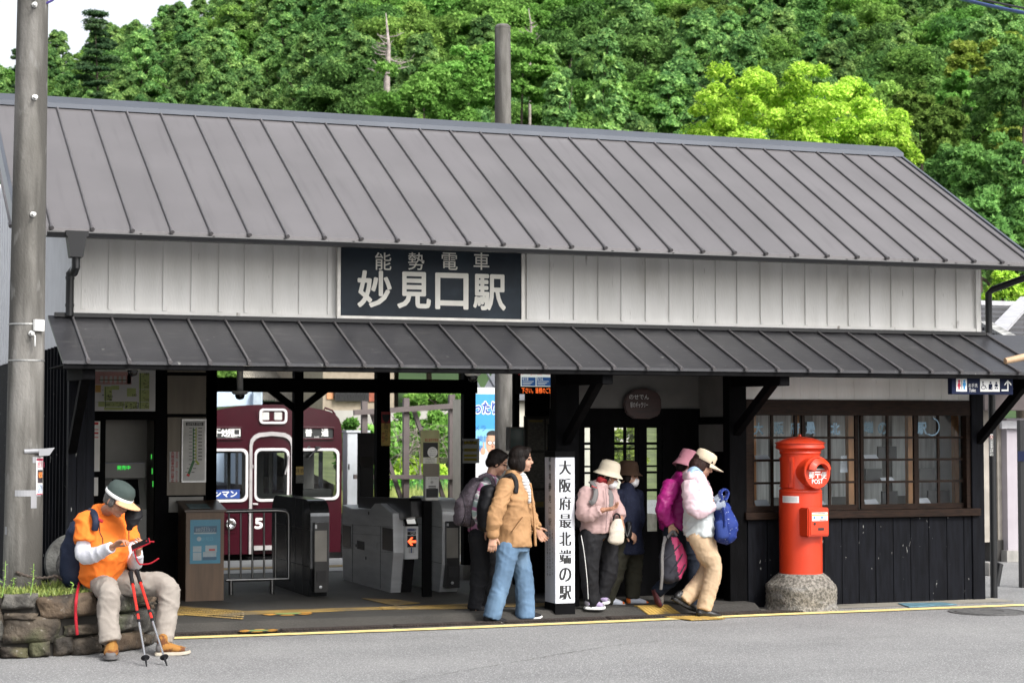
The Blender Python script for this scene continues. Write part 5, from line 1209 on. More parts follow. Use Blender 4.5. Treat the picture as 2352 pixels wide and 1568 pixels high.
def millstone(px, pz, r, Y, th, label, tilt, m_):
    c = at(px, pz, Y); d = Vector((tilt, -1, .18)).normalized(); m = MB()
    m.lathe([(.001, th/2), (.05, th/2-.004), (r*.5, th/2+.002), (r*.92, th/2-.006), (r, th/2-.03), (r, -th/2+.02), (r*.95, -th/2), (.001, -th/2)], 40, c, axis=d); tag(m.build('round_stone', m_, smooth=True), label, 'round stone')
M_gs = mat('grey_stone', (.09, .09, .085), .9, var=.3, scale=9, bump=.5, bscale=35); over(M_gs, (.10, .12, .05), 3, .55, .7, (1, 1, 1), .6)
millstone(170, 1291, .235, 15.48, .10, 'large mossy round stone propped up in the planter behind the seated man', -.25, M_gs)
millstone(181, 1298, .175, 15.22, .12, 'smaller rough round stone in front of the large round stone', -.2, mat('pale_granite', (.13, .125, .12), .9, var=.4, scale=40, bump=.6, bscale=50))

# ------------------------------------------------------------------ the train
YTn = 36.1
def tp(x, y, Y=YTn): p = at(*z2(x, y), Y); return p
xc = tp(601, 800).x
TR = thing('train', 'dark red commuter train with white window frames standing at the platform end', 'train', (xc, YTn, -1.65))
M_mar = mat('maroon_paint', (.034, .0032, .008), .16, var=.05); M_wht = mat('white_frame_paint', (.62, .60, .60), .35, var=.03); M_alu = mat('dull_aluminium', (.40, .38, .38), .4, .3)
half = [(0, 262), (110, 264), (200, 272), (300, 290), (370, 305), (405, 325), (428, 350), (440, 385), (446, 430), (448, 520), (446, 900), (440, 1195)]
scl = tp(700, 600).x-tp(600, 600).x; scl /= 100
rim = [(scl*x, tp(601, y).z) for x, y in half]; rimf = [(-x, z) for x, z in reversed(rim[1:])]+rim
def rp2(x0, x1, y0, y1, r): return rrect(scl*(x0-601), scl*(x1-601), tp(601, y1).z, tp(601, y0).z, scl*r)
wins = [rp2(195, 441, 552, 855, 34), rp2(505, 700, 550, 855, 34), rp2(770, 1015, 552, 850, 34)]
ORG = (xc, YTn, 0)
plate('front', [rimf]+wins, .06, M_mar, TR, ORG)
# body shell behind the front
m = MB(); L = 18.0; ring0 = [(x, z) for x, z in rimf]
zf_, zw0, zw1 = tp(601, 1180).z, tp(601, 850).z, tp(601, 545).z
def shell(pts, y0, y1, mi=0):
    for (xa_, za_), (xb_, zb_) in zip(pts, pts[1:]): m.quad((xc+xa_, y0, za_), (xc+xb_, y0, zb_), (xc+xb_, y1, zb_), (xc+xa_, y1, za_), mi)
top = [p for p in ring0 if p[1] > zw1]; W_ = ring0[-1][0]
shell(top, YTn+.031, YTn+L)
for sg in (-1, 1):
    x_ = sg*(W_+.005)
    shell([(x_, zf_), (x_, zw0)], YTn+.031, YTn+L)
    y = YTn+.031; k_ = 0
    shell([(x_, zw1), (x_, max(top[0][1], zw1+.02))], YTn+.031, YTn+L)
    while y < YTn+L: shell([(x_, zw0), (x_, zw1)], y, y+.35); y += 1.35
m.quad((xc-W_, YTn+.05, zf_), (xc+W_, YTn+.05, zf_), (xc+W_, YTn+L, zf_), (xc-W_, YTn+L, zf_))
m.build('body', M_mar, TR, fix=False)
M_int = mat('dim_interior', (.05, .05, .045), .6); 
m = MB()
for x in (-1.15, -.95, -.55, -.25, .12, .3, .62, .95): m.box(xc+x-.03, xc+x+.03, YTn+1.3, YTn+1.36, zf_, zw1+.4)
m.box(xc-.28, xc+.15, YTn+1.302, YTn+1.35, zf_, zw1+.3); m.box(xc+.65, xc+1.2, YTn+1.302, YTn+1.35, zf_, zw1+.3); m.box(xc-W_+.02, xc+W_-.02, YTn+1.303, YTn+1.34, zf_, zw0+.05); m.box(xc-W_+.02, xc+W_-.02, YTn+1.304, YTn+1.33, zw1-.08, zw1+.4)
m.box(xc+.45, xc+1.25, YTn+.12, YTn+.6, zf_, zw0+.16)
m.build('cab_partition', M_int, TR)
for w in wins:
    big = [(cx_+(px-cx_)*1.10, cz_+(pz-cz_)*1.085) for cx_, cz_ in [(sum(p[0] for p in w)/len(w), sum(p[1] for p in w)/len(w))] for px, pz in w]
    f = plate('window', [big, w], .03, M_wht, TR, (xc, YTn-.045, 0), bevel=.006)
    m = MB(); m.add([(xc+px, YTn-.005, pz) for px, pz in w], [tuple(range(len(w)))]); m.build('pane', M_glass, f, fix=False)
dj = [(462, 1195), (462, 520), (468, 482), (490, 455), (520, 440), (601, 432), (682, 440), (712, 455), (734, 482), (740, 520), (740, 1195)]; dj2 = [(722, 1195), (722, 525), (716, 498), (700, 478), (676, 466), (601, 458), (526, 466), (502, 478), (486, 498), (480, 525), (480, 1195)]
plate('door_surround', [[(scl*(x-601), tp(601, y).z) for x, y in dj+dj2]], .05, M_alu, TR, (xc, YTn-.05, 0))
plate('door', [[(scl*(x-601), tp(601, y).z) for x, y in reversed([(718, 1150), (718, 500), (484, 500), (484, 1150)])], wins[1]], .012, M_mar, TR, (xc, YTn-.036, 0))
m = MB(); m.tube([tp(488, 885, YTn-.08), tp(520, 888, YTn-.1)], .02, 8); m.tube([tp(486, 640, YTn-.07), tp(486, 660, YTn-.07)], .02, 8); m.build('handle', M_alu, TR, smooth=True)
m = MB(); a = tp(488, 1146); b = tp(716, 1168); m.box(a.x, b.x, YTn-.12, YTn-.03, b.z, a.z); m.build('step', M_alu, TR)
f = plate('headlamp_case', [rp2(523, 694, 290, 382, 24), rp2(534, 683, 300, 372, 18)], .05, M_wht, TR, (xc, YTn-.05, 0), bevel=.006)
m = MB(); a = tp(534, 300); b = tp(683, 372); m.box(a.x, b.x, YTn-.035, YTn-.031, b.z, a.z); m.build('lamp_plate', mat('pale_mint', (.5, .56, .56), .3), f)
for x0 in (541, 622):
    m = MB(); a = tp(x0, 313); b = tp(x0+43, 357); m.box(a.x, b.x, YTn-.042, YTn-.0355, b.z, a.z, 0)
    for i in range(4):
        for j in range(4): q = a+Vector(((b.x-a.x)*(i+.5)/4, 0, (b.z-a.z)*(j+.5)/4)); m.lathe([(.03, 0), (.02, .008), (.001, .01)], 8, (q.x, YTn-.0425, q.z), axis=(0, -1, 0), mi=1)
    m.build('headlamp', [mat('lamp_grey', (.3, .3, .28), .3), mat('lamp_lens', (.5, .5, .48), .1)], TR)
m = MB(); a = tp(515, 300); b = tp(702, 300); m.prism([(a.x, YTn-.04, tp(0, 262).z), (b.x, YTn-.04, tp(0, 262).z), (b.x+.06, YTn-.04, tp(0, 300).z), (b.x, YTn-.04, tp(0, 392).z), (a.x, YTn-.04, tp(0, 392).z), (a.x-.06, YTn-.04, tp(0, 300).z)], (0, .045, 0)); m.build('lamp_housing', M_mar, TR, bevel=.02)
def destination(x0, x1, body, sub, y_c, sx, gap):
    f = plate('destination_sign', [rp2(x0-10, x1+10, 403, 482, 18), rp2(x0, x1, 411, 474, 12)], .04, M_mar, TR, (xc, YTn-.045, 0), bevel=.005)
    m = MB(); a = tp(x0, 411); b = tp(x1, 474); m.box(a.x, b.x, YTn-.0345, YTn-.031, b.z, a.z); m.build('blind', mat('blind_black', (.02, .022, .022), .4), f)
    m = MB()
    for ch, px in body: write(m, ch, tp(px, 438, YTn-.035), .27, nrm=(0, -1, 0), off=.004, offset=.003, fit=(.135, .145))
    write(m, sub[0], tp(sub[1], 464, YTn-.035), .045, nrm=(0, -1, 0), off=.004)
    m.build('lettering', mat('sign_white', (.6, .6, .58), .4, emit=(1, 1, .95), estr=.35), f, fix=False)
destination(195, 412, [('下', 262), ('妙', 313), ('見', 350), ('口', 387)], ('Myokenguchi', 352), 440, 1, 0); destination(790, 992, [('普', 838), ('通', 940)], ('Local', 888), 440, 1, 0)
m = MB(); a = tp(285, 437); m.box(a.x-.08, a.x+.08, YTn-.06, YTn-.057, a.z-.015, a.z+.015); m.build('dash', M_paper, TR)
m = MB(); write(m, '5', tp(525, 1007, YTn-.043), .46, nrm=(0, -1, 0), off=.003, offset=.012, fit=(.145, .19)); m.build('number', M_paper, TR, fix=False)
m = MB(); a = tp(215, 797); b = tp(405, 850); m.box(a.x, b.x, YTn-.012, YTn-.007, b.z, a.z, 0); write(m, 'ワンマン', tp(292, 824, YTn-.012), .29, nrm=(0, -1, 0), off=.003, offset=.004, mi=1, fit=(.60, .11)); m.build('crew_plate', [mat('plate_blue', (.015, .05, .22), .4), M_paper], TR, fix=False)
for px in (345, 857):
    m = MB(); q = tp(px, 1010); m.lathe([(.10, .0), (.10, .05), (.085, .055), (.078, .035), (.04, .01), (.001, .005)], 24, (q.x, YTn-.031, q.z), axis=(0, -1, 0)); m.build('lower_lamp', mat('chrome', (.6, .6, .6), .12, 1), TR, smooth=True)
    f = plate('lamp_recess', [rp2(px-40, px+40, 955, 1062, 14), rp2(px-34, px+34, 962, 1056, 12)], .03, M_mar, TR, (xc, YTn-.032, 0))
m = MB(); m.tube([tp(905, 530, YTn-.09), tp(880, 555, YTn-.1), tp(840, 592, YTn-.1)], .016, 8); m.tube([tp(890, 534, YTn-.09), tp(860, 570, YTn-.11)], .012, 8); m.lathe([(.03, 0), (.03, .03), (.001, .035)], 12, tp(838, 532, YTn-.03), axis=(0, -1, 0)); m.bar(tp(880, 528, YTn-.07), tp(912, 530, YTn-.07), .05, .03); m.build('wiper', M_dkmetal, TR)
m = MB(); m.tube([tp(716, 580, YTn-.09), tp(708, 640, YTn-.1), tp(690, 700, YTn-.1)], .016, 8); m.build('wiper', M_alu, TR)
m = MB(); m.box(xc-1.2, xc+1.2, YTn+.2, YTn+L, -1.3, zf_-.01); m.box(xc-.5, xc+.5, YTn-.25, YTn+.2, -1.25, zf_-.1); m.build('underframe', M_black, TR)
m = MB(); m.tube([tp(935, 297, YTn+.6), tp(940, 283, YTn+.6), tp(985, 300, YTn+.6), tp(1005, 325, YTn+.6)], .02, 8); m.build('grab_rail', M_mar, TR)
m = MB()
for x in (-.53, .53): m.box(xc+x-.04, xc+x+.04, 24.2, 120, -1.645, -1.5)
struct(m.build('track', mat('rail_steel', (.12, .09, .07), .5, .6)))

# ------------------------------------------------------------------ what shows through the station: fence frame, bank, houses, billboard
M_bank = mat('grassy_bank', (.07, .085, .03), .95, col2=(.12, .15, .05), scale=2, bump=.6, bscale=12)
m = MB(); bx = [-20, 0, 8, 12, 16, 20, 26, 40, 90]; rows_ = [(37.2, -1.64), (38.5, -.5), (41, -.05), (46, .35), (52, 1.0), (56.5, 1.65), (62, 1.9), (140, 3.0)]
xk = 12.2
rowx = lambda Y: 12.3 if Y < 60 else -20
for (ya, za), (yb, zb_) in zip(rows_, rows_[1:]):
    for x0, x1 in zip([max(rowx(ya), b) for b in bx], [max(rowx(ya), b) for b in bx[1:]]):
        if x1-x0 < .1: continue
        m.quad((x0, ya, za), (x1, ya, za), (x1, yb, zb_), (x0, yb, zb_))
struct(m.build('grass_bank', M_bank, fix=False))
YF = 38.0
M_ff = mat('brown_grey_steel', (.105, .085, .082), .55, var=.15, scale=3)
FR = thing('timber_fence_frame', 'open brown frame of tall posts, rails and slanting struts beyond the tracks', 'fence', (at(940, 1000, YF).x, YF, -.6))
def fq(x, y, dy=0): return at(*z8(x, y), YF+dy)
for x0, x1, y0, y1 in ((468, 516, 362, 1500), (860, 910, 332, 1500), (1290, 1340, 298, 1500), (1720, 1770, 270, 1500)):
    a = fq(x0, y0); b = fq(x1, y1); m = MB(); m.box(a.x, b.x, YF, YF+.11, -.9, a.z); m.build('post', M_ff, FR)
for (xa_, ya_), (xb_, yb_) in (((388, 470), (1880, 370)), ((388, 1072), (1880, 1078))):
    m = MB(); m.bar(fq(xa_, ya_, -.06), fq(xb_, yb_, -.06), .09, .11 if ya_ < 800 else .09, up=(0, 0, 1)); m.build('rail', M_ff, FR)
for (xa_, ya_), (xb_, yb_) in (((560, 480), (830, 1270)), ((955, 455), (1230, 1270)), ((1385, 425), (1660, 1270))):
    m = MB(); m.bar(fq(xa_, ya_, .16), fq(xb_, yb_, .16), .08, .09, up=(0, 1, 0)); m.build('strut', M_ff, FR)
# white cabinet and green net
YC = 39.5; a = at(798, 993, YC); b = at(846, 1141, YC)
t = thing('equipment_cabinet', 'tall pale grey equipment cabinet right of the train', 'cabinet', ((a.x+b.x)/2, YC, b.z)); m = MB(); m.box(a.x, b.x, YC, YC+.4, b.z-.3, a.z); m.build('body', mat('pale_cabinet', (.50, .53, .56), .4, var=.05), t, bevel=.01); m = MB(); m.box(a.x-.03, b.x+.03, YC-.03, YC+.43, a.z+.001, a.z+.05); m.build('cap', mat('pale_cabinet'), t) if 0 else m.build('cap', MATS['pale_cabinet'], t)
m = MB(); m.box(a.x+.02, a.x+.05, YC-.012, YC-.001, b.z+.6, b.z+.72); m.build('handle', M_dkmetal, t)
YNt = 43.0; a = at(775, 1100, YNt); b = at(1066, 1150, YNt); M_net = glass('green_net', (.35, .75, .62), .05); 
t = thing('green_net', 'low translucent green net fence in front of the bright shrubs', 'fence', ((a.x+b.x)/2, YNt, 0)); m = MB(); n = 24
for i in range(n):
    xa_ = a.x+(b.x-a.x)*i/n; xb_ = a.x+(b.x-a.x)*(i+1)/n; m.quad((xa_, YNt+.05*math.sin(i*.9), -.2), (xb_, YNt+.05*math.sin(i*.9+.9), -.2), (xb_, YNt+.05*math.sin(i*.9+.9), a.z+.05*math.sin(i*1.7+1.7)), (xa_, YNt+.05*math.sin(i*.9), a.z+.05*math.sin(i*1.7)))
m.build('net', M_net, t, fix=False)
for i in range(0, n+1, 6): m = MB(); x = a.x+(b.x-a.x)*i/n; m.tube([(x, YNt+.05*math.sin(i*.9)+.02, -.4), (x, YNt+.05*math.sin(i*.9)+.02, a.z+.1)], .02, 6); m.build('stake', M_dkmetal, t)
# billboard
YB2 = 28.4; a = at(1064, 889, YB2); b = at(1166, 1130, YB2)
BB = thing('billboard', 'tall sky blue clinic billboard with white characters behind the dark gate posts', 'billboard', ((a.x+b.x)/2, YB2, -1.65))
m = MB(); m.box(a.x, b.x, YB2, YB2+.08, b.z-.6, a.z); m.build('panel', mat('billboard_white', (.66, .68, .68), .4, var=.02), BB)
m = MB(); q0 = at(0, 897, YB2).z; q1 = at(0, 985, YB2).z; q2 = at(0, 1035, YB2).z
m.box(a.x+.01, b.x-.01, YB2-.003, YB2-.0003, q1, q0, 0); m.box(a.x+.01, b.x-.01, YB2-.003, YB2-.0003, q2, q1-.0005, 1)
m.build('sky_field', [mat('billboard_blue', (.05, .32, .60), .4, var=.02), mat('billboard_pale', (.22, .52, .70), .4, var=.02)], BB, fix=False)
m = MB()
for off_, w_, mi in ((.004, .020, 0), (.006, .006, 1)): write(m, 'わったり内', at(1116, 936, YB2), .235, nrm=(0, -1, 0), off=off_, offset=w_, mi=mi, fit=(.70, .185 if mi else .21))
for s_, y in (('カメラ', 983), ('がん検診', 1007), ('胃腸', 1030)): write(m, s_, at(1095, y, YB2), .11, nrm=(0, -1, 0), off=.005, mi=1)
m.build('lettering', [M_paper, mat('billboard_navy', (.02, .08, .40), .4)], BB, fix=False)
m = MB(); c = at(1131, 1018, YB2)
def ov(cx, cz, rx, rz, off_, mi, n=24, a0=0, a1=6.2832): m.add([(c.x+cx+rx*math.cos(a0+(a1-a0)*k/n), YB2-off_, c.z+cz+rz*math.sin(a0+(a1-a0)*k/n)) for k in range(n)], [tuple(range(n))], mi)
ov(0, -.38, .19, .22, .0042, 3); ov(0, .01, .115, .185, .005, 0); ov(0, .13, .105, .08, .006, 1, a0=0, a1=3.3); 
for sx_ in (-.045, .045): ov(sx_, .01, .043, .036, .007, 1); ov(sx_, .01, .034, .028, .008, 2); ov(sx_, .012, .008, .010, .009, 1)
ov(0, -.05, .018, .022, .0065, 4); ov(0, -.10, .035, .010, .0065, 4); ov(-.16, -.12, .04, .06, .0065, 0); ov(-.15, -.03, .013, .06, .006, 0)
m.build('portrait', [mat('cartoon_skin', (.62, .36, .24), .5, var=.02), M_ink, M_paper, mat('cartoon_coat', (.6, .62, .66), .5), mat('cartoon_line', (.35, .14, .09), .5)], BB, fix=False)
for x in (a.x+.06, b.x-.06): m = MB(); m.box(x-.03, x+.03, YB2+.081, YB2+.14, -1.65, a.z-.05); m.build('leg', M_galv, BB)
# pale building with a seamed roof right of the pole
YW2 = 33.0; a = at(1100, 925, YW2); b = at(1455, 925, YW2)
t = thing('small_building', 'cream walled small building with a grey seamed roof behind the billboard', 'building', ((a.x+b.x)/2, YW2, -1.65)); m = MB(); zt_2 = at(0, 905, YW2).z; m.box(a.x+.5, b.x, YW2+.2, YW2+3, -1.65, zt_2); m.build('wall', mat('cream_wall', (.52, .50, .42), .8, var=.05), t)
m = MB(); zr0 = at(0, 912, YW2).z; zr1 = at(0, 868, YW2+2).z
m.prism([(a.x, YW2, zr0), (b.x, YW2, zr0), (b.x, YW2+2.4, zr1+.25), (a.x+1.2, YW2+2.4, zr1+.25)], (0, 0, .06)); rf = m.build('roof', mat('grey_sheet', (.16, .165, .18), .4, .3), t)
m = MB()
for i in range(14): x = a.x+.1+i*.33; m.bar((x, YW2-.01, zr0+.075), (x+.5, YW2+2.38, zr1+.33), .035, .035)
m.build('seams', MATS['grey_sheet'], rf)
# house above the retaining wall
YH = 62.0
def hb(x0, y0, x1, y1, Y): a = at(x0, y0, Y); b = at(x1, y1, Y); return a.x, b.x, b.z, a.z
x0_, x1_, c_, d_ = hb(736, 942, 815, 1010, 57.5)
RW = thing('retaining_wall', 'pale stone retaining wall below the orange brown house', 'wall', ((x0_+x1_)/2, 57.5, c_)); m = MB(); m.box(x0_-.5, at(1066, 900, 57.5).x, 57.5, 58.3, 0, d_)
M_rw = mat('pale_block_stone', (.5, .49, .47), .9, var=.2, scale=1.2); over(M_rw, (.22, .21, .19), 1.6, .0, .18, (1, 1, 1), .6, 'vor'); m.build('wall', M_rw, RW)
HS = thing('house', 'house with orange brown wall panels and a row of windows above the retaining wall', 'house', (at(800, 940, YH).x, YH, at(800, 940, YH).z))
x0_, x1_, c_, d_ = hb(742, 800, 905, 941, YH); m = MB(); m.box(x0_, x1_, YH, YH+7, c_-.3, d_); m.build('wall', mat('house_beige', (.30, .25, .19), .8, var=.1), HS)
m = MB()
for q, k_ in (((750, 898, 765, 916), 0), ((846, 898, 866, 922), 1)): a_, b_, c2, d2 = hb(*q, YH); m.box(a_, b_, YH-.05, YH-.001, c2, d2, k_)
m.build('shutter', [mat('orange_panel', (.55, .25, .12), .6), mat('redwood_panel', (.28, .07, .035), .6, var=.3)], HS)
a_, b_, c2, d2 = hb(766, 897, 845, 915, YH); m = MB(); m.box(a_, b_, YH-.06, YH-.001, c2, d2); w = m.build('window', mat('window_dark', (.05, .05, .05), .2), HS)
m = MB()
for k_ in range(3): s_ = a_+(b_-a_)*(.03+.33*k_); m.box(s_, s_+(b_-a_)*.28, YH-.075, YH-.061, c2+.15, d2-.05)
m.build('pane', mat('pale_curtains', (.6, .63, .68), .4, var=.1, scale=3, stretch=(8, 1, .3)), w)
m = MB(); a_, b_, c3, d3 = hb(766, 914, 845, 918, YH); 
for k_ in range(22): s_ = a_+(b_-a_)*k_/22; m.box(s_, s_+.04, YH-.2, YH-.16, c3-.05, c2+.35)
m.box(a_, b_, YH-.21, YH-.15, c2+.35, c2+.42); m.build('balcony_rail', M_dkmetal, HS)
m = MB(); m.box(*hb(0, 0, 1, 1, YH)[:0], x0_-.6, x1_+.8, YH-.7, YH+7.5, d_+.001, d_+.25); m.build('roof', mat('house_roof', (.10, .10, .11), .6), HS)
# pale blue shed and a rusty roof behind the train
YSd = 58.0; a_, b_, c2, d2 = hb(440, 895, 602, 990, YSd)
t = thing('shed', 'pale blue shed wall behind the train roof', 'shed', ((a_+b_)/2, YSd, 0)); m = MB(); m.box(a_-3, b_, YSd, YSd+6, 0, at(0, 880, YSd).z); m.build('wall', mat('pale_blue_sheet', (.42, .52, .66), .6, var=.06, scale=.6), t); m = MB(); m.box(b_-.35, b_-.1, YSd-.3, YSd-.05, 0, at(0, 896, YSd).z); m.build('pipe', mat('blue_grey_pipe', (.3, .36, .42), .5), t)
YHt = 66.0; a_, b_, c2, d2 = hb(606, 899, 690, 935, YHt)
t = thing('hut', 'dark open hut with a weathered corrugated roof behind the train', 'hut', ((a_+b_)/2, YHt, 0)); m = MB(); m.box(a_, b_, YHt+.5, YHt+3, 0, at(0, 918, YHt).z); m.build('wall', M_black, t)
m = MB(); z0_ = at(0, 917, YHt).z; n = 40
for i in range(n): xx = a_-.3+(b_-a_+.6)*i/n; dx_ = (b_-a_+.6)/n; m.quad((xx, YHt-.2, z0_+.05*(i % 2)), (xx+dx_, YHt-.2, z0_+.05*((i+1) % 2)), (xx+dx_, YHt+4, z0_+1.6), (xx, YHt+4, z0_+1.6))
m.build('roof', mat('rusty_corrugated', (.30, .27, .22), .8, var=.3, scale=1.5), t, fix=False)
# ------------------------------------------------------------------ right hand side: toilet building, tiled roof, post, cut branch
def gz(x, y): return gr(*z5(x, y))
YTo = 20.6
TB = thing('toilet_building', 'small beige and lilac toilet building behind the right corner of the station', 'building', (at(2320, 1280, YTo).x, YTo, 0))
M_lil = mat('lilac_render', (.36, .33, .36), .85, var=.06, scale=3, bump=.2, bscale=60)
m = MB(); wallbox(m, 2256, 935, 2290, 1244, YTo+.14, .3, 0); wallbox(m, 2290, 958, 2308, 1240, YTo+.12, .3, 0); wallbox(m, 2312, 960, 2420, 1268, YTo, .3, 1); m.build('wall', [mat('beige_render', (.34, .31, .27), .85), M_lil], TB)
m = MB(); wallbox(m, 2283, 1240, 2309, 1290, YTo+.1, .3, 0); m.build('skirting', mat('dark_skirting', (.035, .032, .03), .7), TB)
m = MB(); a = at(2312, 1264, YTo-.02); m.box(a.x, a.x+3, YTo-.03, YTo+.3, 0, a.z); m.build('plinth', M_concrete, TB)
m = MB(); wallbox(m, 2262, 905, 2420, 942, YTo-.3, .5, 0); m.build('eave_beam', mat('dark_mauve', (.075, .06, .06), .7), TB)
m = MB(); wallbox(m, 2301, 966, 2420, 984, YTo-.06, .05, 0); m.build('lamp_box', mat('lamp_grey2', (.40, .40, .42), .5), TB)
zr = at(2310, 815, YTo-.6).z; x0_ = at(2200, 800, YTo).x
m = MB(); Yr0, Yr1 = YTo-.7, YTo+3.4; zr1 = at(2310, 702, Yr1).z
M_tile = mat('slate_roof', (.06, .06, .065), .7, var=.3, scale=4)
n = 9
for i in range(n):
    ya = Yr0+(Yr1-Yr0)*i/n; yb = Yr0+(Yr1-Yr0)*(i+1)/n; za = zr+(zr1-zr)*i/n; zb_ = zr+(zr1-zr)*(i+1)/n; m.prism([(x0_, ya, za+.035), (x0_, yb, zb_+.0), (x0_, yb, zb_-.05), (x0_, ya, za-.05)], (8, 0, 0))
rf = m.build('roof', M_tile, TB)
kz_ = (zr1-zr)/(Yr1-Yr0)
def onroof(x, y, up=.04): r = _ray(x, y); t = (zr-Yr0*kz_-CAM_H)/(r.z-kz_*r.y); return CAM+r*t+Vector((0, 0, up))
m = MB(); m.bar((x0_, Yr1, zr1+.03), (x0_+8, Yr1, zr1+.03), .16, .07); m.bar(onroof(2288, 770), onroof(2362, 690), .24, .05); m.build('white_ridge', mat('white_ridge', (.42, .42, .44), .5), rf)
m = MB(); m.bar(onroof(2262, 752), onroof(2420, 842), .16, .09); m.build('mossy_verge', mat('mossy_concrete', (.30, .30, .29), .9, var=.5, scale=9), rf)
a = at(2348, 1200, 17.2); t = thing('dark_post', 'thin dark metal post with a small blue plate at the right edge', 'post', (a.x, 17.2, 0)); m = MB(); m.box(a.x-.012, a.x+.05, 17.2, 17.26, 0, at(0, 960, 17.2).z); m.build('post', M_dkmetal, t); m = MB(); b = at(2344, 1048, 17.19); m.box(b.x-.04, b.x+.05, 17.18, 17.19, b.z-.05, b.z+.06); m.build('plate', M_navy2, t)
a = at(2278, 1030, 16.27); t = thing('hours_plate', 'narrow white no smoking plate on the pipe at the station corner', 'sign', a); m = MB(); wallbox(m, 2273.5, 996, 2281.5, 1046, 16.225, .012, 0); write(m, '終日禁煙', at(2277.5, 1026, 16.224), .045, nrm=(0, -1, 0), vertical=True, off=.002, mi=1, pitch=.95); cc = at(2277.5, 1003, 16.222); m.lathe([(.018, 0), (.013, 0)], 16, cc, axis=(0, -1, 0), mi=2); m.build('plate', [M_paper, M_ink, M_red], t, fix=False)
q = gz(1530, 1215); t = thing('concrete_block', 'small concrete block on the pavement by the corner downpipe', 'block', q); m = MB(); m.box(q.x-.05, q.x+.1, q.y, q.y+.18, 0, .15); m.build('block', M_concrete, t, bevel=.008)
a = at(2309, 829, 14.95); t = thing('pruned_tree', 'pruned tree whose tan cut branch pokes in at the right edge by the pent roof', 'tree', (13.4, 14.7, 0)); M_bam = mat('peeled_branch', (.45, .30, .18), .6, var=.2, scale=6)
m = MB(); m.tube([(13.4, 14.7, -.05), (13.42, 14.72, 1.4), (13.38, 14.7, 2.6), (13.4, 14.7, 3.3)], [.12, .10, .085, .07], 12); m.build('trunk', M_bam, t, smooth=True)
m = MB(); m.tube([a, a+Vector((.25, -.01, .05)), a+Vector((.6, -.05, .10)), (12.6, 14.75, 2.66), (13.39, 14.7, 2.4)], [.030, .034, .036, .045, .055], 14); m.build('branch', M_bam, t, smooth=True)
# ------------------------------------------------------------------ foliage
def leaf_mat(name, c1, c2, c3, rnd=.28, tr=.42):
    m = bpy.data.materials.new(name); m.use_nodes = True; n = m.node_tree.nodes; l = m.node_tree.links
    n.remove(n['Principled BSDF'])
    at_ = n.new('ShaderNodeAttribute'); at_.attribute_name = 'leaf'
    rp = n.new('ShaderNodeValToRGB'); cr = rp.color_ramp; cr.elements[0].color = (*c1, 1); cr.elements[1].color = (*c3, 1); e = cr.elements.new(.55); e.color = (*c2, 1)
    l.new(at_.outputs['Fac'], rp.inputs[0])
    oi = n.new('ShaderNodeObjectInfo'); hs = n.new('ShaderNodeHueSaturation')
    mr = n.new('ShaderNodeMapRange'); mr.inputs[3].default_value = 1-rnd; mr.inputs[4].default_value = 1+rnd; l.new(oi.outputs['Random'], mr.inputs[0]); l.new(mr.outputs[0], hs.inputs['Value'])
    ml = n.new('ShaderNodeMath'); ml.operation = 'MULTIPLY'; ml.inputs[1].default_value = 7.31; fr = n.new('ShaderNodeMath'); fr.operation = 'FRACT'; l.new(oi.outputs['Random'], ml.inputs[0]); l.new(ml.outputs[0], fr.inputs[0])
    m2 = n.new('ShaderNodeMapRange'); m2.inputs[3].default_value = .5-.012*rnd/.35; m2.inputs[4].default_value = .5+.018*rnd/.35; l.new(fr.outputs[0], m2.inputs[0]); l.new(m2.outputs[0], hs.inputs['Hue'])
    l.new(rp.outputs[0], hs.inputs['Color'])
    df = n.new('ShaderNodeBsdfDiffuse'); tl = n.new('ShaderNodeBsdfTranslucent'); mx = n.new('ShaderNodeMixShader'); mx.inputs[0].default_value = tr
    l.new(hs.outputs[0], df.inputs[0]); l.new(hs.outputs[0], tl.inputs[0]); l.new(df.outputs[0], mx.inputs[1]); l.new(tl.outputs[0], mx.inputs[2]); l.new(mx.outputs[0], n['Material Output'].inputs[0])
    return m
def leaves_mesh(name, cen, nrm, size, val, m_, elong=1.6):
    """many small leaf-clump faces: centres, facing directions, sizes and a random tone each"""
    N = len(cen); rg = np.random.default_rng(N)
    nrm = nrm/np.linalg.norm(nrm, axis=1, keepdims=True)
    t = rg.normal(size=(N, 3)); t -= nrm*(t*nrm).sum(1, keepdims=True); t /= np.linalg.norm(t, axis=1, keepdims=True); b = np.cross(nrm, t)
    s = size[:, None]; bend = nrm*s*.18
    v = np.stack([cen-t*s*.5*elong, cen+b*s*.42-bend, cen+t*s*.5*elong, cen-b*s*.42-bend], 1).reshape(-1, 3)
    me = bpy.data.meshes.new(name); me.vertices.add(4*N); me.vertices.foreach_set('co', v.astype(np.float32).ravel())
    me.loops.add(4*N); me.loops.foreach_set('vertex_index', np.arange(4*N, dtype=np.int32)); me.polygons.add(N)
    me.polygons.foreach_set('loop_start', np.arange(0, 4*N, 4, dtype=np.int32)); 
    me.update(calc_edges=True); a = me.attributes.new('leaf', 'FLOAT', 'FACE'); a.data.foreach_set('value', val.astype(np.float32)); me.materials.append(m_); me.validate(); return me
def clumps_broad(rg, R, H, z0, n, rc):
    """clump centres through an uneven rounded crown"""
    out = []
    while len(out) < n:
        d = rg.normal(size=3); d /= np.linalg.norm(d)
        if d[2] < -.45: continue
        r = rg.uniform(.55, 1.0)**.6; lump = 1+.18*math.sin(3*math.atan2(d[1], d[0])+n)+.12*math.sin(5*d[2]*3+n)
        out.append((d[0]*R*r*lump, d[1]*R*r*lump, z0+H*.5+d[2]*H*.5*r*lump, rc*rg.uniform(.65, 1.3)))
    return np.array(out)
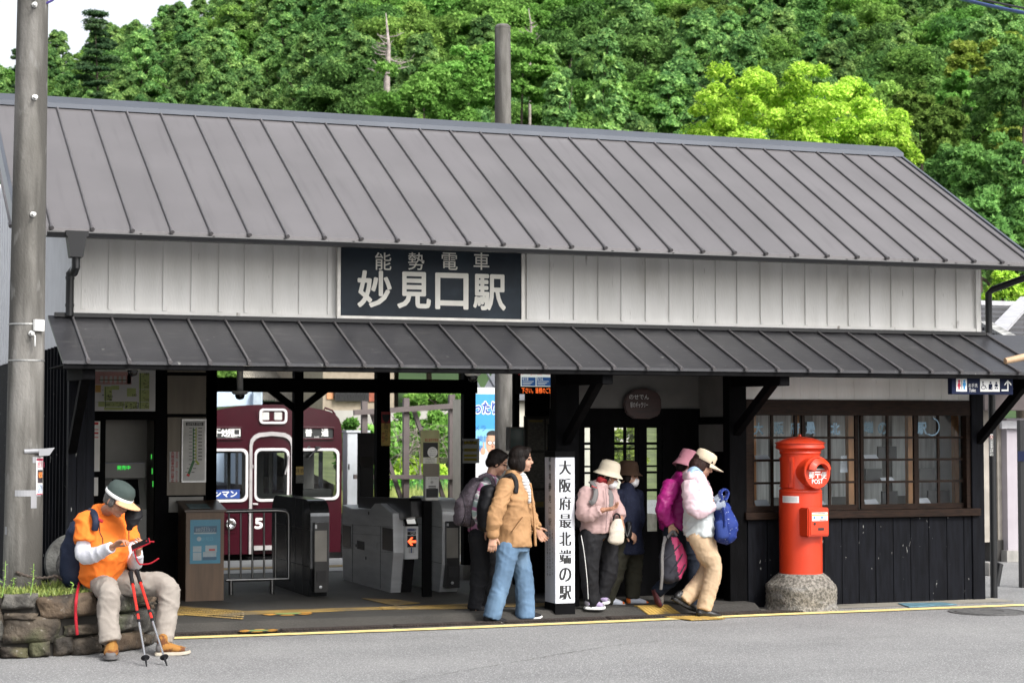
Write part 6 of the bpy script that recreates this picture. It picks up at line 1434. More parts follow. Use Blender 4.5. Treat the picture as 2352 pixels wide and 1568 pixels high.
def clump_leaves(rg, cl, per, size, flat=.75, drop=0.0, spread=.28):
    cs, ns, ss, vs = [], [], [], []
    for x, y, z, r in cl:
        d = rg.normal(size=(per, 3)); d /= np.linalg.norm(d, axis=1, keepdims=True); d[:, 2] = np.where(d[:, 2] < -.3, -d[:, 2], d[:, 2])
        rad = r*rg.uniform(.45, 1.08, size=(per, 1))
        p = d*rad*np.array([1, 1, flat]) + np.array([x, y, z]); p[:, 2] -= drop*(np.hypot(d[:, 0], d[:, 1])*rad[:, 0])
        cs.append(p); ns.append(d*.7+np.array([0, 0, .45])+rg.normal(size=(per, 3))*.6); ss.append(size*rg.uniform(.6, 1.35, per)); base = rg.uniform(.15, .85); vs.append(np.clip(base+rg.normal(size=per)*spread, 0, 1))
    return np.concatenate(cs), np.concatenate(ns), np.concatenate(ss), np.concatenate(vs)
M_bark = mat('bark', (.055, .042, .032), .9, var=.35, scale=6, stretch=(3, 3, .6), bump=.4)
def trunk_mesh(rg, H, r, limbs, R, z0):
    m = MB(); j = rg.normal(size=(4, 2))*.02*H; pts = [(0, 0, -.6), (j[0, 0], j[0, 1], H*.35), (j[1, 0], j[1, 1], H*.7), (j[1, 0]+j[2, 0], j[1, 1]+j[2, 1], H)]
    m.tube(pts, [r, r*.75, r*.45, r*.1], 7)
    for k in range(limbs):
        f = rg.uniform(.3, .85); a = k*2.4+rg.uniform(-.4, .4); b = Vector(pts[1])*(1-f)+Vector(pts[2])*f; L = R*rg.uniform(.55, .9)
        e = b+Vector((math.cos(a)*L, math.sin(a)*L, L*rg.uniform(.3, .8))); m.tube([b, b+(e-b)*.5+Vector((0, 0, .06*L)), e], [r*.35, r*.22, r*.06], 5)
    return m
class Kind: pass
def tree_kind(name, seed, R, H, z0, n, rc, per, size, mt, flat=.75, drop=0.0, conifer=False, limbs=6, trunk_r=.2):
    rg = np.random.default_rng(seed)
    if conifer:
        cl = []
        for i in range(n):
            f = (i+.5)/n; f = f**.8; rr_ = R*(1-f)**.72*1.0+.12*R; a = i*2.39996; q = rg.uniform(.45, 1.0)
            cl.append((math.cos(a)*rr_*q, math.sin(a)*rr_*q, z0+H*f-(rr_*q)*.18, rc*(1.15-.65*f)*rg.uniform(.7, 1.25)))
        cl = np.array(cl)
    else: cl = clumps_broad(rg, R, H, z0, n, rc)
    k = Kind(); k.crown = leaves_mesh(name+'_crown', *clump_leaves(rg, cl, per, size, flat, drop), mt)
    t = trunk_mesh(rg, z0+H*(.95 if conifer else .75), trunk_r, limbs, R, z0); o = t.build('trunk', M_bark, smooth='all'); k.trunk = o.data; bpy.data.objects.remove(o); return k
def plant_tree(name, kind, loc, rz, sc, label, cat='tree', group=None, parts=('crown', 'trunk')):
    t = thing(name, label, cat, loc, group); t.rotation_euler.z = rz; t.scale = (sc, sc, sc) if not isinstance(sc, tuple) else sc
    o = bpy.data.objects.new(parts[0], kind.crown); C.objects.link(o); o.parent = t
    o2 = bpy.data.objects.new(parts[1], kind.trunk); C.objects.link(o2); o2.parent = t
    return t
LM_con = leaf_mat('cypress_foliage', (0.077, 0.169, 0.057), (0.184, 0.346, 0.112), (0.404, 0.614, 0.191))
LM_dk = leaf_mat('dark_broad_foliage', (0.061, 0.130, 0.039), (0.139, 0.278, 0.076), (0.261, 0.458, 0.128))
LM_mid = leaf_mat('mid_green_foliage', (0.090, 0.179, 0.041), (0.206, 0.378, 0.084), (0.373, 0.593, 0.141), .3)
LM_fresh = leaf_mat('fresh_green_foliage', (0.077, 0.180, 0.036), (0.176, 0.361, 0.071), (0.296, 0.522, 0.130), .2)
LM_lime = leaf_mat('lime_foliage', (0.173, 0.341, 0.040), (0.449, 0.683, 0.076), (0.724, 0.961, 0.186), .06)
LM_olive = leaf_mat('olive_foliage', (.12, .19, .03), (.26, .36, .06), (.42, .50, .12), .05)
LM_pine = leaf_mat('pine_needles', (0.038, 0.087, 0.042), (0.075, 0.149, 0.067), (0.138, 0.228, 0.097), .15)
cons = [tree_kind('cypress', 30+i, 3.6+.3*i, 11.5+.8*(i % 3), 1.5, 46, 1.35, 430, .23, LM_con, .7, .35, True, 8, .2) for i in range(4)]
brds = [tree_kind('broadleaf', 50+i, 4.4+.3*i, 7.5, 3.2, 44, 1.45, 420, .25, (LM_dk, LM_dk, LM_mid, LM_mid)[i], .75) for i in range(4)]
frs = [tree_kind('fresh_broadleaf', 70+i, 4.2, 7.0, 3.0, 46, 1.35, 380, .25, LM_fresh, .75) for i in range(2)]
olv = tree_kind('olive_broadleaf', 80, 3.6, 6.5, 3.0, 40, 1.2, 260, .31, LM_olive, .75)

# ------------------------------------------------------------------ wooded hillside
def hdir(px): r = _ray(px, 985); h = Vector((r.x, r.y, 0)); return h/ (h.dot(Vector((FW.x, FW.y, 0)).normalized()))
def ridge_py(px):
    if px < 450: return 285-px*.32
    if px < 900: return 141-(px-450)*.65
    return -151-(px-900)*.06
DR = 310.0
def hill_z(px, d):
    eR = (985-ridge_py(px))/F_; f = max(0, min(1.0, (d-85)/(DR-85))); e = eR*(f**.9)
    return (-1.65 if d < 80 else 0)+max(0.0, d*e) if d <= DR else DR*eR+(d-DR)*.02
def hill_p(px, d): h = hdir(px); return Vector((h.x*d, h.y*d, hill_z(px, d)))
m = MB(); pxs = list(range(-1500, 4300, 100)); ds = [80, 95, 110, 130, 150, 175, 200, 225, 250, 275, 300, 312, 340, 420]
vs = [hill_p(px, d) for d in ds for px in pxs]; W_ = len(pxs)
M_hill = mat('forest_floor', (.02, .045, .012), .95, col2=(.04, .085, .02), scale=.15)
m.add(vs, [(j*W_+i, j*W_+i+1, (j+1)*W_+i+1, (j+1)*W_+i) for j in range(len(ds)-1) for i in range(W_-1)]); struct(m.build('hillside', M_hill, smooth='all', fix=False))
def roofline(px): return 212+px*.0665 if px < 2045 else 348+(px-2045)*.84
rg = random.Random(77); spots = []
d = 140.0
while d < DR+4:
    stepx = 6.9/d*F_; px = -120+rg.uniform(0, stepx)
    while px < 2480:
        dd = d+rg.uniform(-2.5, 2.5); p = hill_p(px, dd); yb = 985-(p.z-CAM_H)/dd*F_; ytop = yb-11*F_/dd
        if ytop < roofline(px)+5 and yb > -15: spots.append((px, dd, p, yb))
        px += stepx*rg.uniform(.8, 1.2)
    d += 7.2
def zone(px, yb):
    r = rg.random()
    if 880 < px < 1330 and yb < 330 and yb > 40: return 'fresh' if r < .34 else 'olive' if r < .43 else 'broad' if r < .8 else 'con'
    if px > 1950: return 'fresh' if r < .10 else 'broad' if r < .62 else 'olive' if r < .66 else 'con'
    return 'fresh' if r < .035 else 'broad' if r < .30 else 'con'
NAMES = {'con': ('cypress_tree', 'dark green cypress among the many covering the wooded hillside', 'cypresses on the hillside'),
         'broad': ('broadleaf_tree', 'round crowned green broadleaf tree among the many on the wooded hillside', 'broadleaf trees on the hillside'),
         'fresh': ('fresh_green_tree', 'bright fresh green tree standing out among the darker hillside trees', 'fresh green trees on the hillside'),
         'olive': ('olive_green_tree', 'yellowish olive green tree in spring leaf on the wooded hillside', 'olive green trees on the hillside')}
for i, (px, dd, p, yb) in enumerate(spots):
    if abs(px-885) < 45 and dd < 200: continue
    z = zone(px, yb); k = {'con': cons, 'broad': brds, 'fresh': frs, 'olive': [olv]}[z]; k = k[i % len(k)]
    nm, lb, gp_ = NAMES[z]; plant_tree(nm, k, p-Vector((0, 0, .3)), rg.uniform(0, 6.28), rg.uniform(.78, 1.22), lb, 'tree', gp_)
# single trees one can point at
def special(name, seed, px, py_top, d, wpx, label, mt, depth=.75, n=70, rc=.2, per=220, size=.3, flat=.8, zbase=None, group=None, tr=.25, H=None):
    """a tree whose crown top shows at px, py_top, seen at distance d, about wpx wide"""
    R = wpx/2*d/F_; h = hdir(px); ztop = CAM_H+(985-py_top)/F_*d; b = Vector((h.x*d, h.y*d, zbase if zbase is not None else hill_z(px, d)))
    H = H or R*2*depth; k = tree_kind(name, seed, R*.92, H, ztop-b.z-H, n, rc*R, per, size, mt, flat, trunk_r=tr); return plant_tree(name, k, b, 0, 1, label, 'tree', group)
special('lime_tree', 5, 1745, 150, 74, 370, 'large lime green tree with billowing clumps above the right part of the roof', LM_lime, 1.0, 105, .17, 330, .115, .85, 0)
special('lime_tree', 8, 1945, 185, 76, 330, 'lime green tree directly right of the larger one, its crown sinking to the roof edge', LM_lime, 1.05, 95, .17, 320, .115, .85, 0)
special('lime_tree', 9, 2050, 295, 70, 150, 'small lime green tree low over the right end of the roof', LM_lime, 1.0, 50, .22, 230, .11, .85, 0)
special('maple_tree', 12, 985, 150, 128, 280, 'vivid green tree over the roof left of the bare concrete pole', LM_fresh, .9, 80, .18, 240, .22)
special('maple_tree', 13, 1205, 92, 136, 170, 'vivid green tree seen both sides of the bare concrete pole top', LM_fresh, 1.2, 80, .2, 220, .22)
special('maple_tree', 14, 1080, 105, 150, 190, 'vivid green tree between the leafless tree and the bare pole', LM_fresh, 1.0, 70, .2, 220, .24)
special('maple_tree', 15, 2130, 195, 100, 170, 'bluish fresh green tree right of the lime trees', LM_mid, 1.3, 80, .18, 240, .2)
special('maple_tree', 16, 2228, 165, 150, 150, 'bright fresh green tree high on the right', LM_fresh, 1.0, 60, .2, 200, .26)
special('olive_tree', 17, 2240, 95, 160, 130, 'golden olive tree high on the right above the fresh green one', LM_olive, 1.0, 60, .2, 200, .26)
special('olive_tree', 18, 2335, 230, 120, 90, 'narrow golden tree at the right edge', LM_olive, 2.4, 60, .3, 160, .2)
for i, (px, py, d, w, lb) in enumerate(((2290, 335, 72, 230, 'dark green broad tree beyond the right gable edge'), (2200, 345, 88, 170, 'dark green tree between the lime trees and the right edge'), (2360, 430, 64, 200, 'dark green tree at the right edge beside the roof corner'), (2330, 130, 105, 200, 'deep green tree at the right edge below the cables'), (2260, 470, 60, 150, 'deep green low tree just above the right roof corner'), (2350, 590, 55, 150, 'deep green shrubby tree under the right eave corner'))):
    special('evergreen_tree', 90+i, px, py, d, w, lb, LM_dk, 1.2, 70, .2, 240, .17, .8, 0 if d < 90 else None)
for i, (px, py, d, w) in enumerate(((1395, 60, 125, 150), (1280, 165, 118, 160))):
    R = w/2*d/F_; h = hdir(px); ztop = CAM_H+(985-py)/F_*d; b = Vector((h.x*d, h.y*d, hill_z(px, d))); k = tree_kind('tall_cypress', 100+i, R, ztop-b.z-1.0, 1.0, 80, .9, 130, .26, LM_con, .6, .45, True, 22, .18); plant_tree('tall_cypress', k, b, 0, 1, ('tall pointed cypress with grey inner branches right of the bare concrete pole', 'shaggy dark cypress next to the bare concrete pole')[i], 'tree')
# the pine on the left skyline: flat layered pads of needles
def pine(px, py_top, d, wpx, seed, label):
    rg_ = np.random.default_rng(seed); R = wpx/2*d/F_; h = hdir(px); ztop = CAM_H+(985-py_top)/F_*d; b = Vector((h.x*d, h.y*d, hill_z(px, d))); H = ztop-b.z; cl = []
    for i in range(30): f = rg_.uniform(.35, 1); a = rg_.uniform(0, 6.28); r = R*rg_.uniform(.1, 1.0)*(1.35-f*.95); cl.append((math.cos(a)*r, math.sin(a)*r, H*f-.4, .34*R*rg_.uniform(.8, 1.5)))
    k = Kind(); k.crown = leaves_mesh('pine_crown', *clump_leaves(rg_, np.array(cl), 420, .26, .34), LM_pine); o = trunk_mesh(rg_, H, .22, 12, R, 0).build('trunk', M_bark, smooth='all'); k.trunk = o.data; bpy.data.objects.remove(o); plant_tree('pine_tree', k, b, 0, 1, label, 'tree')
pine(218, 14, 262, 120, 3, 'dark layered pine on the skyline at the left'); pine(42, 92, 255, 70, 4, 'small pine against the white sky left of the thick pole')
h = hdir(318); plant_tree('evergreen_tree', cons[1], Vector((h.x*270, h.y*270, hill_z(318, 270)+1.5)), .4, 1.15, 'pointed dark evergreen on the skyline right of the pine', 'tree')
h = hdir(425); plant_tree('evergreen_tree', cons[2], Vector((h.x*275, h.y*275, hill_z(425, 275)+1)), 1.4, 1.15, 'dark evergreen at the top edge where the sky ends', 'tree')
# leafless dead trees
M_dead = mat('bleached_wood', (.30, .26, .24), .85, var=.25, scale=4)
def dead(px, py0, py1, d, n, label, seed, th=1.0):
    r = random.Random(seed); h = hdir(px); z0 = CAM_H+(985-py1)/F_*d; z1_ = CAM_H+(985-py0)/F_*d; H = z1_-z0; gz_ = min(z0, hill_z(px, d)); b = Vector((h.x*d, h.y*d, gz_)); t = thing('dead_tree', label, 'tree', b); m = MB(); off = z0-gz_
    m.tube([b, b+Vector((0, 0, off)), b+Vector((.15, 0, off+H*.5)), b+Vector((-.1, 0, off+H))], [.30*th, .26*th, .16*th, .03], 8); m.build('trunk', M_dead, t, smooth='all')
    m = MB()
    for i in range(n):
        f = .08+.62*i/n; p = b+Vector((.1*f, 0, off+H*f)); a = r.uniform(0, 6.28); L = H*.42*(1-f*.75)*r.uniform(.6, 1.1); e = p+Vector((math.cos(a)*L, math.sin(a)*L, L*r.uniform(-.05, .55)))
        mid = p+(e-p)*.55+Vector((0, 0, -.08*L)); m.tube([p, mid, e], [.07, .045, .012], 5)
        for q in range(3): s = mid+(e-mid)*(q/3); m.tube([s, s+Vector((r.uniform(-1, 1), r.uniform(-1, 1), r.uniform(.1, 1)))*L*.25], [.025, .008], 4)
    m.build('branches', M_dead, t, smooth='all', fix=False)
dead(886, 22, 182, 148, 22, 'leafless bleached tree with many bare branches high over the roof', 5); dead(1217, 12, 100, 150, 9, 'thin leafless trunk above the bare concrete pole', 6, .45)
# shrubs seen through the station and under the right eave
def shrub(name, seed, px, py_top, py_bot, Y, wpx, label, mt, n=34, per=170, size=.12, cat='shrub'):
    a = at(px, py_top, Y); b = at(px, py_bot, Y); q = at(px+wpx, py_top, Y); R = (q.x-a.x)/2; H = a.z-b.z; rg_ = np.random.default_rng(seed)
    k = tree_kind(name, seed, R, H*.95, H*.05, n, .30*min(R, H), per, size, mt, .85, limbs=5, trunk_r=.06); plant_tree(name, k, Vector((a.x, Y, b.z)), 0, 1, label, cat, None, ('foliage', 'stem'))
shrub('young_tree', 201, 800, 962, 1145, 42, 62, 'slender fresh green young tree right beside the train', LM_fresh, 30, 150, .13, 'tree')
for i, (px, y0, y1, Y, w, lb, mt) in enumerate(((880, 985, 1140, 48, 120, 'bright green shrub behind the pale cabinet', LM_fresh), (935, 940, 1120, 51, 110, 'bright shrub below the far planter boxes', LM_mid), (1010, 948, 1125, 49, 130, 'tall bright green shrub behind the right fence posts', LM_fresh), (1058, 960, 1140, 46, 90, 'leafy green shrub close to the blue billboard', LM_fresh), (960, 1062, 1140, 45.5, 110, 'low bright shrub under the tangle of dry twigs', LM_lime), (1110, 930, 1140, 50, 120, 'fresh shrub half hidden by the billboard', LM_mid), (845, 1060, 1142, 46, 60, 'low leafy shrub between cabinet and thick post', LM_fresh), (905, 1085, 1142, 44, 70, 'low yellow green shrub behind the net', LM_lime))):
    shrub('green_shrub', 210+i, px, y0, y1, Y, w, lb, mt)
m = MB(); r = random.Random(9); c = at(965, 1030, 45.0)
for i in range(80):
    p = c+Vector((r.gauss(0, .42), r.gauss(0, .3), r.gauss(0, .35))); a = p+Vector((r.gauss(0, .3), r.gauss(0, .2), r.gauss(.05, .35))); b = a+Vector((r.gauss(.1, .3), r.gauss(0, .2), r.gauss(-.15, .2))); m.tube([p, a, b], [.009, .007, .003], 4)
m.tube([c+Vector((0, 0, -1.2)), c], [.04, .02], 5)
tag(m.build('dry_twigs', mat('dry_twig', (.20, .17, .15), .9, var=.3), fix=False), 'grey tangle of dry twigs among the bright shrubs', 'shrub')
for i, (px, y0, y1, Y, w, lb, mt) in enumerate(((2300, 618, 720, 26, 70, 'yellow green sprig of a shrub showing above the tiled roof', LM_lime), (2350, 640, 720, 27, 60, 'lime green shrub at the right edge above the tiled roof', LM_lime), (2290, 655, 800, 34, 120, 'dark green bush behind the tiled roof', LM_dk))):
    shrub('leafy_shrub', 240+i, px, y0, y1+60, Y, w, lb, mt, 22, 90, .09)
# bushes behind and beside the train
for i, (px, y0, y1, Y, w, lb, mt) in enumerate(((706, 905, 985, 70, 60, 'dark green shrub under the V brace behind the train', LM_dk), (770, 905, 950, 64, 40, 'dark green shrub at the corner of the orange brown house', LM_dk), (1000, 905, 940, 60, 120, 'green garden shrub along the far terrace', LM_mid), (520, 850, 900, 75, 120, 'green tree glimpsed between eave and beam', LM_mid))):
    shrub('far_shrub', 260+i, px, y0, y1, Y, w, lb, mt, 24, 110, .22)
# tall grass along the far track side
m = MB(); r = random.Random(12)
for i in range(2600):
    Y = r.uniform(40.2, 44); px = r.uniform(770, 1080); p = at(px, 1140, Y); zb_ = -.5+.45*(Y-38.5)/2.5 if Y < 41 else -.05+.4*(Y-41)/5; h = r.uniform(.12, .4); l = Vector((r.uniform(-.1, .1), r.uniform(-.1, .1), h)); w = Vector((.012, 0, 0)); b = Vector((p.x, Y, zb_)); m.add([b-w, b+w, b+l], [(0, 1, 2)])
g = m.build('tall_grass', mat('far_grass', (.14, .2, .04), .7, col2=(.34, .38, .10), scale=3), fix=False); g['kind'] = 'stuff'

for i, (px, d) in enumerate(((480, 84), (560, 95), (650, 88), (735, 100), (905, 92), (985, 86), (1060, 98), (1140, 88), (1235, 95), (1320, 86), (1420, 92), (1520, 88), (1610, 95), (400, 92), (300, 88), (820, 108))):
    plant_tree('woodland_edge_tree', brds[i % 4], hill_p(px, d)-Vector((0, 0, .5)), i*1.3, rg.uniform(.8, 1.05), 'green tree at the foot of the hillside, glimpsed through the station openings', 'tree', 'trees at the foot of the hillside')
shrub('leafy_shrub', 270, 1440, 985, 1150, 27, 70, 'yellow green shrub seen through the lattice door', LM_olive, 26, 90, .10)
# ------------------------------------------------------------------ people
def V(*a): return Vector(a)
def etube(mb, pts, ra, rb, b, n=14, mi=0, caps=True):
    """a rounded tube of elliptical section: ra across the picture, rb along the side vector b"""
    pts = [Vector(p) for p in pts]; N = len(pts); b = Vector(b).normalized()
    ra = ra if isinstance(ra, (list, tuple)) else [ra]*N; rb = rb if isinstance(rb, (list, tuple)) else [rb]*N
    P_, A_, B_, T_ = [], [], [], []
    t0 = (pts[1]-pts[0]).normalized(); t1 = (pts[-1]-pts[-2]).normalized()
    if caps:
        r = min(ra[0], rb[0])
        for c_, s in ((.98, .25), (.75, .68), (.4, .92)): P_.append(pts[0]-t0*r*c_*.8); A_.append(ra[0]*s); B_.append(rb[0]*s); T_.append(t0)
    # subdivide with a smooth curve
    K_ = 5
    for i in range(N-1):
        p0, p1, p2, p3 = pts[max(0, i-1)], pts[i], pts[i+1], pts[min(N-1, i+2)]
        for j in range(K_):
            t = j/K_; P_.append(.5*((2*p1)+(p2-p0)*t+(2*p0-5*p1+4*p2-p3)*t*t+(-p0+3*p1-3*p2+p3)*t**3)); s = t*t*(3-2*t); A_.append(ra[i]+(ra[i+1]-ra[i])*s); B_.append(rb[i]+(rb[i+1]-rb[i])*s); T_.append(None)
    P_.append(pts[-1]); A_.append(ra[-1]); B_.append(rb[-1]); T_.append(t1)
    if caps is True:
        r = min(ra[-1], rb[-1])
        for c_, s in ((.4, .92), (.75, .68), (.98, .25)): P_.append(pts[-1]+t1*r*c_*.8); A_.append(ra[-1]*s); B_.append(rb[-1]*s); T_.append(t1)
    M_ = len(P_); vs = []; fs = []
    for i in range(M_):
        t = T_[i] or (P_[min(i+1, M_-1)]-P_[max(i-1, 0)]).normalized()
        u = b-t*b.dot(t)
        u = u.normalized() if u.length > .05 else t.orthogonal().normalized()
        w = t.cross(u)
        vs += [P_[i]+u*(B_[i]*math.cos(2*math.pi*k/n))+w*(A_[i]*math.sin(2*math.pi*k/n)) for k in range(n)]
    for i in range(M_-1):
        for k in range(n): fs.append((i*n+k, i*n+(k+1) % n, (i+1)*n+(k+1) % n, (i+1)*n+k))
    fs.append(tuple(range(n-1, -1, -1))); fs.append(tuple((M_-1)*n+k for k in range(n)))
    mb.add(vs, fs, mi)
from mathutils import noise as _ns
def crease(me, folds):
    """cloth folds: sharp-ridged drapery running across the limb, deeper where the noise says so"""
    sd = Vector((random.Random(len(me.vertices)).uniform(-9, 9),)*3); nr = [v.normal.copy() for v in me.vertices]
    for v, n in zip(me.vertices, nr):
        q = v.co+sd; d = 0.0
        for size, st in folds:
            f = .55/size; w = _ns.noise(q*f*.7)*.9
            a = _ns.noise(Vector((q.x*f+q.z*f*.9+w, q.y*f+q.z*f*.3, q.z*f*1.25-q.x*f*.5+w)))
            d += .5*st*((1-min(1, abs(a)*2.6))**1.6*.9-.25)
        v.co += n*d
    me.update()
def solid(name, mb, ms, parent, voxel=.012, smooth=3, folds=None, paint=None, shrink=0.0):
    """one continuous surface grown over overlapping rounded shapes"""
    o0 = world_loc(parent) if parent else Vector((0, 0, 0))
    tmp = mb.build('tmp', [], None, fix=True); 
    for v in tmp.data.vertices: v.co = Vector(v.co)-o0
    r = tmp.modifiers.new('r', 'REMESH'); r.mode = 'VOXEL'; r.voxel_size = voxel; r.adaptivity = 0
    if smooth: s = tmp.modifiers.new('s', 'SMOOTH'); s.factor = .5; s.iterations = smooth
    dg = bpy.context.evaluated_depsgraph_get(); dg.update()
    me = bpy.data.meshes.new_from_object(tmp.evaluated_get(dg)); me.name = name
    old = tmp.data; bpy.data.objects.remove(tmp); bpy.data.meshes.remove(old)
    if folds: crease(me, folds)
    me.materials.clear()
    for m_ in (ms if isinstance(ms, (list, tuple)) else [ms]): me.materials.append(m_)
    if paint:
        idx = [paint(p.center+o0, p.normal) for p in me.polygons]; me.polygons.foreach_set('material_index', idx)
    me.polygons.foreach_set('use_smooth', [True]*len(me.polygons))
    o = bpy.data.objects.new(name, me); C.objects.link(o)
    if parent: o.parent = parent
    return o
def cloth(name, col, rough=.8, var=.10, scale=3, bump=.55, bscale=9, **k):
    return mat(name, col, rough, var=var, scale=scale, bump=bump, bscale=bscale, spec=.25, **k)
M_skin = mat('skin', (.46, .265, .185), .5, var=.06, scale=8, spec=.3); M_skin2 = mat('skin_tanned', (.36, .185, .12), .5, var=.08, scale=8, spec=.3)
M_eye = mat('eye_dark', (.02, .013, .01), .3); M_lip = mat('lip', (.42, .14, .11), .5); M_hair = mat('dark_hair', (.009, .006, .005), .6, spec=.2, var=.5, scale=20, stretch=(3, 3, .5), bump=.4, bscale=40)
M_hairb = mat('brown_hair', (.022, .009, .007), .6, spec=.2, var=.5, scale=20, stretch=(3, 3, .5), bump=.4, bscale=40); M_hairg = mat('grey_hair', (.09, .085, .08), .6, var=.4, scale=40)
class Person:
    def __init__(s, label, Y, fn, loc_px, face, z=FZ, tone=None):
        s.Y = Y; s.fn = fn; p = at(*fn(*loc_px), Y); s.root = thing('person', label, 'person', (p.x, Y, z)); s.mb = MB(); s.fh = Vector((face[0], face[1], 0)).normalized(); s.b = Vector((-s.fh.y, s.fh.x, 0)); s.eyes = []; s.skin = tone or M_skin
    def J(s, x, y, dy=0.0): return at(*s.fn(x, y), s.Y+dy)
    def head(s, c, f, tilt_up=None, sc=1.0, eyes=True):
        f = Vector(f).normalized(); up0 = Vector(tilt_up) if tilt_up else Vector((0, 0, 1)); r = f.cross(up0).normalized(); up = r.cross(f); s.c, s.f, s.r, s.up, s.sc = c, f, r, up, sc
        ax = (r, f, up); m = s.mb
        def e(df, du, dr, rw, rf, ru, n=12): m.ell(c+(f*df+up*du+r*dr)*sc, (rw*sc, rf*sc, ru*sc), ax, n, 8)
        e(-.008, .022, 0, .074, .092, .092, 18); e(.028, -.04, 0, .058, .062, .072, 16); e(.058, -.092, 0, .026, .024, .020); e(.094, -.028, 0, .011, .016, .016); e(.084, -.012, 0, .008, .012, .026); e(.072, .012, 0, .048, .018, .014)
        for q in (-1, 1): e(.05, -.045, q*.034, .026, .032, .028); e(-.008, -.02, q*.076, .008, .018, .028)
        e(.079, -.068, 0, .018, .012, .008)
    def finish(s, voxel=.0048):
        c, f, r, up, k = s.c, s.f, s.r, s.up, s.sc
        def paint(p, n):
            d = p-c
            if d.length > .16: return 0
            x, y, z = d.dot(r)/k, d.dot(f)/k, d.dot(up)/k
            if y > .05:
                if abs(abs(x)-.032) < .016 and abs(z-.000) < .0062: return 1
                if abs(abs(x)-.033) < .021 and abs(z-.0235-.004*(abs(x) < .04)) < .0042: return 1
                if abs(x) < .021 and abs(z+.0685) < .0065: return 2
            return 0
        s.body = solid('body', s.mb, [s.skin, M_eye, M_lip], s.root, voxel, 1, None, paint); return s.root
    def trunk(s, neck, chest, waist, pelvis, w=1.0):
        d = (s.c-s.up*.07*s.sc-s.f*.015); etube(s.mb, [neck-V(0, 0, .03), neck, d], [.055, .048, .046], [.055, .05, .048], s.b, 12)
        etube(s.mb, [neck-V(0, 0, .02), chest, waist, pelvis], [.05, .09*w, .085*w, .09*w], [.09, .14*w, .12*w, .135*w], s.b, 16)
    def limb(s, pts, r): etube(s.mb, pts, r, r, s.b, 10)
    def hand(s, wrist, d, n, curl=.5, thumb=1, sc=1.0):
        d = Vector(d).normalized(); n = Vector(n); n = (n-d*n.dot(d)).normalized(); q = d.cross(n)
        etube(s.mb, [wrist-d*.02, wrist+d*.03*sc, wrist+d*.085*sc], [.02, .017, .014], [.024, .036*sc, .038*sc], q, 10)
        for i, (o, L) in enumerate(((-.030, .86), (-.010, 1.0), (.011, .95), (.031, .76))):
            p = wrist+d*.078*sc+q*o*sc; dr = (d+q*o*1.5).normalized(); a = curl*.5; pts = [p]
            for seg in (.042, .027, .022):
                dr2 = dr*math.cos(a)+n*math.sin(a); p = p+dr2*seg*L*sc; pts.append(p); a += curl*.9
            etube(s.mb, pts, [.0095, .0088, .008, .007], [.0095, .0088, .008, .007], q, 8)
        p = wrist+d*.022*sc+q*(-.026*thumb)*sc; e = (d*.62-q*thumb*.6+n*.35).normalized(); etube(s.mb, [p, p+e*.04*sc, p+(e*.5+d*.5+n*.25).normalized()*.03*sc+e*.04*sc], [.013, .010, .0075], [.013, .010, .0075], n, 8)
    def wear(s, name, shapes, ms, voxel=.011, smooth=2, folds=((.10, .020), (.04, .008)), paint=None):
        m = MB()
        for sh in shapes:
            if name in ('trousers', 'jeans') and len(sh[0]) > 2: q = list(sh[0]); q[-1] = q[-1]+(q[-1]-q[-2]).normalized()*.05; sh = (q,)+tuple(sh[1:])
            etube(m, *sh, caps='start')
        return solid(name, m, ms, s.root, voxel, smooth, folds, paint)
    def hair(s, shapes, m_=None, name='hair', fold=((.05, .004),)):
        m = MB(); ax = (s.r, s.f, s.up)
        for df, du, dr, rw, rf, ru in shapes: m.ell(s.c+(s.f*df+s.up*du+s.r*dr)*s.sc, (rw*s.sc, rf*s.sc, ru*s.sc), ax, 16, 10)
        return solid(name, m, m_ or M_hair, s.root, .008, 2, fold)
    def lathe_on_head(s, name, prof, m_, tilt=0.0, shift=(0, 0, 0), squash=1.0, brim=None, n=40):
        """a hat: profile turned round the head's own axis; brim(a) scales the outer rings by direction"""
        up = (s.up+s.f*tilt).normalized(); fr = (s.f-up*s.f.dot(up)).normalized(); rt = fr.cross(up); o = s.c+s.f*shift[0]+s.r*shift[1]+s.up*shift[2]; m = MB(); vs = []; fs = []
        for j, (r, h) in enumerate(prof):
            for k in range(n):
                a = 2*math.pi*k/n; g = brim(a, j) if brim else (1, 0)
                vs.append(o+up*(h+g[1])*s.sc+(fr*math.cos(a)*1.12+rt*math.sin(a)*squash)*r*g[0]*s.sc)
        for j in range(len(prof)-1):
            for k in range(n): fs.append((j*n+k, j*n+(k+1) % n, (j+1)*n+(k+1) % n, (j+1)*n+k))
        m.add(vs, fs); return m.build(name, m_, s.root, smooth='all')
    def shoe(s, heel, toe, up_m, sole_m, ac_m=None, w=.047, high=.06, roll=0.0, ankle=None, lace=None):
        heel = Vector(heel); toe = Vector(toe); d = (toe-heel); L = d.length; d.normalize(); side = Vector((-d.y, d.x, 0)); side = side.normalized() if side.length > .1 else Vector((0, 1, 0)); up = side.cross(d)*-1
        if up.z < 0: up = -up
        m = MB(); out = []
        for u, q in ((0, .55), (.03, .8), (.18, .86), (.42, .84), (.68, 1.06), (.86, .92), (.97, .5), (1.0, .15)): out.append((u, q))
        ring = [heel+d*(u*L)+side*(q*w) for u, q in out]+[heel+d*(u*L)-side*(q*w) for u, q in reversed(out)]
        lift = [up*(.012*max(0, (u-.75)*4)) for u, q in out]; lift = lift+lift[::-1]
        m.prism([p+l for p, l in zip(ring, lift)], up*.026); so = m.build('sole', sole_m, None, smooth=True, bevel=.006)
        m = MB(); b0 = heel+up*.022
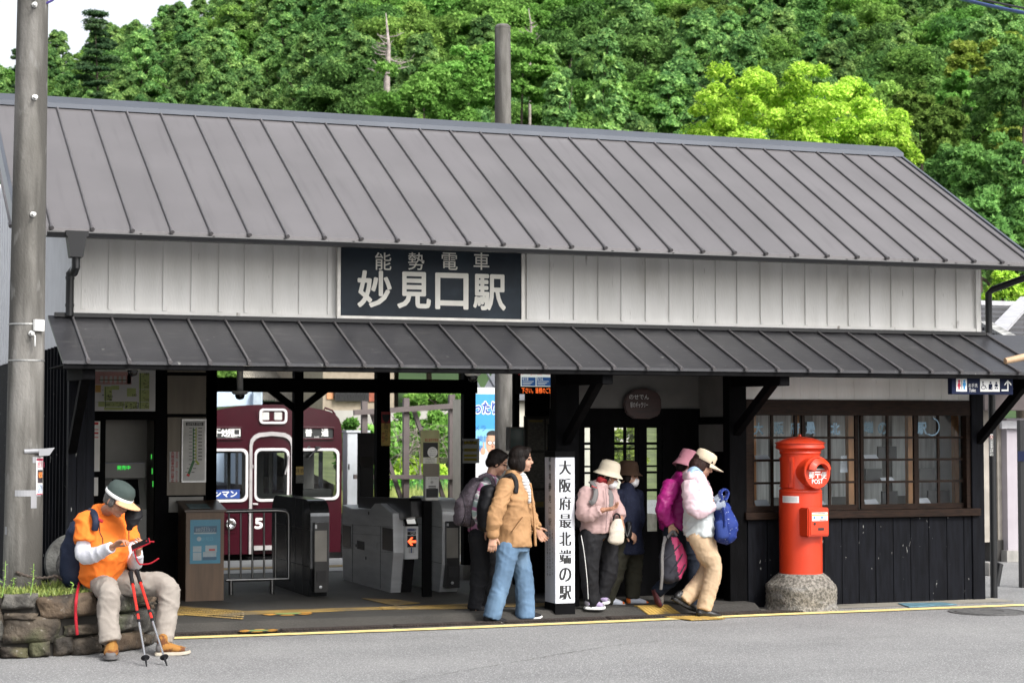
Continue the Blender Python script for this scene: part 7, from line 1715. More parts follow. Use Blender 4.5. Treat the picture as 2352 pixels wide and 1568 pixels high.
        etube(m, [b0+d*.035+up*.03, b0+d*(L*.35)+up*.036, b0+d*(L*.66)+up*.022, b0+d*(L*.9)+up*.014], [.036, .042, .030, .018], [w*.74, w*.84, w*.96, w*.62], side, 14)
        an = Vector(ankle) if ankle else b0+d*(L*.24)+up*(high+.04)
        etube(m, [b0+d*(L*.2)+up*.03, b0+d*(L*.22)+up*high, b0+d*(L*.22)+up*high+(an-(b0+d*(L*.22)+up*high))*.3], [.045, .040, .038], [.036, .036, .036], side, 12)
        o0 = s.root
        def pt(p, n):
            q = p-b0; u = q.dot(d)/L; v = q.dot(up); sd = abs(q.dot(side))
            if ac_m and ((u < .16 and v < .07) or (u > .82 and v < .035)): return 1
            if ac_m and .32 < u < .7 and sd < .018 and v > .03: return 2
            return 0
        sh = solid('shoe', m, [up_m, ac_m or up_m, lace or M_white], s.root, .007, 2, None, pt)
        so.parent = sh; so.location = -world_loc(sh); return sh

def blob(name, label, cat, shapes, ms, voxel=.012, smooth=3, folds=((.08, .016),), paint=None, group=None):
    """a soft bag: overlapping rounded shapes grown into one surface, inside its own thing"""
    p = shapes[0][0][0]; t = thing(name, label, cat, p, group); m = MB()
    for sh in shapes: etube(m, *sh)
    o = solid('bag', m, ms, t, voxel, smooth, folds, paint); return t
def straps(t, name, paths, r, m_, flat=None):
    for p in paths:
        m = MB(); etube(m, p, flat[0] if flat else r, flat[1] if flat else r, flat[2] if flat else (0, 1, 0), 8); m.build(name, m_, t, smooth='all')
def dotted(name, c1, c2, scale=60, thr=.22, **k):
    m_ = cloth(name, c1, **k); over(m_, c2, scale, thr+.04, thr, (1, 1, 1), 1.0, 'vor'); return m_

# ---- woman in the tan jacket
p = Person('woman in a tan jacket and light blue jeans walking past the white pillar', 15.80, z3, (620, 1480), (.95, -.25), .0)
J = p.J
c = J(692, 548); p.head(c, (.96, -.30, -.04), sc=1.0)
neck, chest, waist, pelv = J(652, 655), J(648, 770), J(642, 920), J(640, 1040)
p.trunk(neck, chest, waist, pelv)
shN, elN, wrN = J(605, 700, -.16), J(548, 860, -.24), J(530, 985, -.22); shF, elF, wrF = J(690, 695, .17), J(735, 850, .24), J(778, 940, .2)
p.limb([shN, elN, wrN], [.045, .035, .025]); p.limb([shF, elF, wrF], [.045, .035, .025])
hN, kN, aN = J(618, 1050, -.09), J(580, 1245, -.1), J(528, 1425, -.09); hF, kF, aF = J(662, 1050, .09), J(706, 1235, .09), J(712, 1420, .07)
p.limb([hN, kN, aN], [.075, .05, .038]); p.limb([hF, kF, aF], [.075, .05, .038])
p.hand(wrN, (-.08, -.05, -1), (.25, .9, 0), .55, -1); p.hand(wrF, (.5, 0, -.8), (0, -1, 0), .6, 1); p.finish()
p.hair([(-.022, .03, 0, .088, .098, .094), (-.062, -.03, 0, .080, .062, .075), (-.045, -.075, 0, .07, .05, .05), (-.008, -.045, .07, .022, .048, .075), (-.008, -.045, -.07, .022, .048, .075), (.048, .082, .01, .058, .042, .030), (.04, .05, .062, .02, .03, .05), (.03, .045, -.062, .022, .03, .05)])
M_tan = cloth('tan_cotton', (.36, .205, .098), .8, bump=.5, bscale=8)
jk = p.wear('jacket', [([J(652, 668), chest, J(640, 905), J(636, 1045)], [.075, .135, .165, .185], [.13, .185, .19, .20], p.b, 20), ([shN, elN, wrN+V(0, 0, .03)], [.078, .070, .052], [.075, .068, .050], p.b, 14), ([shF, elF, wrF], [.075, .066, .05], [.075, .066, .05], p.b, 14), ([J(628, 640), J(672, 652)], [.05, .045], [.085, .08], p.b, 12)], M_tan, folds=((.12, .030), (.05, .014)))
m = MB(); etube(m, [wrN+V(0, 0, .055), wrN+V(0, 0, .01)], .058, .056, p.b, 14); solid('cuff', m, M_tan, jk, .01, 2)
sh_ = p.wear('striped_shirt', [([J(694, 650, -.02), J(722, 720, -.05), J(738, 800, -.06)], [.045, .05, .035], [.06, .075, .06], p.b, 12)], mat('white_striped_jersey', (.66, .66, .64), .8, var=.05), .01, 2, None)
sm_ = MATS['white_striped_jersey']; nt = sm_.node_tree; bs = nt.nodes['Principled BSDF']; srcs = bs.inputs['Base Color'].links[0].from_socket
def stripe(mt, col, freq, vec=(0, 0, 1), width=.35, amount=1.0):
    n = mt.node_tree.nodes; l = mt.node_tree.links; b = n['Principled BSDF']; src = b.inputs['Base Color'].links[0].from_socket
    tc = n.new('ShaderNodeTexCoord'); dt = n.new('ShaderNodeVectorMath'); dt.operation = 'DOT_PRODUCT'; dt.inputs[1].default_value = Vector(vec)*freq; l.new(tc.outputs['Object'], dt.inputs[0])
    fr = n.new('ShaderNodeMath'); fr.operation = 'FRACT'; l.new(dt.outputs['Value'], fr.inputs[0]); ls = n.new('ShaderNodeMath'); ls.operation = 'LESS_THAN'; ls.inputs[1].default_value = width; l.new(fr.outputs[0], ls.inputs[0])
    mu = n.new('ShaderNodeMath'); mu.operation = 'MULTIPLY'; mu.inputs[1].default_value = amount; l.new(ls.outputs[0], mu.inputs[0])
    mx = n.new('ShaderNodeMix'); mx.data_type = 'RGBA'; l.new(mu.outputs[0], mx.inputs['Factor']); l.new(src, mx.inputs[6]); mx.inputs[7].default_value = (*col, 1); l.new(mx.outputs[2], b.inputs['Base Color'])
stripe(sm_, (.22, .22, .24), 34, (0, 0, 1), .3)
m = MB(); etube(m, [J(742, 690, -.10), J(758, 800, -.12), J(768, 930, -.13), J(772, 1040, -.12)], .012, .012, p.b, 8); etube(m, [J(770, 930, -.1), J(795, 945, -.1)], .014, .03, p.b, 8)
for y in (720, 820, 900, 960): q = J(752, y, -.165); m.ell(q, (.007, .007, .007))
m.build('placket', M_tan, jk, smooth='all')
M_jean = cloth('washed_denim', (.105, .175, .27), .85, var=.25, scale=5, bump=.4, bscale=9, stretch=(1, 1, .5)); over(M_jean, (.24, .34, .45), 3.0, .5, .75, (1, 1, .4), .7)
p.wear('jeans', [([J(640, 1020), J(640, 1075)], [.15, .155], [.17, .17], p.b, 18), ([hN, kN, aN+V(-.0, 0, .0)], [.105, .082, .080], [.10, .08, .08], p.b, 14), ([hF, kF, aF+V(0, 0, -.005)], [.105, .086, .088], [.10, .08, .082], p.b, 14)], M_jean, folds=((.10, .013), (.04, .007)))
M_blk = mat('black_knit', (.012, .012, .014), .7, spec=.2); M_solew = mat('white_rubber', (.66, .66, .65), .5)
p.shoe(J(470, 1492, -.09), J(614, 1494, -.09), M_blk, M_solew, M_blk, ankle=aN); p.shoe(J(664, 1474, .07), J(812, 1462, .07), M_blk, M_solew, M_blk, ankle=aF)
t = blob('backpack', 'plain black backpack on the back of the woman in the tan jacket', 'backpack', [([J(505, 730), J(490, 830), J(485, 930)], [.075, .085, .07], [.13, .14, .13], p.b, 18)], cloth('black_nylon', (.008, .008, .010), .6), folds=((.08, .02),))
straps(t, 'strap', [[J(585, 665, -.10), J(635, 640, -.145), J(662, 680, -.16), J(660, 740, -.17)]], .018, MATS['black_nylon'], (.022, .010, (0, 1, 0)))

m = MB(); a, b = J(640, 960, -.215), J(700, 880, -.205); m.bar(a, b, .008, .035, up=(0, 1, 0)); m.build('pocket_flap', M_tan, jk); 
# ---- woman in the plaid shirt behind her
p = Person('woman in a pink and green plaid shirt and glasses, half hidden behind the tan jacket', 16.25, z3, (450, 1420), (1, -.1))
J = p.J; c = J(556, 567); p.head(c, (.88, -.22, -.40), sc=.98)
neck, chest, waist, pelv = J(515, 655), J(488, 760), J(472, 890), J(470, 985); p.trunk(neck, chest, waist, pelv)
shN, elN, wrN = J(488, 705, -.16), J(448, 850, -.2), J(492, 945, -.2); shF, elF, wrF = J(540, 700, .16), J(560, 850, .2), J(600, 900, .1)
hN, kN, aN = J(455, 985, -.08), J(455, 1190, -.08), J(428, 1400, -.08); hF, kF, aF = J(495, 985, .08), J(500, 1190, .08), J(470, 1395, .08)
for q in ([shN, elN, wrN], [shF, elF, wrF]): p.limb(q, [.043, .034, .025])
for q in ([hN, kN, aN], [hF, kF, aF]): p.limb(q, [.075, .05, .038])
p.hand(wrN, (.45, 0, -.5), (0, 1, -.3), .7, 1); p.hand(wrF, (.8, 0, -.3), (0, -1, -.3), .7, -1); p.finish()
p.hair([(-.02, .034, 0, .084, .095, .088), (-.062, -.02, 0, .074, .05, .062), (.03, .085, 0, .058, .045, .03), (-.02, -.01, .062, .024, .045, .05), (-.02, -.01, -.062, .024, .045, .05)])
m = MB()
for q in (-1, 1): cc = p.c+p.f*.098+p.r*.033*q; m.lathe([(.024, -.001), (.026, 0), (.024, .001), (.022, 0), (.024, -.001)], 16, cc, axis=p.f); m.tube([cc+p.r*.024*q, p.c+p.r*.078*q+p.f*.0], .002, 6)
m.tube([p.c+p.f*.1-p.r*.01, p.c+p.f*.1+p.r*.01], .002, 6); m.build('glasses', mat('thin_red_frame', (.06, .02, .015), .3), p.root)
M_pl = cloth('plaid_cotton', (.34, .44, .42), .85, bump=.4); stripe(M_pl, (.36, .05, .22), 10.5, (.35, .0, 1), .42, .75); stripe(M_pl, (.38, .07, .25), 10.5, (1, .4, -.2), .40, .7); stripe(M_pl, (.62, .6, .6), 10.5, (1, .4, -.2), .10); stripe(M_pl, (.62, .6, .6), 10.5, (.35, 0, 1), .09); stripe(M_pl, (.05, .22, .16), 5.2, (.35, 0, 1), .12, .6)
p.wear('plaid_shirt', [([J(515, 668), chest, J(475, 890), J(472, 965)], [.07, .115, .13, .13], [.12, .175, .18, .18], p.b, 18), ([shN, elN, wrN], [.068, .06, .042], [.066, .058, .042], p.b, 12), ([shF, elF, wrF], [.066, .058, .042], [.066, .058, .042], p.b, 12), ([J(500, 645), J(530, 652)], [.035, .03], [.06, .06], p.b, 10)], M_pl)
M_bt = cloth('black_trousers', (.010, .0105, .013), .8)
p.wear('trousers', [([J(472, 965), J(472, 1010)], [.12, .125], [.165, .165], p.b, 16), ([hN, kN, aN+V(0, 0, .04)], [.105, .085, .062], [.10, .08, .062], p.b, 12), ([hF, kF, aF+V(0, 0, .04)], [.105, .085, .062], [.10, .08, .062], p.b, 12)], M_bt)
p.shoe(J(393, 1432, -.08), J(488, 1434, -.08)+V(.05, 0, 0), M_blk, M_blk, None, ankle=aN, high=.09); p.shoe(J(435, 1424, .08), J(520, 1426, .08)+V(.03, 0, 0), M_blk, M_blk, None, ankle=aF, high=.09)
M_gp = dotted('mauve_dotted_nylon', (.085, .070, .085), (.33, .28, .33), 70, .16, rough=.7)
t = blob('backpack', 'grey mauve dotted backpack on the back of the woman in the plaid shirt', 'backpack', [([J(440, 690), J(400, 790), J(385, 900)], [.075, .105, .075], [.11, .15, .13], p.b, 18), ([J(345, 800), J(342, 900)], [.05, .055], [.10, .11], p.b, 14)], M_gp, folds=((.09, .024), (.04, .01)))
straps(t, 'strap', [[J(452, 655, -.13), J(500, 640, -.16), J(535, 690, -.17), J(520, 760, -.17)]], .016, M_gp, (.02, .009, (0, 1, 0))); straps(t, 'cord', [[J(350, 740, -.16), J(372, 850, -.17), J(345, 930, -.14)], [J(420, 820, -.17), J(400, 935, -.16), J(412, 980, -.16)]], .004, M_blk)

# ---- woman in the pale pink fleece with the cream hat
p = Person('woman in a pale pink fleece and cream hat, masked, beside the white pillar', 15.98, z4, (250, 1400), (.86, -.5), FZ, M_skin2)
J = p.J; c = J(333, 642); p.head(c, (.80, -.48, -.38), sc=1.0)
neck, chest, waist, pelv = J(285, 705), J(268, 790), J(255, 900), J(262, 985); p.trunk(neck, chest, waist, pelv)
shN, elN, wrN = J(212, 745, -.12), J(195, 868, -.17), J(305, 838, -.26); shF, elF, wrF = J(340, 735, .12), J(378, 835, .02), J(405, 890, -.1)
hN, kN, aN = J(232, 985, -.07), J(222, 1170, -.08), J(238, 1355, -.06); hF, kF, aF = J(310, 985, .07), J(335, 1165, .05), J(287, 1335, .08)
for q in ([shN, elN, wrN], [shF, elF, wrF]): p.limb(q, [.043, .034, .025])
for q in ([hN, kN, aN], [hF, kF, aF]): p.limb(q, [.075, .05, .038])
p.hand(wrN, (.97, -.1, .12), (0, -.2, 1), .55, -1); p.hand(wrF, (.25, 0, -1), (-.6, .5, 0), .8, 1); p.finish()
M_cream = cloth('cream_cotton', (.52, .46, .36), .85, bump=.3, bscale=20)
p.hair([(-.02, .02, 0, .080, .090, .075), (-.05, -.03, 0, .068, .045, .05), (.0, -.03, .07, .015, .03, .04), (.0, -.03, -.07, .015, .03, .04)])
hat = [(.001, .128), (.045, .126), (.074, .112), (.086, .08), (.090, .04), (.092, .022), (.108, .006), (.126, -.012), (.127, -.016), (.106, .000), (.088, .016), (.080, .022)]
p.lathe_on_head('hat', hat, M_cream, -.14, (-.006, 0, .014))
M_mask = mat('white_mask', (.66, .66, .67), .8, var=.03)
def mask(p):
    m = MB(); ax = (p.r, p.f, p.up); m.ell(p.c+p.f*.062-p.up*.058, (.056, .050, .050), ax, 16, 10); m.ell(p.c+p.f*.085-p.up*.038, (.022, .026, .024), ax, 12, 8); o = solid('mask', m, M_mask, p.root, .007, 2)
    m = MB()
    for q in (-1, 1): m.tube([p.c+p.f*.045+p.r*.052*q-p.up*.03, p.c-p.f*.01+p.r*.08*q-p.up*.0], .0025, 6)
    m.build('loop', M_mask, o)
mask(p)
M_pf = cloth('pale_pink_fleece', (.40, .275, .265), .9, bump=.45)
fl = p.wear('fleece', [([J(285, 712), chest, J(258, 890), J(262, 968)], [.08, .135, .15, .145], [.13, .185, .195, .19], p.b, 20), ([shN, elN, wrN+V(-.03, 0, 0)], [.078, .072, .05], [.076, .07, .05], p.b, 14), ([shF, elF, wrF+V(0, 0, .02)], [.075, .068, .045], [.075, .068, .045], p.b, 14), ([J(262, 690), J(310, 705)], [.045, .04], [.075, .07], p.b, 12)], M_pf, folds=((.12, .028), (.05, .014)))
m = MB(); etube(m, [J(318, 710, -.16), J(325, 850, -.24), J(318, 960, -.24)], .005, .005, p.b, 6); m.build('zip', mat('pink_zip', (.3, .2, .2)), fl)
p.wear('scarf', [([J(290, 672, -.03), J(305, 690, -.06)], [.045, .05], [.06, .06], p.b, 12)], cloth('dark_red_scarf', (.18, .012, .015)), .008, 2, None)
M_tp = cloth('black_track_trousers', (.009, .009, .011), .75)
tr_ = p.wear('trousers', [([J(258, 955), J(262, 1000)], [.13, .135], [.17, .175], p.b, 16), ([hN, kN, aN], [.115, .088, .068], [.105, .085, .068], p.b, 12), ([hF, kF, aF], [.115, .088, .066], [.105, .085, .066], p.b, 12)], M_tp)
m = MB(); etube(m, [J(178, 985, -.16), J(196, 1090, -.17), J(212, 1240, -.16), J(218, 1345, -.13)], .0035, .003, p.b, 6); m.build('piping', M_white, tr_)
M_lil2 = cloth('lilac_mesh', (.30, .24, .38), .7); M_dgr = cloth('grey_laces', (.16, .15, .17), .7)
p.shoe(J(195, 1404, -.07), J(316, 1408, -.09), M_lil2, M_solew, M_dgr, ankle=aN); p.shoe(J(255, 1378, .08), J(322, 1376, .04)+V(.03, -.02, 0), M_lil2, M_solew, M_dgr, ankle=aF)
M_bag = dotted('cream_patterned_canvas', (.50, .45, .38), (.20, .16, .13), 38, .10, rough=.85)
t = blob('handbag', 'cream speckled handbag hanging from the hand of the woman in the pink fleece', 'handbag', [([J(383, 905, -.16), J(380, 960, -.16), J(377, 1015, -.16)], [.050, .072, .080], [.035, .05, .045], (0, 1, 0), 16)], M_bag, .01, 2, ((.06, .014),))
straps(t, 'strap', [[J(362, 895, -.18), J(372, 862, -.16), J(395, 868, -.13), J(400, 900, -.14)]], .008, M_blk)
t = thing('backpack', 'dark daypack with grey shoulder straps worn by the woman in the pink fleece', 'backpack', J(175, 850, .05)); m = MB(); etube(m, [J(178, 760, .05), J(165, 850, .06), J(168, 925, .05)], [.05, .06, .05], [.11, .12, .11], p.b, 14); solid('bag', m, MATS['black_nylon'], t, .012, 2)
M_gs2 = cloth('grey_strap', (.13, .125, .125), .8)
straps(t, 'strap', [[J(232, 678, -.10), J(252, 700, -.17), J(262, 745, -.235), J(248, 790, -.255), J(228, 800, -.24)], [J(330, 715, .0), J(348, 760, -.09), J(345, 820, -.13)]], .02, M_gs2, (.026, .008, (0, 1, 0)))
m = MB(); m.bar(J(238, 702, -.21), J(268, 714, -.24), .006, .018, up=(0, 1, 0)); m.build('tab', M_red, t)

# ---- woman in the dotted navy coat
p = Person('masked woman in a dotted navy coat and brown hat in the lattice doorway', 16.32, z4, (430, 1390), (.9, -.42), FZ)
J = p.J; c = J(447, 640); p.head(c, (.86, -.45, -.18), sc=.98)
neck, chest, waist, pelv = J(440, 710), J(440, 800), J(440, 930), J(440, 1010); p.trunk(neck, chest, waist, pelv)
shN, elN, wrN = J(385, 750, -.10), J(382, 890, -.12), J(430, 960, -.2); shF, elF, wrF = J(492, 750, .10), J(505, 880, .08), J(498, 985, .02)
hN, kN, aN = J(415, 1010, -.07), J(375, 1190, -.06), J(330, 1345, -.04); hF, kF, aF = J(470, 1010, .07), J(478, 1180, .05), J(470, 1320, .03)
for q in ([shN, elN, wrN], [shF, elF, wrF]): p.limb(q, [.043, .034, .025])
for q in ([hN, kN, aN], [hF, kF, aF]): p.limb(q, [.075, .05, .038])
p.hand(wrN, (.6, -.2, -.4), (0, .5, -.5), .7, 1); p.hand(wrF, (.05, 0, -1), (-.4, .8, 0), .6, 1); p.finish()
p.hair([(-.02, .02, 0, .080, .090, .075), (-.05, -.03, 0, .068, .045, .05), (.0, -.03, .07, .018, .035, .045), (.0, -.03, -.07, .018, .035, .045)])
p.lathe_on_head('hat', hat, cloth('dark_brown_felt', (.040, .022, .013), .9), -.12, (-.006, 0, .014)); mask(p)
M_nv = dotted('navy_dotted_wool', (.008, .011, .028), (.05, .065, .12), 75, .14, rough=.85)
co = p.wear('coat', [([J(440, 718), chest, J(440, 920), J(442, 1085)], [.075, .12, .13, .16], [.13, .18, .18, .20], p.b, 20), ([shN, elN, wrN], [.07, .062, .05], [.07, .062, .05], p.b, 12), ([shF, elF, wrF+V(0, 0, .05)], [.07, .062, .048], [.07, .062, .048], p.b, 12), ([J(428, 695), J(452, 702)], [.045, .04], [.07, .07], p.b, 12)], M_nv)
m = MB(); etube(m, [wrF+V(0, 0, .055), wrF+V(0, 0, .005)], .040, .040, p.b, 12); solid('cuff', m, M_white, co, .009, 2)
p.wear('trousers', [([J(440, 1000), J(442, 1040)], [.12, .12], [.16, .16], p.b, 14), ([hN, kN, aN+V(0, 0, .01)], [.105, .085, .062], [.10, .08, .062], p.b, 12), ([hF, kF, aF+V(0, 0, .01)], [.105, .085, .064], [.10, .08, .064], p.b, 12)], cloth('olive_trousers', (.030, .029, .020), .85))
M_wmesh = cloth('pale_blue_mesh', (.50, .53, .60), .7, bump=.2); M_orange = mat('orange_trim', (.62, .14, .015), .6)
p.shoe(J(312, 1396, -.04), J(396, 1394, -.06)+V(.06, 0, 0), M_wmesh, M_solew, M_orange, ankle=aN); p.shoe(J(430, 1388, .03), J(566, 1390, .01), M_wmesh, M_solew, M_orange, ankle=aF)
t = thing('shoulder_bag', 'small dark bag at the side of the woman in the navy coat', 'bag', J(450, 940, -.22)); m = MB(); etube(m, [J(447, 915, -.22), J(447, 985, -.22)], [.03, .035], [.05, .055], p.b, 12); solid('bag', m, MATS['black_nylon'], t, .009, 2); m = MB(); etube(m, [J(425, 930, -.24), J(440, 990, -.27), J(460, 930, -.26)], .004, .004, p.b, 6); m.build('cord', M_gs2, t)

# ---- woman in the magenta jacket
p = Person('woman in a magenta rain jacket and pink bucket hat, mostly hidden by the white jacket', 15.98, z4, (720, 1395), (1, .15), FZ)
J = p.J; c = J(782, 578); p.head(c, (.93, .1, -.35), sc=.98)
neck, chest, waist, pelv = J(752, 655), J(730, 750), J(712, 860), J(722, 950); p.trunk(neck, chest, waist, pelv)
shN, elN, wrN = J(690, 700, -.15), J(648, 840, -.2), J(692, 930, -.22); shF, elF, wrF = J(760, 690, .15), J(800, 830, .2), J(850, 880, .15)
hN, kN, aN = J(705, 960, -.08), J(725, 1165, -.08), J(622, 1290, -.06); hF, kF, aF = J(760, 960, .08), J(815, 1170, .08), J(800, 1350, .06)
for q in ([shN, elN, wrN], [shF, elF, wrF]): p.limb(q, [.043, .034, .025])
for q in ([hN, kN, aN], [hF, kF, aF]): p.limb(q, [.075, .05, .038])
p.hand(wrN, (.12, 0, -1), (.2, .9, 0), 1.1, -1); p.hand(wrF, (.8, 0, -.3), (0, -1, 0), .7, 1); p.finish()
p.hair([(-.02, .02, 0, .080, .090, .075), (-.055, -.04, 0, .07, .045, .06)])
p.lathe_on_head('hat', [(.001, .130), (.05, .130), (.078, .122), (.088, .08), (.094, .03), (.108, -.01), (.126, -.042), (.124, -.046), (.10, -.01), (.084, .03)], cloth('pink_bucket_cotton', (.46, .20, .25), .85, bump=.3), .0, (0, 0, .008))
M_mg = cloth('magenta_nylon', (.27, .012, .135), .45, bump=.7, bscale=8)
p.wear('rain_jacket', [([J(752, 662), chest, J(708, 860), J(712, 950)], [.075, .12, .13, .13], [.13, .18, .185, .185], p.b, 20), ([shN, elN, wrN+V(0, 0, .02)], [.080, .074, .05], [.076, .07, .05], p.b, 14), ([shF, elF, wrF], [.075, .068, .05], [.075, .068, .05], p.b, 12), ([J(730, 640), J(768, 655)], [.045, .04], [.075, .07], p.b, 12)], M_mg, folds=((.10, .034), (.045, .016)))
p.wear('trousers', [([J(718, 940), J(728, 985)], [.12, .12], [.16, .16], p.b, 14), ([hN, kN, aN], [.105, .082, .06], [.10, .08, .06], p.b, 12), ([hF, kF, aF], [.105, .085, .06], [.10, .08, .06], p.b, 12)], cloth('navy_trousers', (.008, .012, .022), .8))
M_gsh = cloth('grey_trail_mesh', (.20, .185, .17), .8); M_psole = mat('pink_black_sole', (.10, .02, .03), .6)
p.shoe(J(584, 1290, -.06), J(606, 1398, -.06)+V(.02, 0, 0), M_gsh, M_psole, MATS['grey_laces'], ankle=aN); p.shoe(J(735, 1404, .06), J(838, 1402, .06), M_gsh, M_psole, MATS['grey_laces'], ankle=aF)
M_pk = mat('pink_pack', (.42, .035, .12), .6, var=.1, bump=.4, bscale=9); M_pg = cloth('charcoal_pack', (.030, .030, .040), .75)
bx_ = lambda x, y, dy=-.24: J(x, y, dy)
axis_ = (bx_(770, 1110)-bx_(640, 1150)).normalized()
def pkpaint(q, n):
    d = (q-bx_(700, 1110)).dot(axis_); z = (q-bx_(700, 1110)).z
    return 1 if d > -.015+.12*max(0, z) and n.dot(V(0, -1, 0)) > -.4 and abs(z) < .19 else 0
t = blob('backpack', 'pink and charcoal backpack dangling from the hand of the woman in magenta', 'backpack', [([bx_(695, 1005), bx_(692, 1100), bx_(672, 1215)], [.055, .115, .085], [.075, .10, .085], (0, 1, 0), 18), ([bx_(725, 1040), bx_(735, 1130), bx_(715, 1215)], [.04, .075, .055], [.07, .09, .08], (0, 1, 0), 14)], [M_pg, M_pk], .012, 3, ((.08, .018),), pkpaint)
straps(t, 'strap', [[bx_(670, 995, -.3), bx_(700, 962, -.25), bx_(722, 985, -.26)], [bx_(655, 990, -.3), bx_(640, 1100, -.33), bx_(640, 1200, -.33), bx_(632, 1290, -.3)], [bx_(660, 1000, -.3), bx_(645, 1040, -.32)]], .014, MATS['grey_strap'], (.016, .007, (0, 1, 0)))
m = MB()
for a, b in (((742, 1035), (650, 1120)), ((755, 1090), (690, 1190)), ((770, 1150), (720, 1225))): etube(m, [bx_(*a, -.345), bx_((a[0]+b[0])/2, (a[1]+b[1])/2+8, -.352), bx_(*b, -.335)], .006, .006, (0, 1, 0), 6)
m.build('piping', M_pg, t); 

# ---- woman in the white and pink jacket
p = Person('woman in a white and pink jacket and beige trousers stepping out of the station', 15.60, z4, (860, 1455), (1, -.12), .0)
J = p.J; c = J(872, 578); p.head(c, (.90, -.20, -.42), sc=1.0)
neck, chest, waist, pelv = J(830, 655), J(838, 745), J(848, 880), J(855, 975); p.trunk(neck, chest, waist, pelv)
shN, elN, wrN = J(800, 705, -.16), J(828, 838, -.23), J(935, 822, -.22); shF, elF, wrF = J(868, 700, .16), J(895, 800, .2), J(925, 785, .08)
hN, kN, aN = J(848, 985, -.08), J(932, 1180, -.08), J(884, 1390, -.08); hF, kF, aF = J(872, 985, .08), J(905, 1180, .08), J(780, 1335, .07)
for q in ([shN, elN, wrN], [shF, elF, wrF]): p.limb(q, [.043, .034, .025])
for q in ([hN, kN, aN], [hF, kF, aF]): p.limb(q, [.075, .05, .038])
p.finish()
p.hair([(-.02, .028, 0, .084, .094, .085), (-.068, -.03, 0, .082, .056, .07), (-.05, -.075, .0, .072, .05, .05), (-.02, -.03, .070, .022, .045, .06), (-.02, -.03, -.070, .022, .045, .06), (.045, .03, .066, .014, .024, .05)], M_hairb)
cap = [(.001, .122), (.05, .121), (.078, .112), (.089, .092), (.091, .05), (.091, .02), (.088, .018)]
M_cap = cloth('beige_cap_cotton', (.55, .46, .34), .85, bump=.3, bscale=22)
def visor(p, r0, L, w, h, m_, drop=.25, nm='visor'):
    m = MB(); n = 18; vs = []; fs = []; o = p.c+p.up*h
    for i in range(n+1):
        a = -w+2*w*i/n; 
        for q, th in ((0, 0), (1, 0), (1, -.006), (0, -.006)):
            rr_ = r0+(L*max(.02, 1-(abs(a)/w)**2.4)**.7*q); vs.append(o+p.f*(math.cos(a)*rr_*1.12)+p.r*(math.sin(a)*rr_)-p.up*(drop*L*q+.03*(1-math.cos(a))*q-th))
    for i in range(n):
        for j in range(4): fs.append((i*4+j, i*4+(j+1) % 4, (i+1)*4+(j+1) % 4, (i+1)*4+j))
    m.add(vs, fs); return m.build(nm, m_, p.root, smooth=True)
p.lathe_on_head('cap', cap, M_cap, .06, (-.004, 0, .008)); visor(p, .094, .085, 1.15, .030, M_cap, .18)
M_wj = cloth('white_nylon', (.56, .60, .61), .6, bump=.6, bscale=8); M_pj = cloth('blush_nylon', (.56, .42, .46), .6, bump=.6, bscale=8)
q0 = J(830, 742)
def wj(q, n):
    if q.z > q0.z+.02-.12*(q.x-q0.x): return 1
    return 0
jk = p.wear('jacket', [([J(830, 660), chest, J(848, 875), J(850, 985)], [.08, .125, .13, .14], [.13, .18, .185, .19], p.b, 20), ([J(790, 650), J(815, 640), J(850, 650)], [.055, .06, .05], [.085, .09, .08], p.b, 12)], [M_wj, M_pj], folds=((.10, .032), (.045, .015)), paint=wj)
p.wear('sleeve', [([shN, elN, wrN], [.080, .072, .046], [.076, .068, .046], p.b, 14)], M_pj, folds=((.10, .032), (.045, .015))); p.wear('sleeve', [([shF, elF, wrF], [.078, .068, .046], [.076, .066, .046], p.b, 14)], M_pj, folds=((.10, .03), (.045, .014)))
m = MB(); etube(m, [J(790, 640, -.02), J(820, 605, -.02), J(860, 632, -.04)], [.03, .03, .025], [.06, .06, .05], p.b, 10); solid('collar', m, cloth('pale_blue_lining', (.28, .40, .55)), jk, .009, 2)
m = MB(); etube(m, [J(882, 870, -.17), J(885, 950, -.17)], .004, .004, p.b, 6); m.build('pocket_zip', MATS['pink_zip'], jk)
M_bg = cloth('beige_twill', (.47, .34, .22), .85, bump=.55, bscale=9)
p.wear('trousers', [([J(852, 965), J(858, 1005)], [.12, .125], [.165, .165], p.b, 16), ([hN, J(893, 1085, -.08), kN, aN+V(0, 0, .02)], [.105, .10, .080, .070], [.095, .09, .078, .068], p.b, 14), ([hF, kF, aF+V(-.0, 0, .0)], [.11, .09, .074], [.10, .085, .072], p.b, 14)], M_bg, folds=((.09, .013), (.035, .008)))
M_bl = mat('black_leather', (.010, .010, .011), .4, bump=.3)
p.shoe(J(828, 1458, -.08), J(980, 1462, -.08), M_bl, M_bl, None, ankle=aN); p.shoe(J(692, 1348, .07), J(828, 1428, .07), M_bl, M_bl, None, ankle=aF)
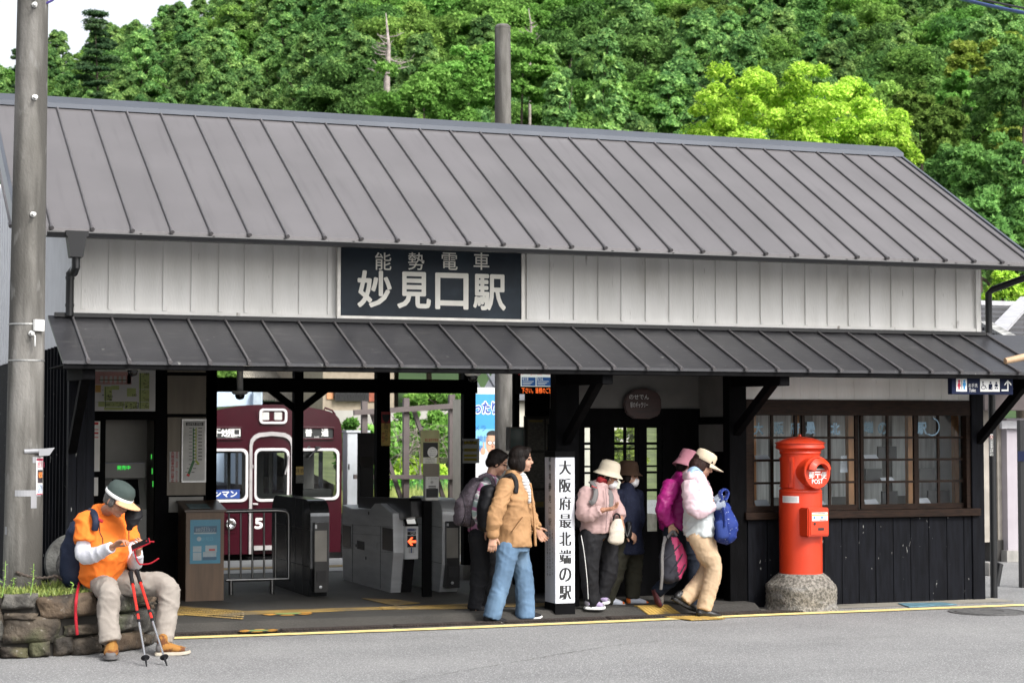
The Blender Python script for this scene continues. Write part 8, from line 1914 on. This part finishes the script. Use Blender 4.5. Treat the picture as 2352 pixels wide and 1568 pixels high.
# gloved hands clutching the pack
M_gl = cloth('striped_grey_knit', (.13, .16, .22), .9); stripe(M_gl, (.34, .37, .42), 110, (1, 0, .3), .4)
g = Person.__new__(Person); g.mb = MB(); g.b = p.b
g.hand(wrN+V(.01, 0, 0), (.95, .0, .15), (.1, .9, .2), .9, -1, .95); g.hand(wrF+V(.01, 0, 0), (.95, -.15, .05), (.1, -.9, .1), .9, 1, .95)
solid('gloves', g.mb, M_gl, p.root, .006, 1)
M_bd = dotted('blue_dotted_nylon', (.012, .030, .17), (.42, .47, .60), 42, .14, rough=.65)
t = blob('backpack', 'blue backpack with white dots clutched before the woman in the white jacket', 'backpack', [([J(985, 830, -.12), J(1000, 920, -.12), J(1000, 985, -.12)], [.07, .115, .105], [.09, .11, .10], p.b, 18)], M_bd, .012, 3, ((.08, .022),))
m = MB(); etube(m, [J(975, 910, -.24), J(985, 990, -.24)], [.055, .06], [.03, .035], p.b, 12); solid('pocket', m, cloth('blue_mesh', (.020, .040, .17), .8), t, .01, 2)
straps(t, 'strap', [[J(975, 820, -.14), J(975, 770, -.13), J(972, 738, -.1), J(995, 722, -.08), J(1012, 740, -.08), J(1003, 772, -.1), J(990, 785, -.12)], [J(985, 830, -.24), J(992, 880, -.26), J(990, 930, -.26)]], .02, M_bd, (.012, .035, (0, 1, 0)))

# ---- man sitting on the planter
p = Person('man in an orange shirt sitting on the stone planter, bent over a phone', 14.6, z1, (760, 1400), (.72, -.69), .0, M_skin2)
J = lambda x, y, Y: at(*z1(x, y), Y)
c = J(792, 333, 14.50); p.head(c, (.62, -.62, -.46), (.3, -.2, 1), sc=1.04)
neck, chest, waist, pelv = J(690, 425, 14.72), J(700, 530, 14.72), J(712, 720, 14.74), J(700, 890, 14.86); p.trunk(neck, chest, waist, pelv, 1.1)
shR, elR, wrR = J(580, 470, 14.66), J(575, 715, 14.58), J(752, 655, 14.32); shL, elL, wrL = J(845, 485, 14.86), J(905, 760, 14.76), J(928, 690, 14.52)
hR, kR, aR = J(645, 900, 14.84), J(735, 950, 14.44), J(742, 1265, 14.34); hL, kL, aL = J(800, 895, 14.78), J(1125, 918, 14.52), J(1105, 1250, 14.44)
for q in ([shR, elR, wrR], [shL, elL, wrL]): p.limb(q, [.052, .042, .030])
for q in ([hR, kR, aR], [hL, kL, aL]): p.limb(q, [.075, .046, .036])
p.hand(wrR, J(835, 592, 14.25)-wrR, (.15, -.25, -.9), .75, -1, 1.05); p.hand(wrL, J(950, 632, 14.40)-wrL, (-.55, -.3, .8), .8, 1, 1.05); p.finish()
p.hair([(-.03, .0, 0, .080, .078, .062), (-.055, -.035, 0, .066, .045, .04), (.004, -.02, .070, .016, .03, .04), (.004, -.02, -.070, .016, .03, .04)], M_hairg)
M_gcap = cloth('dark_green_cap', (.042, .058, .054), .85, bump=.4, bscale=16)
p.lathe_on_head('cap', [(.001, .135), (.045, .134), (.078, .120), (.094, .09), (.098, .05), (.099, .030), (.095, .03)], M_gcap, .04, (-.004, 0, .0)); p.lathe_on_head('cap_band', [(.0995, .050), (.102, .046), (.102, .026), (.0985, .022)], M_white, .04, (-.004, 0, -.0)); visor(p, .096, .082, 1.1, .030, cloth('peach_visor', (.60, .33, .18), .8, bump=.2), .15)
M_or2 = cloth('bright_orange_jersey', (.80, .185, .025), .85, var=.04, bump=.5, bscale=7)
p.wear('tee_shirt', [([J(690, 420, 14.72), J(695, 520, 14.72), J(705, 690, 14.72), J(690, 860, 14.82)], [.085, .145, .165, .165], [.145, .185, .19, .195], p.b, 22), ([shR, shR+(elR-shR)*.62], [.085, .098], [.085, .095], p.b, 16), ([shL, shL+(elL-shL)*.5], [.082, .09], [.082, .09], p.b, 14)], M_or2, folds=((.14, .032), (.06, .016)))
M_wsl = cloth('white_arm_sleeve', (.62, .62, .67), .8, bump=.5, bscale=12)
p.wear('arm_sleeve', [([shR+(elR-shR)*.5, elR, wrR], [.066, .068, .042], [.064, .064, .042], p.b, 14)], M_wsl, .01, 3, ((.08, .014),)); p.wear('arm_sleeve', [([shL+(elL-shL)*.5, elL, wrL], [.06, .06, .042], [.06, .06, .042], p.b, 12)], M_wsl, .01, 3, ((.08, .014),))
m = MB(); etube(m, [J(672, 392, 14.72), J(700, 402, 14.68), J(730, 420, 14.64)], .016, .05, p.b, 10); solid('undershirt_collar', m, M_white, p.root, .008, 2)
M_gt = cloth('stone_grey_trousers', (.285, .255, .225), .85, bump=.5, bscale=8)
p.wear('trousers', [([J(700, 860, 14.86), J(705, 920, 14.84)], [.16, .15], [.20, .195], p.b, 18), ([hR, kR+V(0, 0, .0), J(728, 1100, 14.40), aR+V(0, 0, .02)], [.105, .082, .082, .078], [.10, .080, .082, .078], p.b, 16), ([hL, J(960, 900, 14.66), kL, J(1125, 1090, 14.46), aL], [.11, .098, .084, .080, .076], [.105, .095, .082, .080, .074], p.b, 16)], M_gt, folds=((.12, .026), (.05, .014)))
M_brn = cloth('ochre_suede', (.27, .125, .03), .8); over(M_brn, (.10, .035, .015), 16, .50, .56, (1, 1, 1), .9); over(M_brn, (.07, .068, .07), 11, .60, .64, (1, 1, 1), .9); M_lace = mat('ochre_lace', (.30, .15, .03), .7); M_grs = mat('grey_rubber', (.11, .105, .105), .7); M_dkr = mat('rust_mesh', (.17, .055, .025), .7)
p.shoe(J(758, 1358, 14.40)*1.0+V(0, 0, 0), V(J(742, 1438, 14.10).x, 14.10, .0), M_brn, M_grs, M_grs, w=.058, high=.10, ankle=aR, lace=M_lace); 
hl = J(1040, 1398, 14.36); tl = J(1286, 1398, 14.32); hl.z = tl.z = .0; p.shoe(hl, tl, M_brn, mat('cream_sole', (.42, .38, .31), .7), M_grs, w=.055, high=.10, ankle=aL, lace=M_lace)
t = blob('backpack', 'dark navy rucksack with red straps on the back of the seated man', 'backpack', [([J(560, 520, 14.96), J(530, 700, 15.00), J(528, 860, 14.98)], [.09, .13, .12], [.15, .17, .16], p.b, 18)], cloth('navy_nylon', (.012, .018, .040), .65), .014, 3, ((.09, .024),))
M_rst = cloth('red_webbing', (.34, .012, .022), .7)
straps(t, 'strap', [[J(600, 402, 14.72), J(632, 425, 14.56), J(645, 480, 14.51), J(638, 535, 14.52)]], .02, MATS['navy_nylon'], (.026, .012, (0, 1, 0))); straps(t, 'red_strap', [[J(535, 890, 14.82), J(515, 990, 14.50), J(509, 1100, 14.49), J(520, 1240, 14.49)], [J(655, 462, 14.52), J(690, 480, 14.50)]], .01, M_rst, (.012, .006, (0, 1, 0)))
m = MB(); etube(m, [J(668, 470, 14.51), J(672, 550, 14.49), J(690, 590, 14.47), J(692, 630, 14.47)], .004, .004, p.b, 6); m.build('cord', M_blk, t)
# phone, pouch, poles
a = J(880, 640, 14.36); b = J(1008, 584, 14.32); d = (b-a).normalized(); q = Vector((.25, -.85, -.3)); q = (q-d*q.dot(d)).normalized(); n_ = d.cross(q)
t = thing('phone', 'red cased phone held by the seated man', 'phone', a); m = MB(); m.prism([a+d*u+q*v for u, v in ((0, 0), (.15, 0), (.15, .075), (0, .075))], n_*.010); m.build('case', M_rst, t, bevel=.003); m = MB(); m.add([a+d*u+q*v+n_*(.0115 if n_.z > 0 else -.0015) for u, v in ((.006, .005), (.144, .005), (.144, .07), (.006, .07))], [(0, 1, 2, 3)]); m.build('screen', mat('phone_glass', (.01, .01, .012), .08), t, fix=False)
straps(t, 'lanyard', [[J(905, 640, 14.36), J(908, 690, 14.33), J(925, 745, 14.33), J(945, 770, 14.33)], [J(945, 768, 14.33), J(1010, 762, 14.3), J(1068, 728, 14.28)], [J(985, 612, 14.3), J(1035, 616, 14.28)]], .006, M_rst)
t = blob('pouch', 'black cloth pouch hanging at the chest of the seated man', 'pouch', [([J(905, 415, 14.52), J(890, 470, 14.50), J(868, 525, 14.50)], [.070, .060, .022], [.045, .045, .02], (0, 1, 0), 14)], MATS['black_nylon'], .009, 2, ((.05, .02),)); straps(t, 'cord', [[J(868, 525, 14.5), J(868, 600, 14.47)]], .004, M_blk)
M_rp = mat('red_pole', (.60, .03, .02), .3, .2); M_sp = mat('silver_pole', (.55, .55, .56), .25, .9)
def trek(top, tip, label):
    tp_, bt = top, tip; d = (tp_-bt).normalized(); L = (tp_-bt).length; t = thing('trekking_pole', label, 'trekking pole', bt, 'trekking poles'); f = lambda u: bt+d*(L*u)
    m = MB(); m.tube([f(.0), f(.07)], [.005, .009], 10); m.build('tip', M_blk, t); m = MB(); m.lathe([(.010, -.012), (.03, -.004), (.032, 0), (.012, .014)], 18, f(.085), axis=d); m.build('basket', M_blk, t)
    m = MB(); m.tube([f(.07), f(.46)], [.0075, .009], 10); m.build('lower_shaft', M_sp, t, smooth=True); m = MB(); m.tube([f(.46), f(.88)], [.0105, .0115], 10); m.build('upper_shaft', M_rp, t, smooth=True)
    m = MB(); m.tube([f(.535), f(.565)], .014, 10); m.tube([f(.45), f(.475)], .013, 10); m.build('clamp', M_blk, t); m = MB(); m.tube([f(.86), f(.93), f(.985), f(1)], [.016, .015, .020, .012], 12); m.build('grip', M_blk, t, smooth=True)
trek(J(878, 815, 14.42), V(*gr(*z1(988, 1452), 0.004)), 'red and silver trekking pole leaning at the thigh, the nearer one to the left boot'); trek(J(918, 805, 14.46), V(*gr(*z1(1124, 1448), 0.004)), 'red and silver trekking pole reaching out to the right boot')
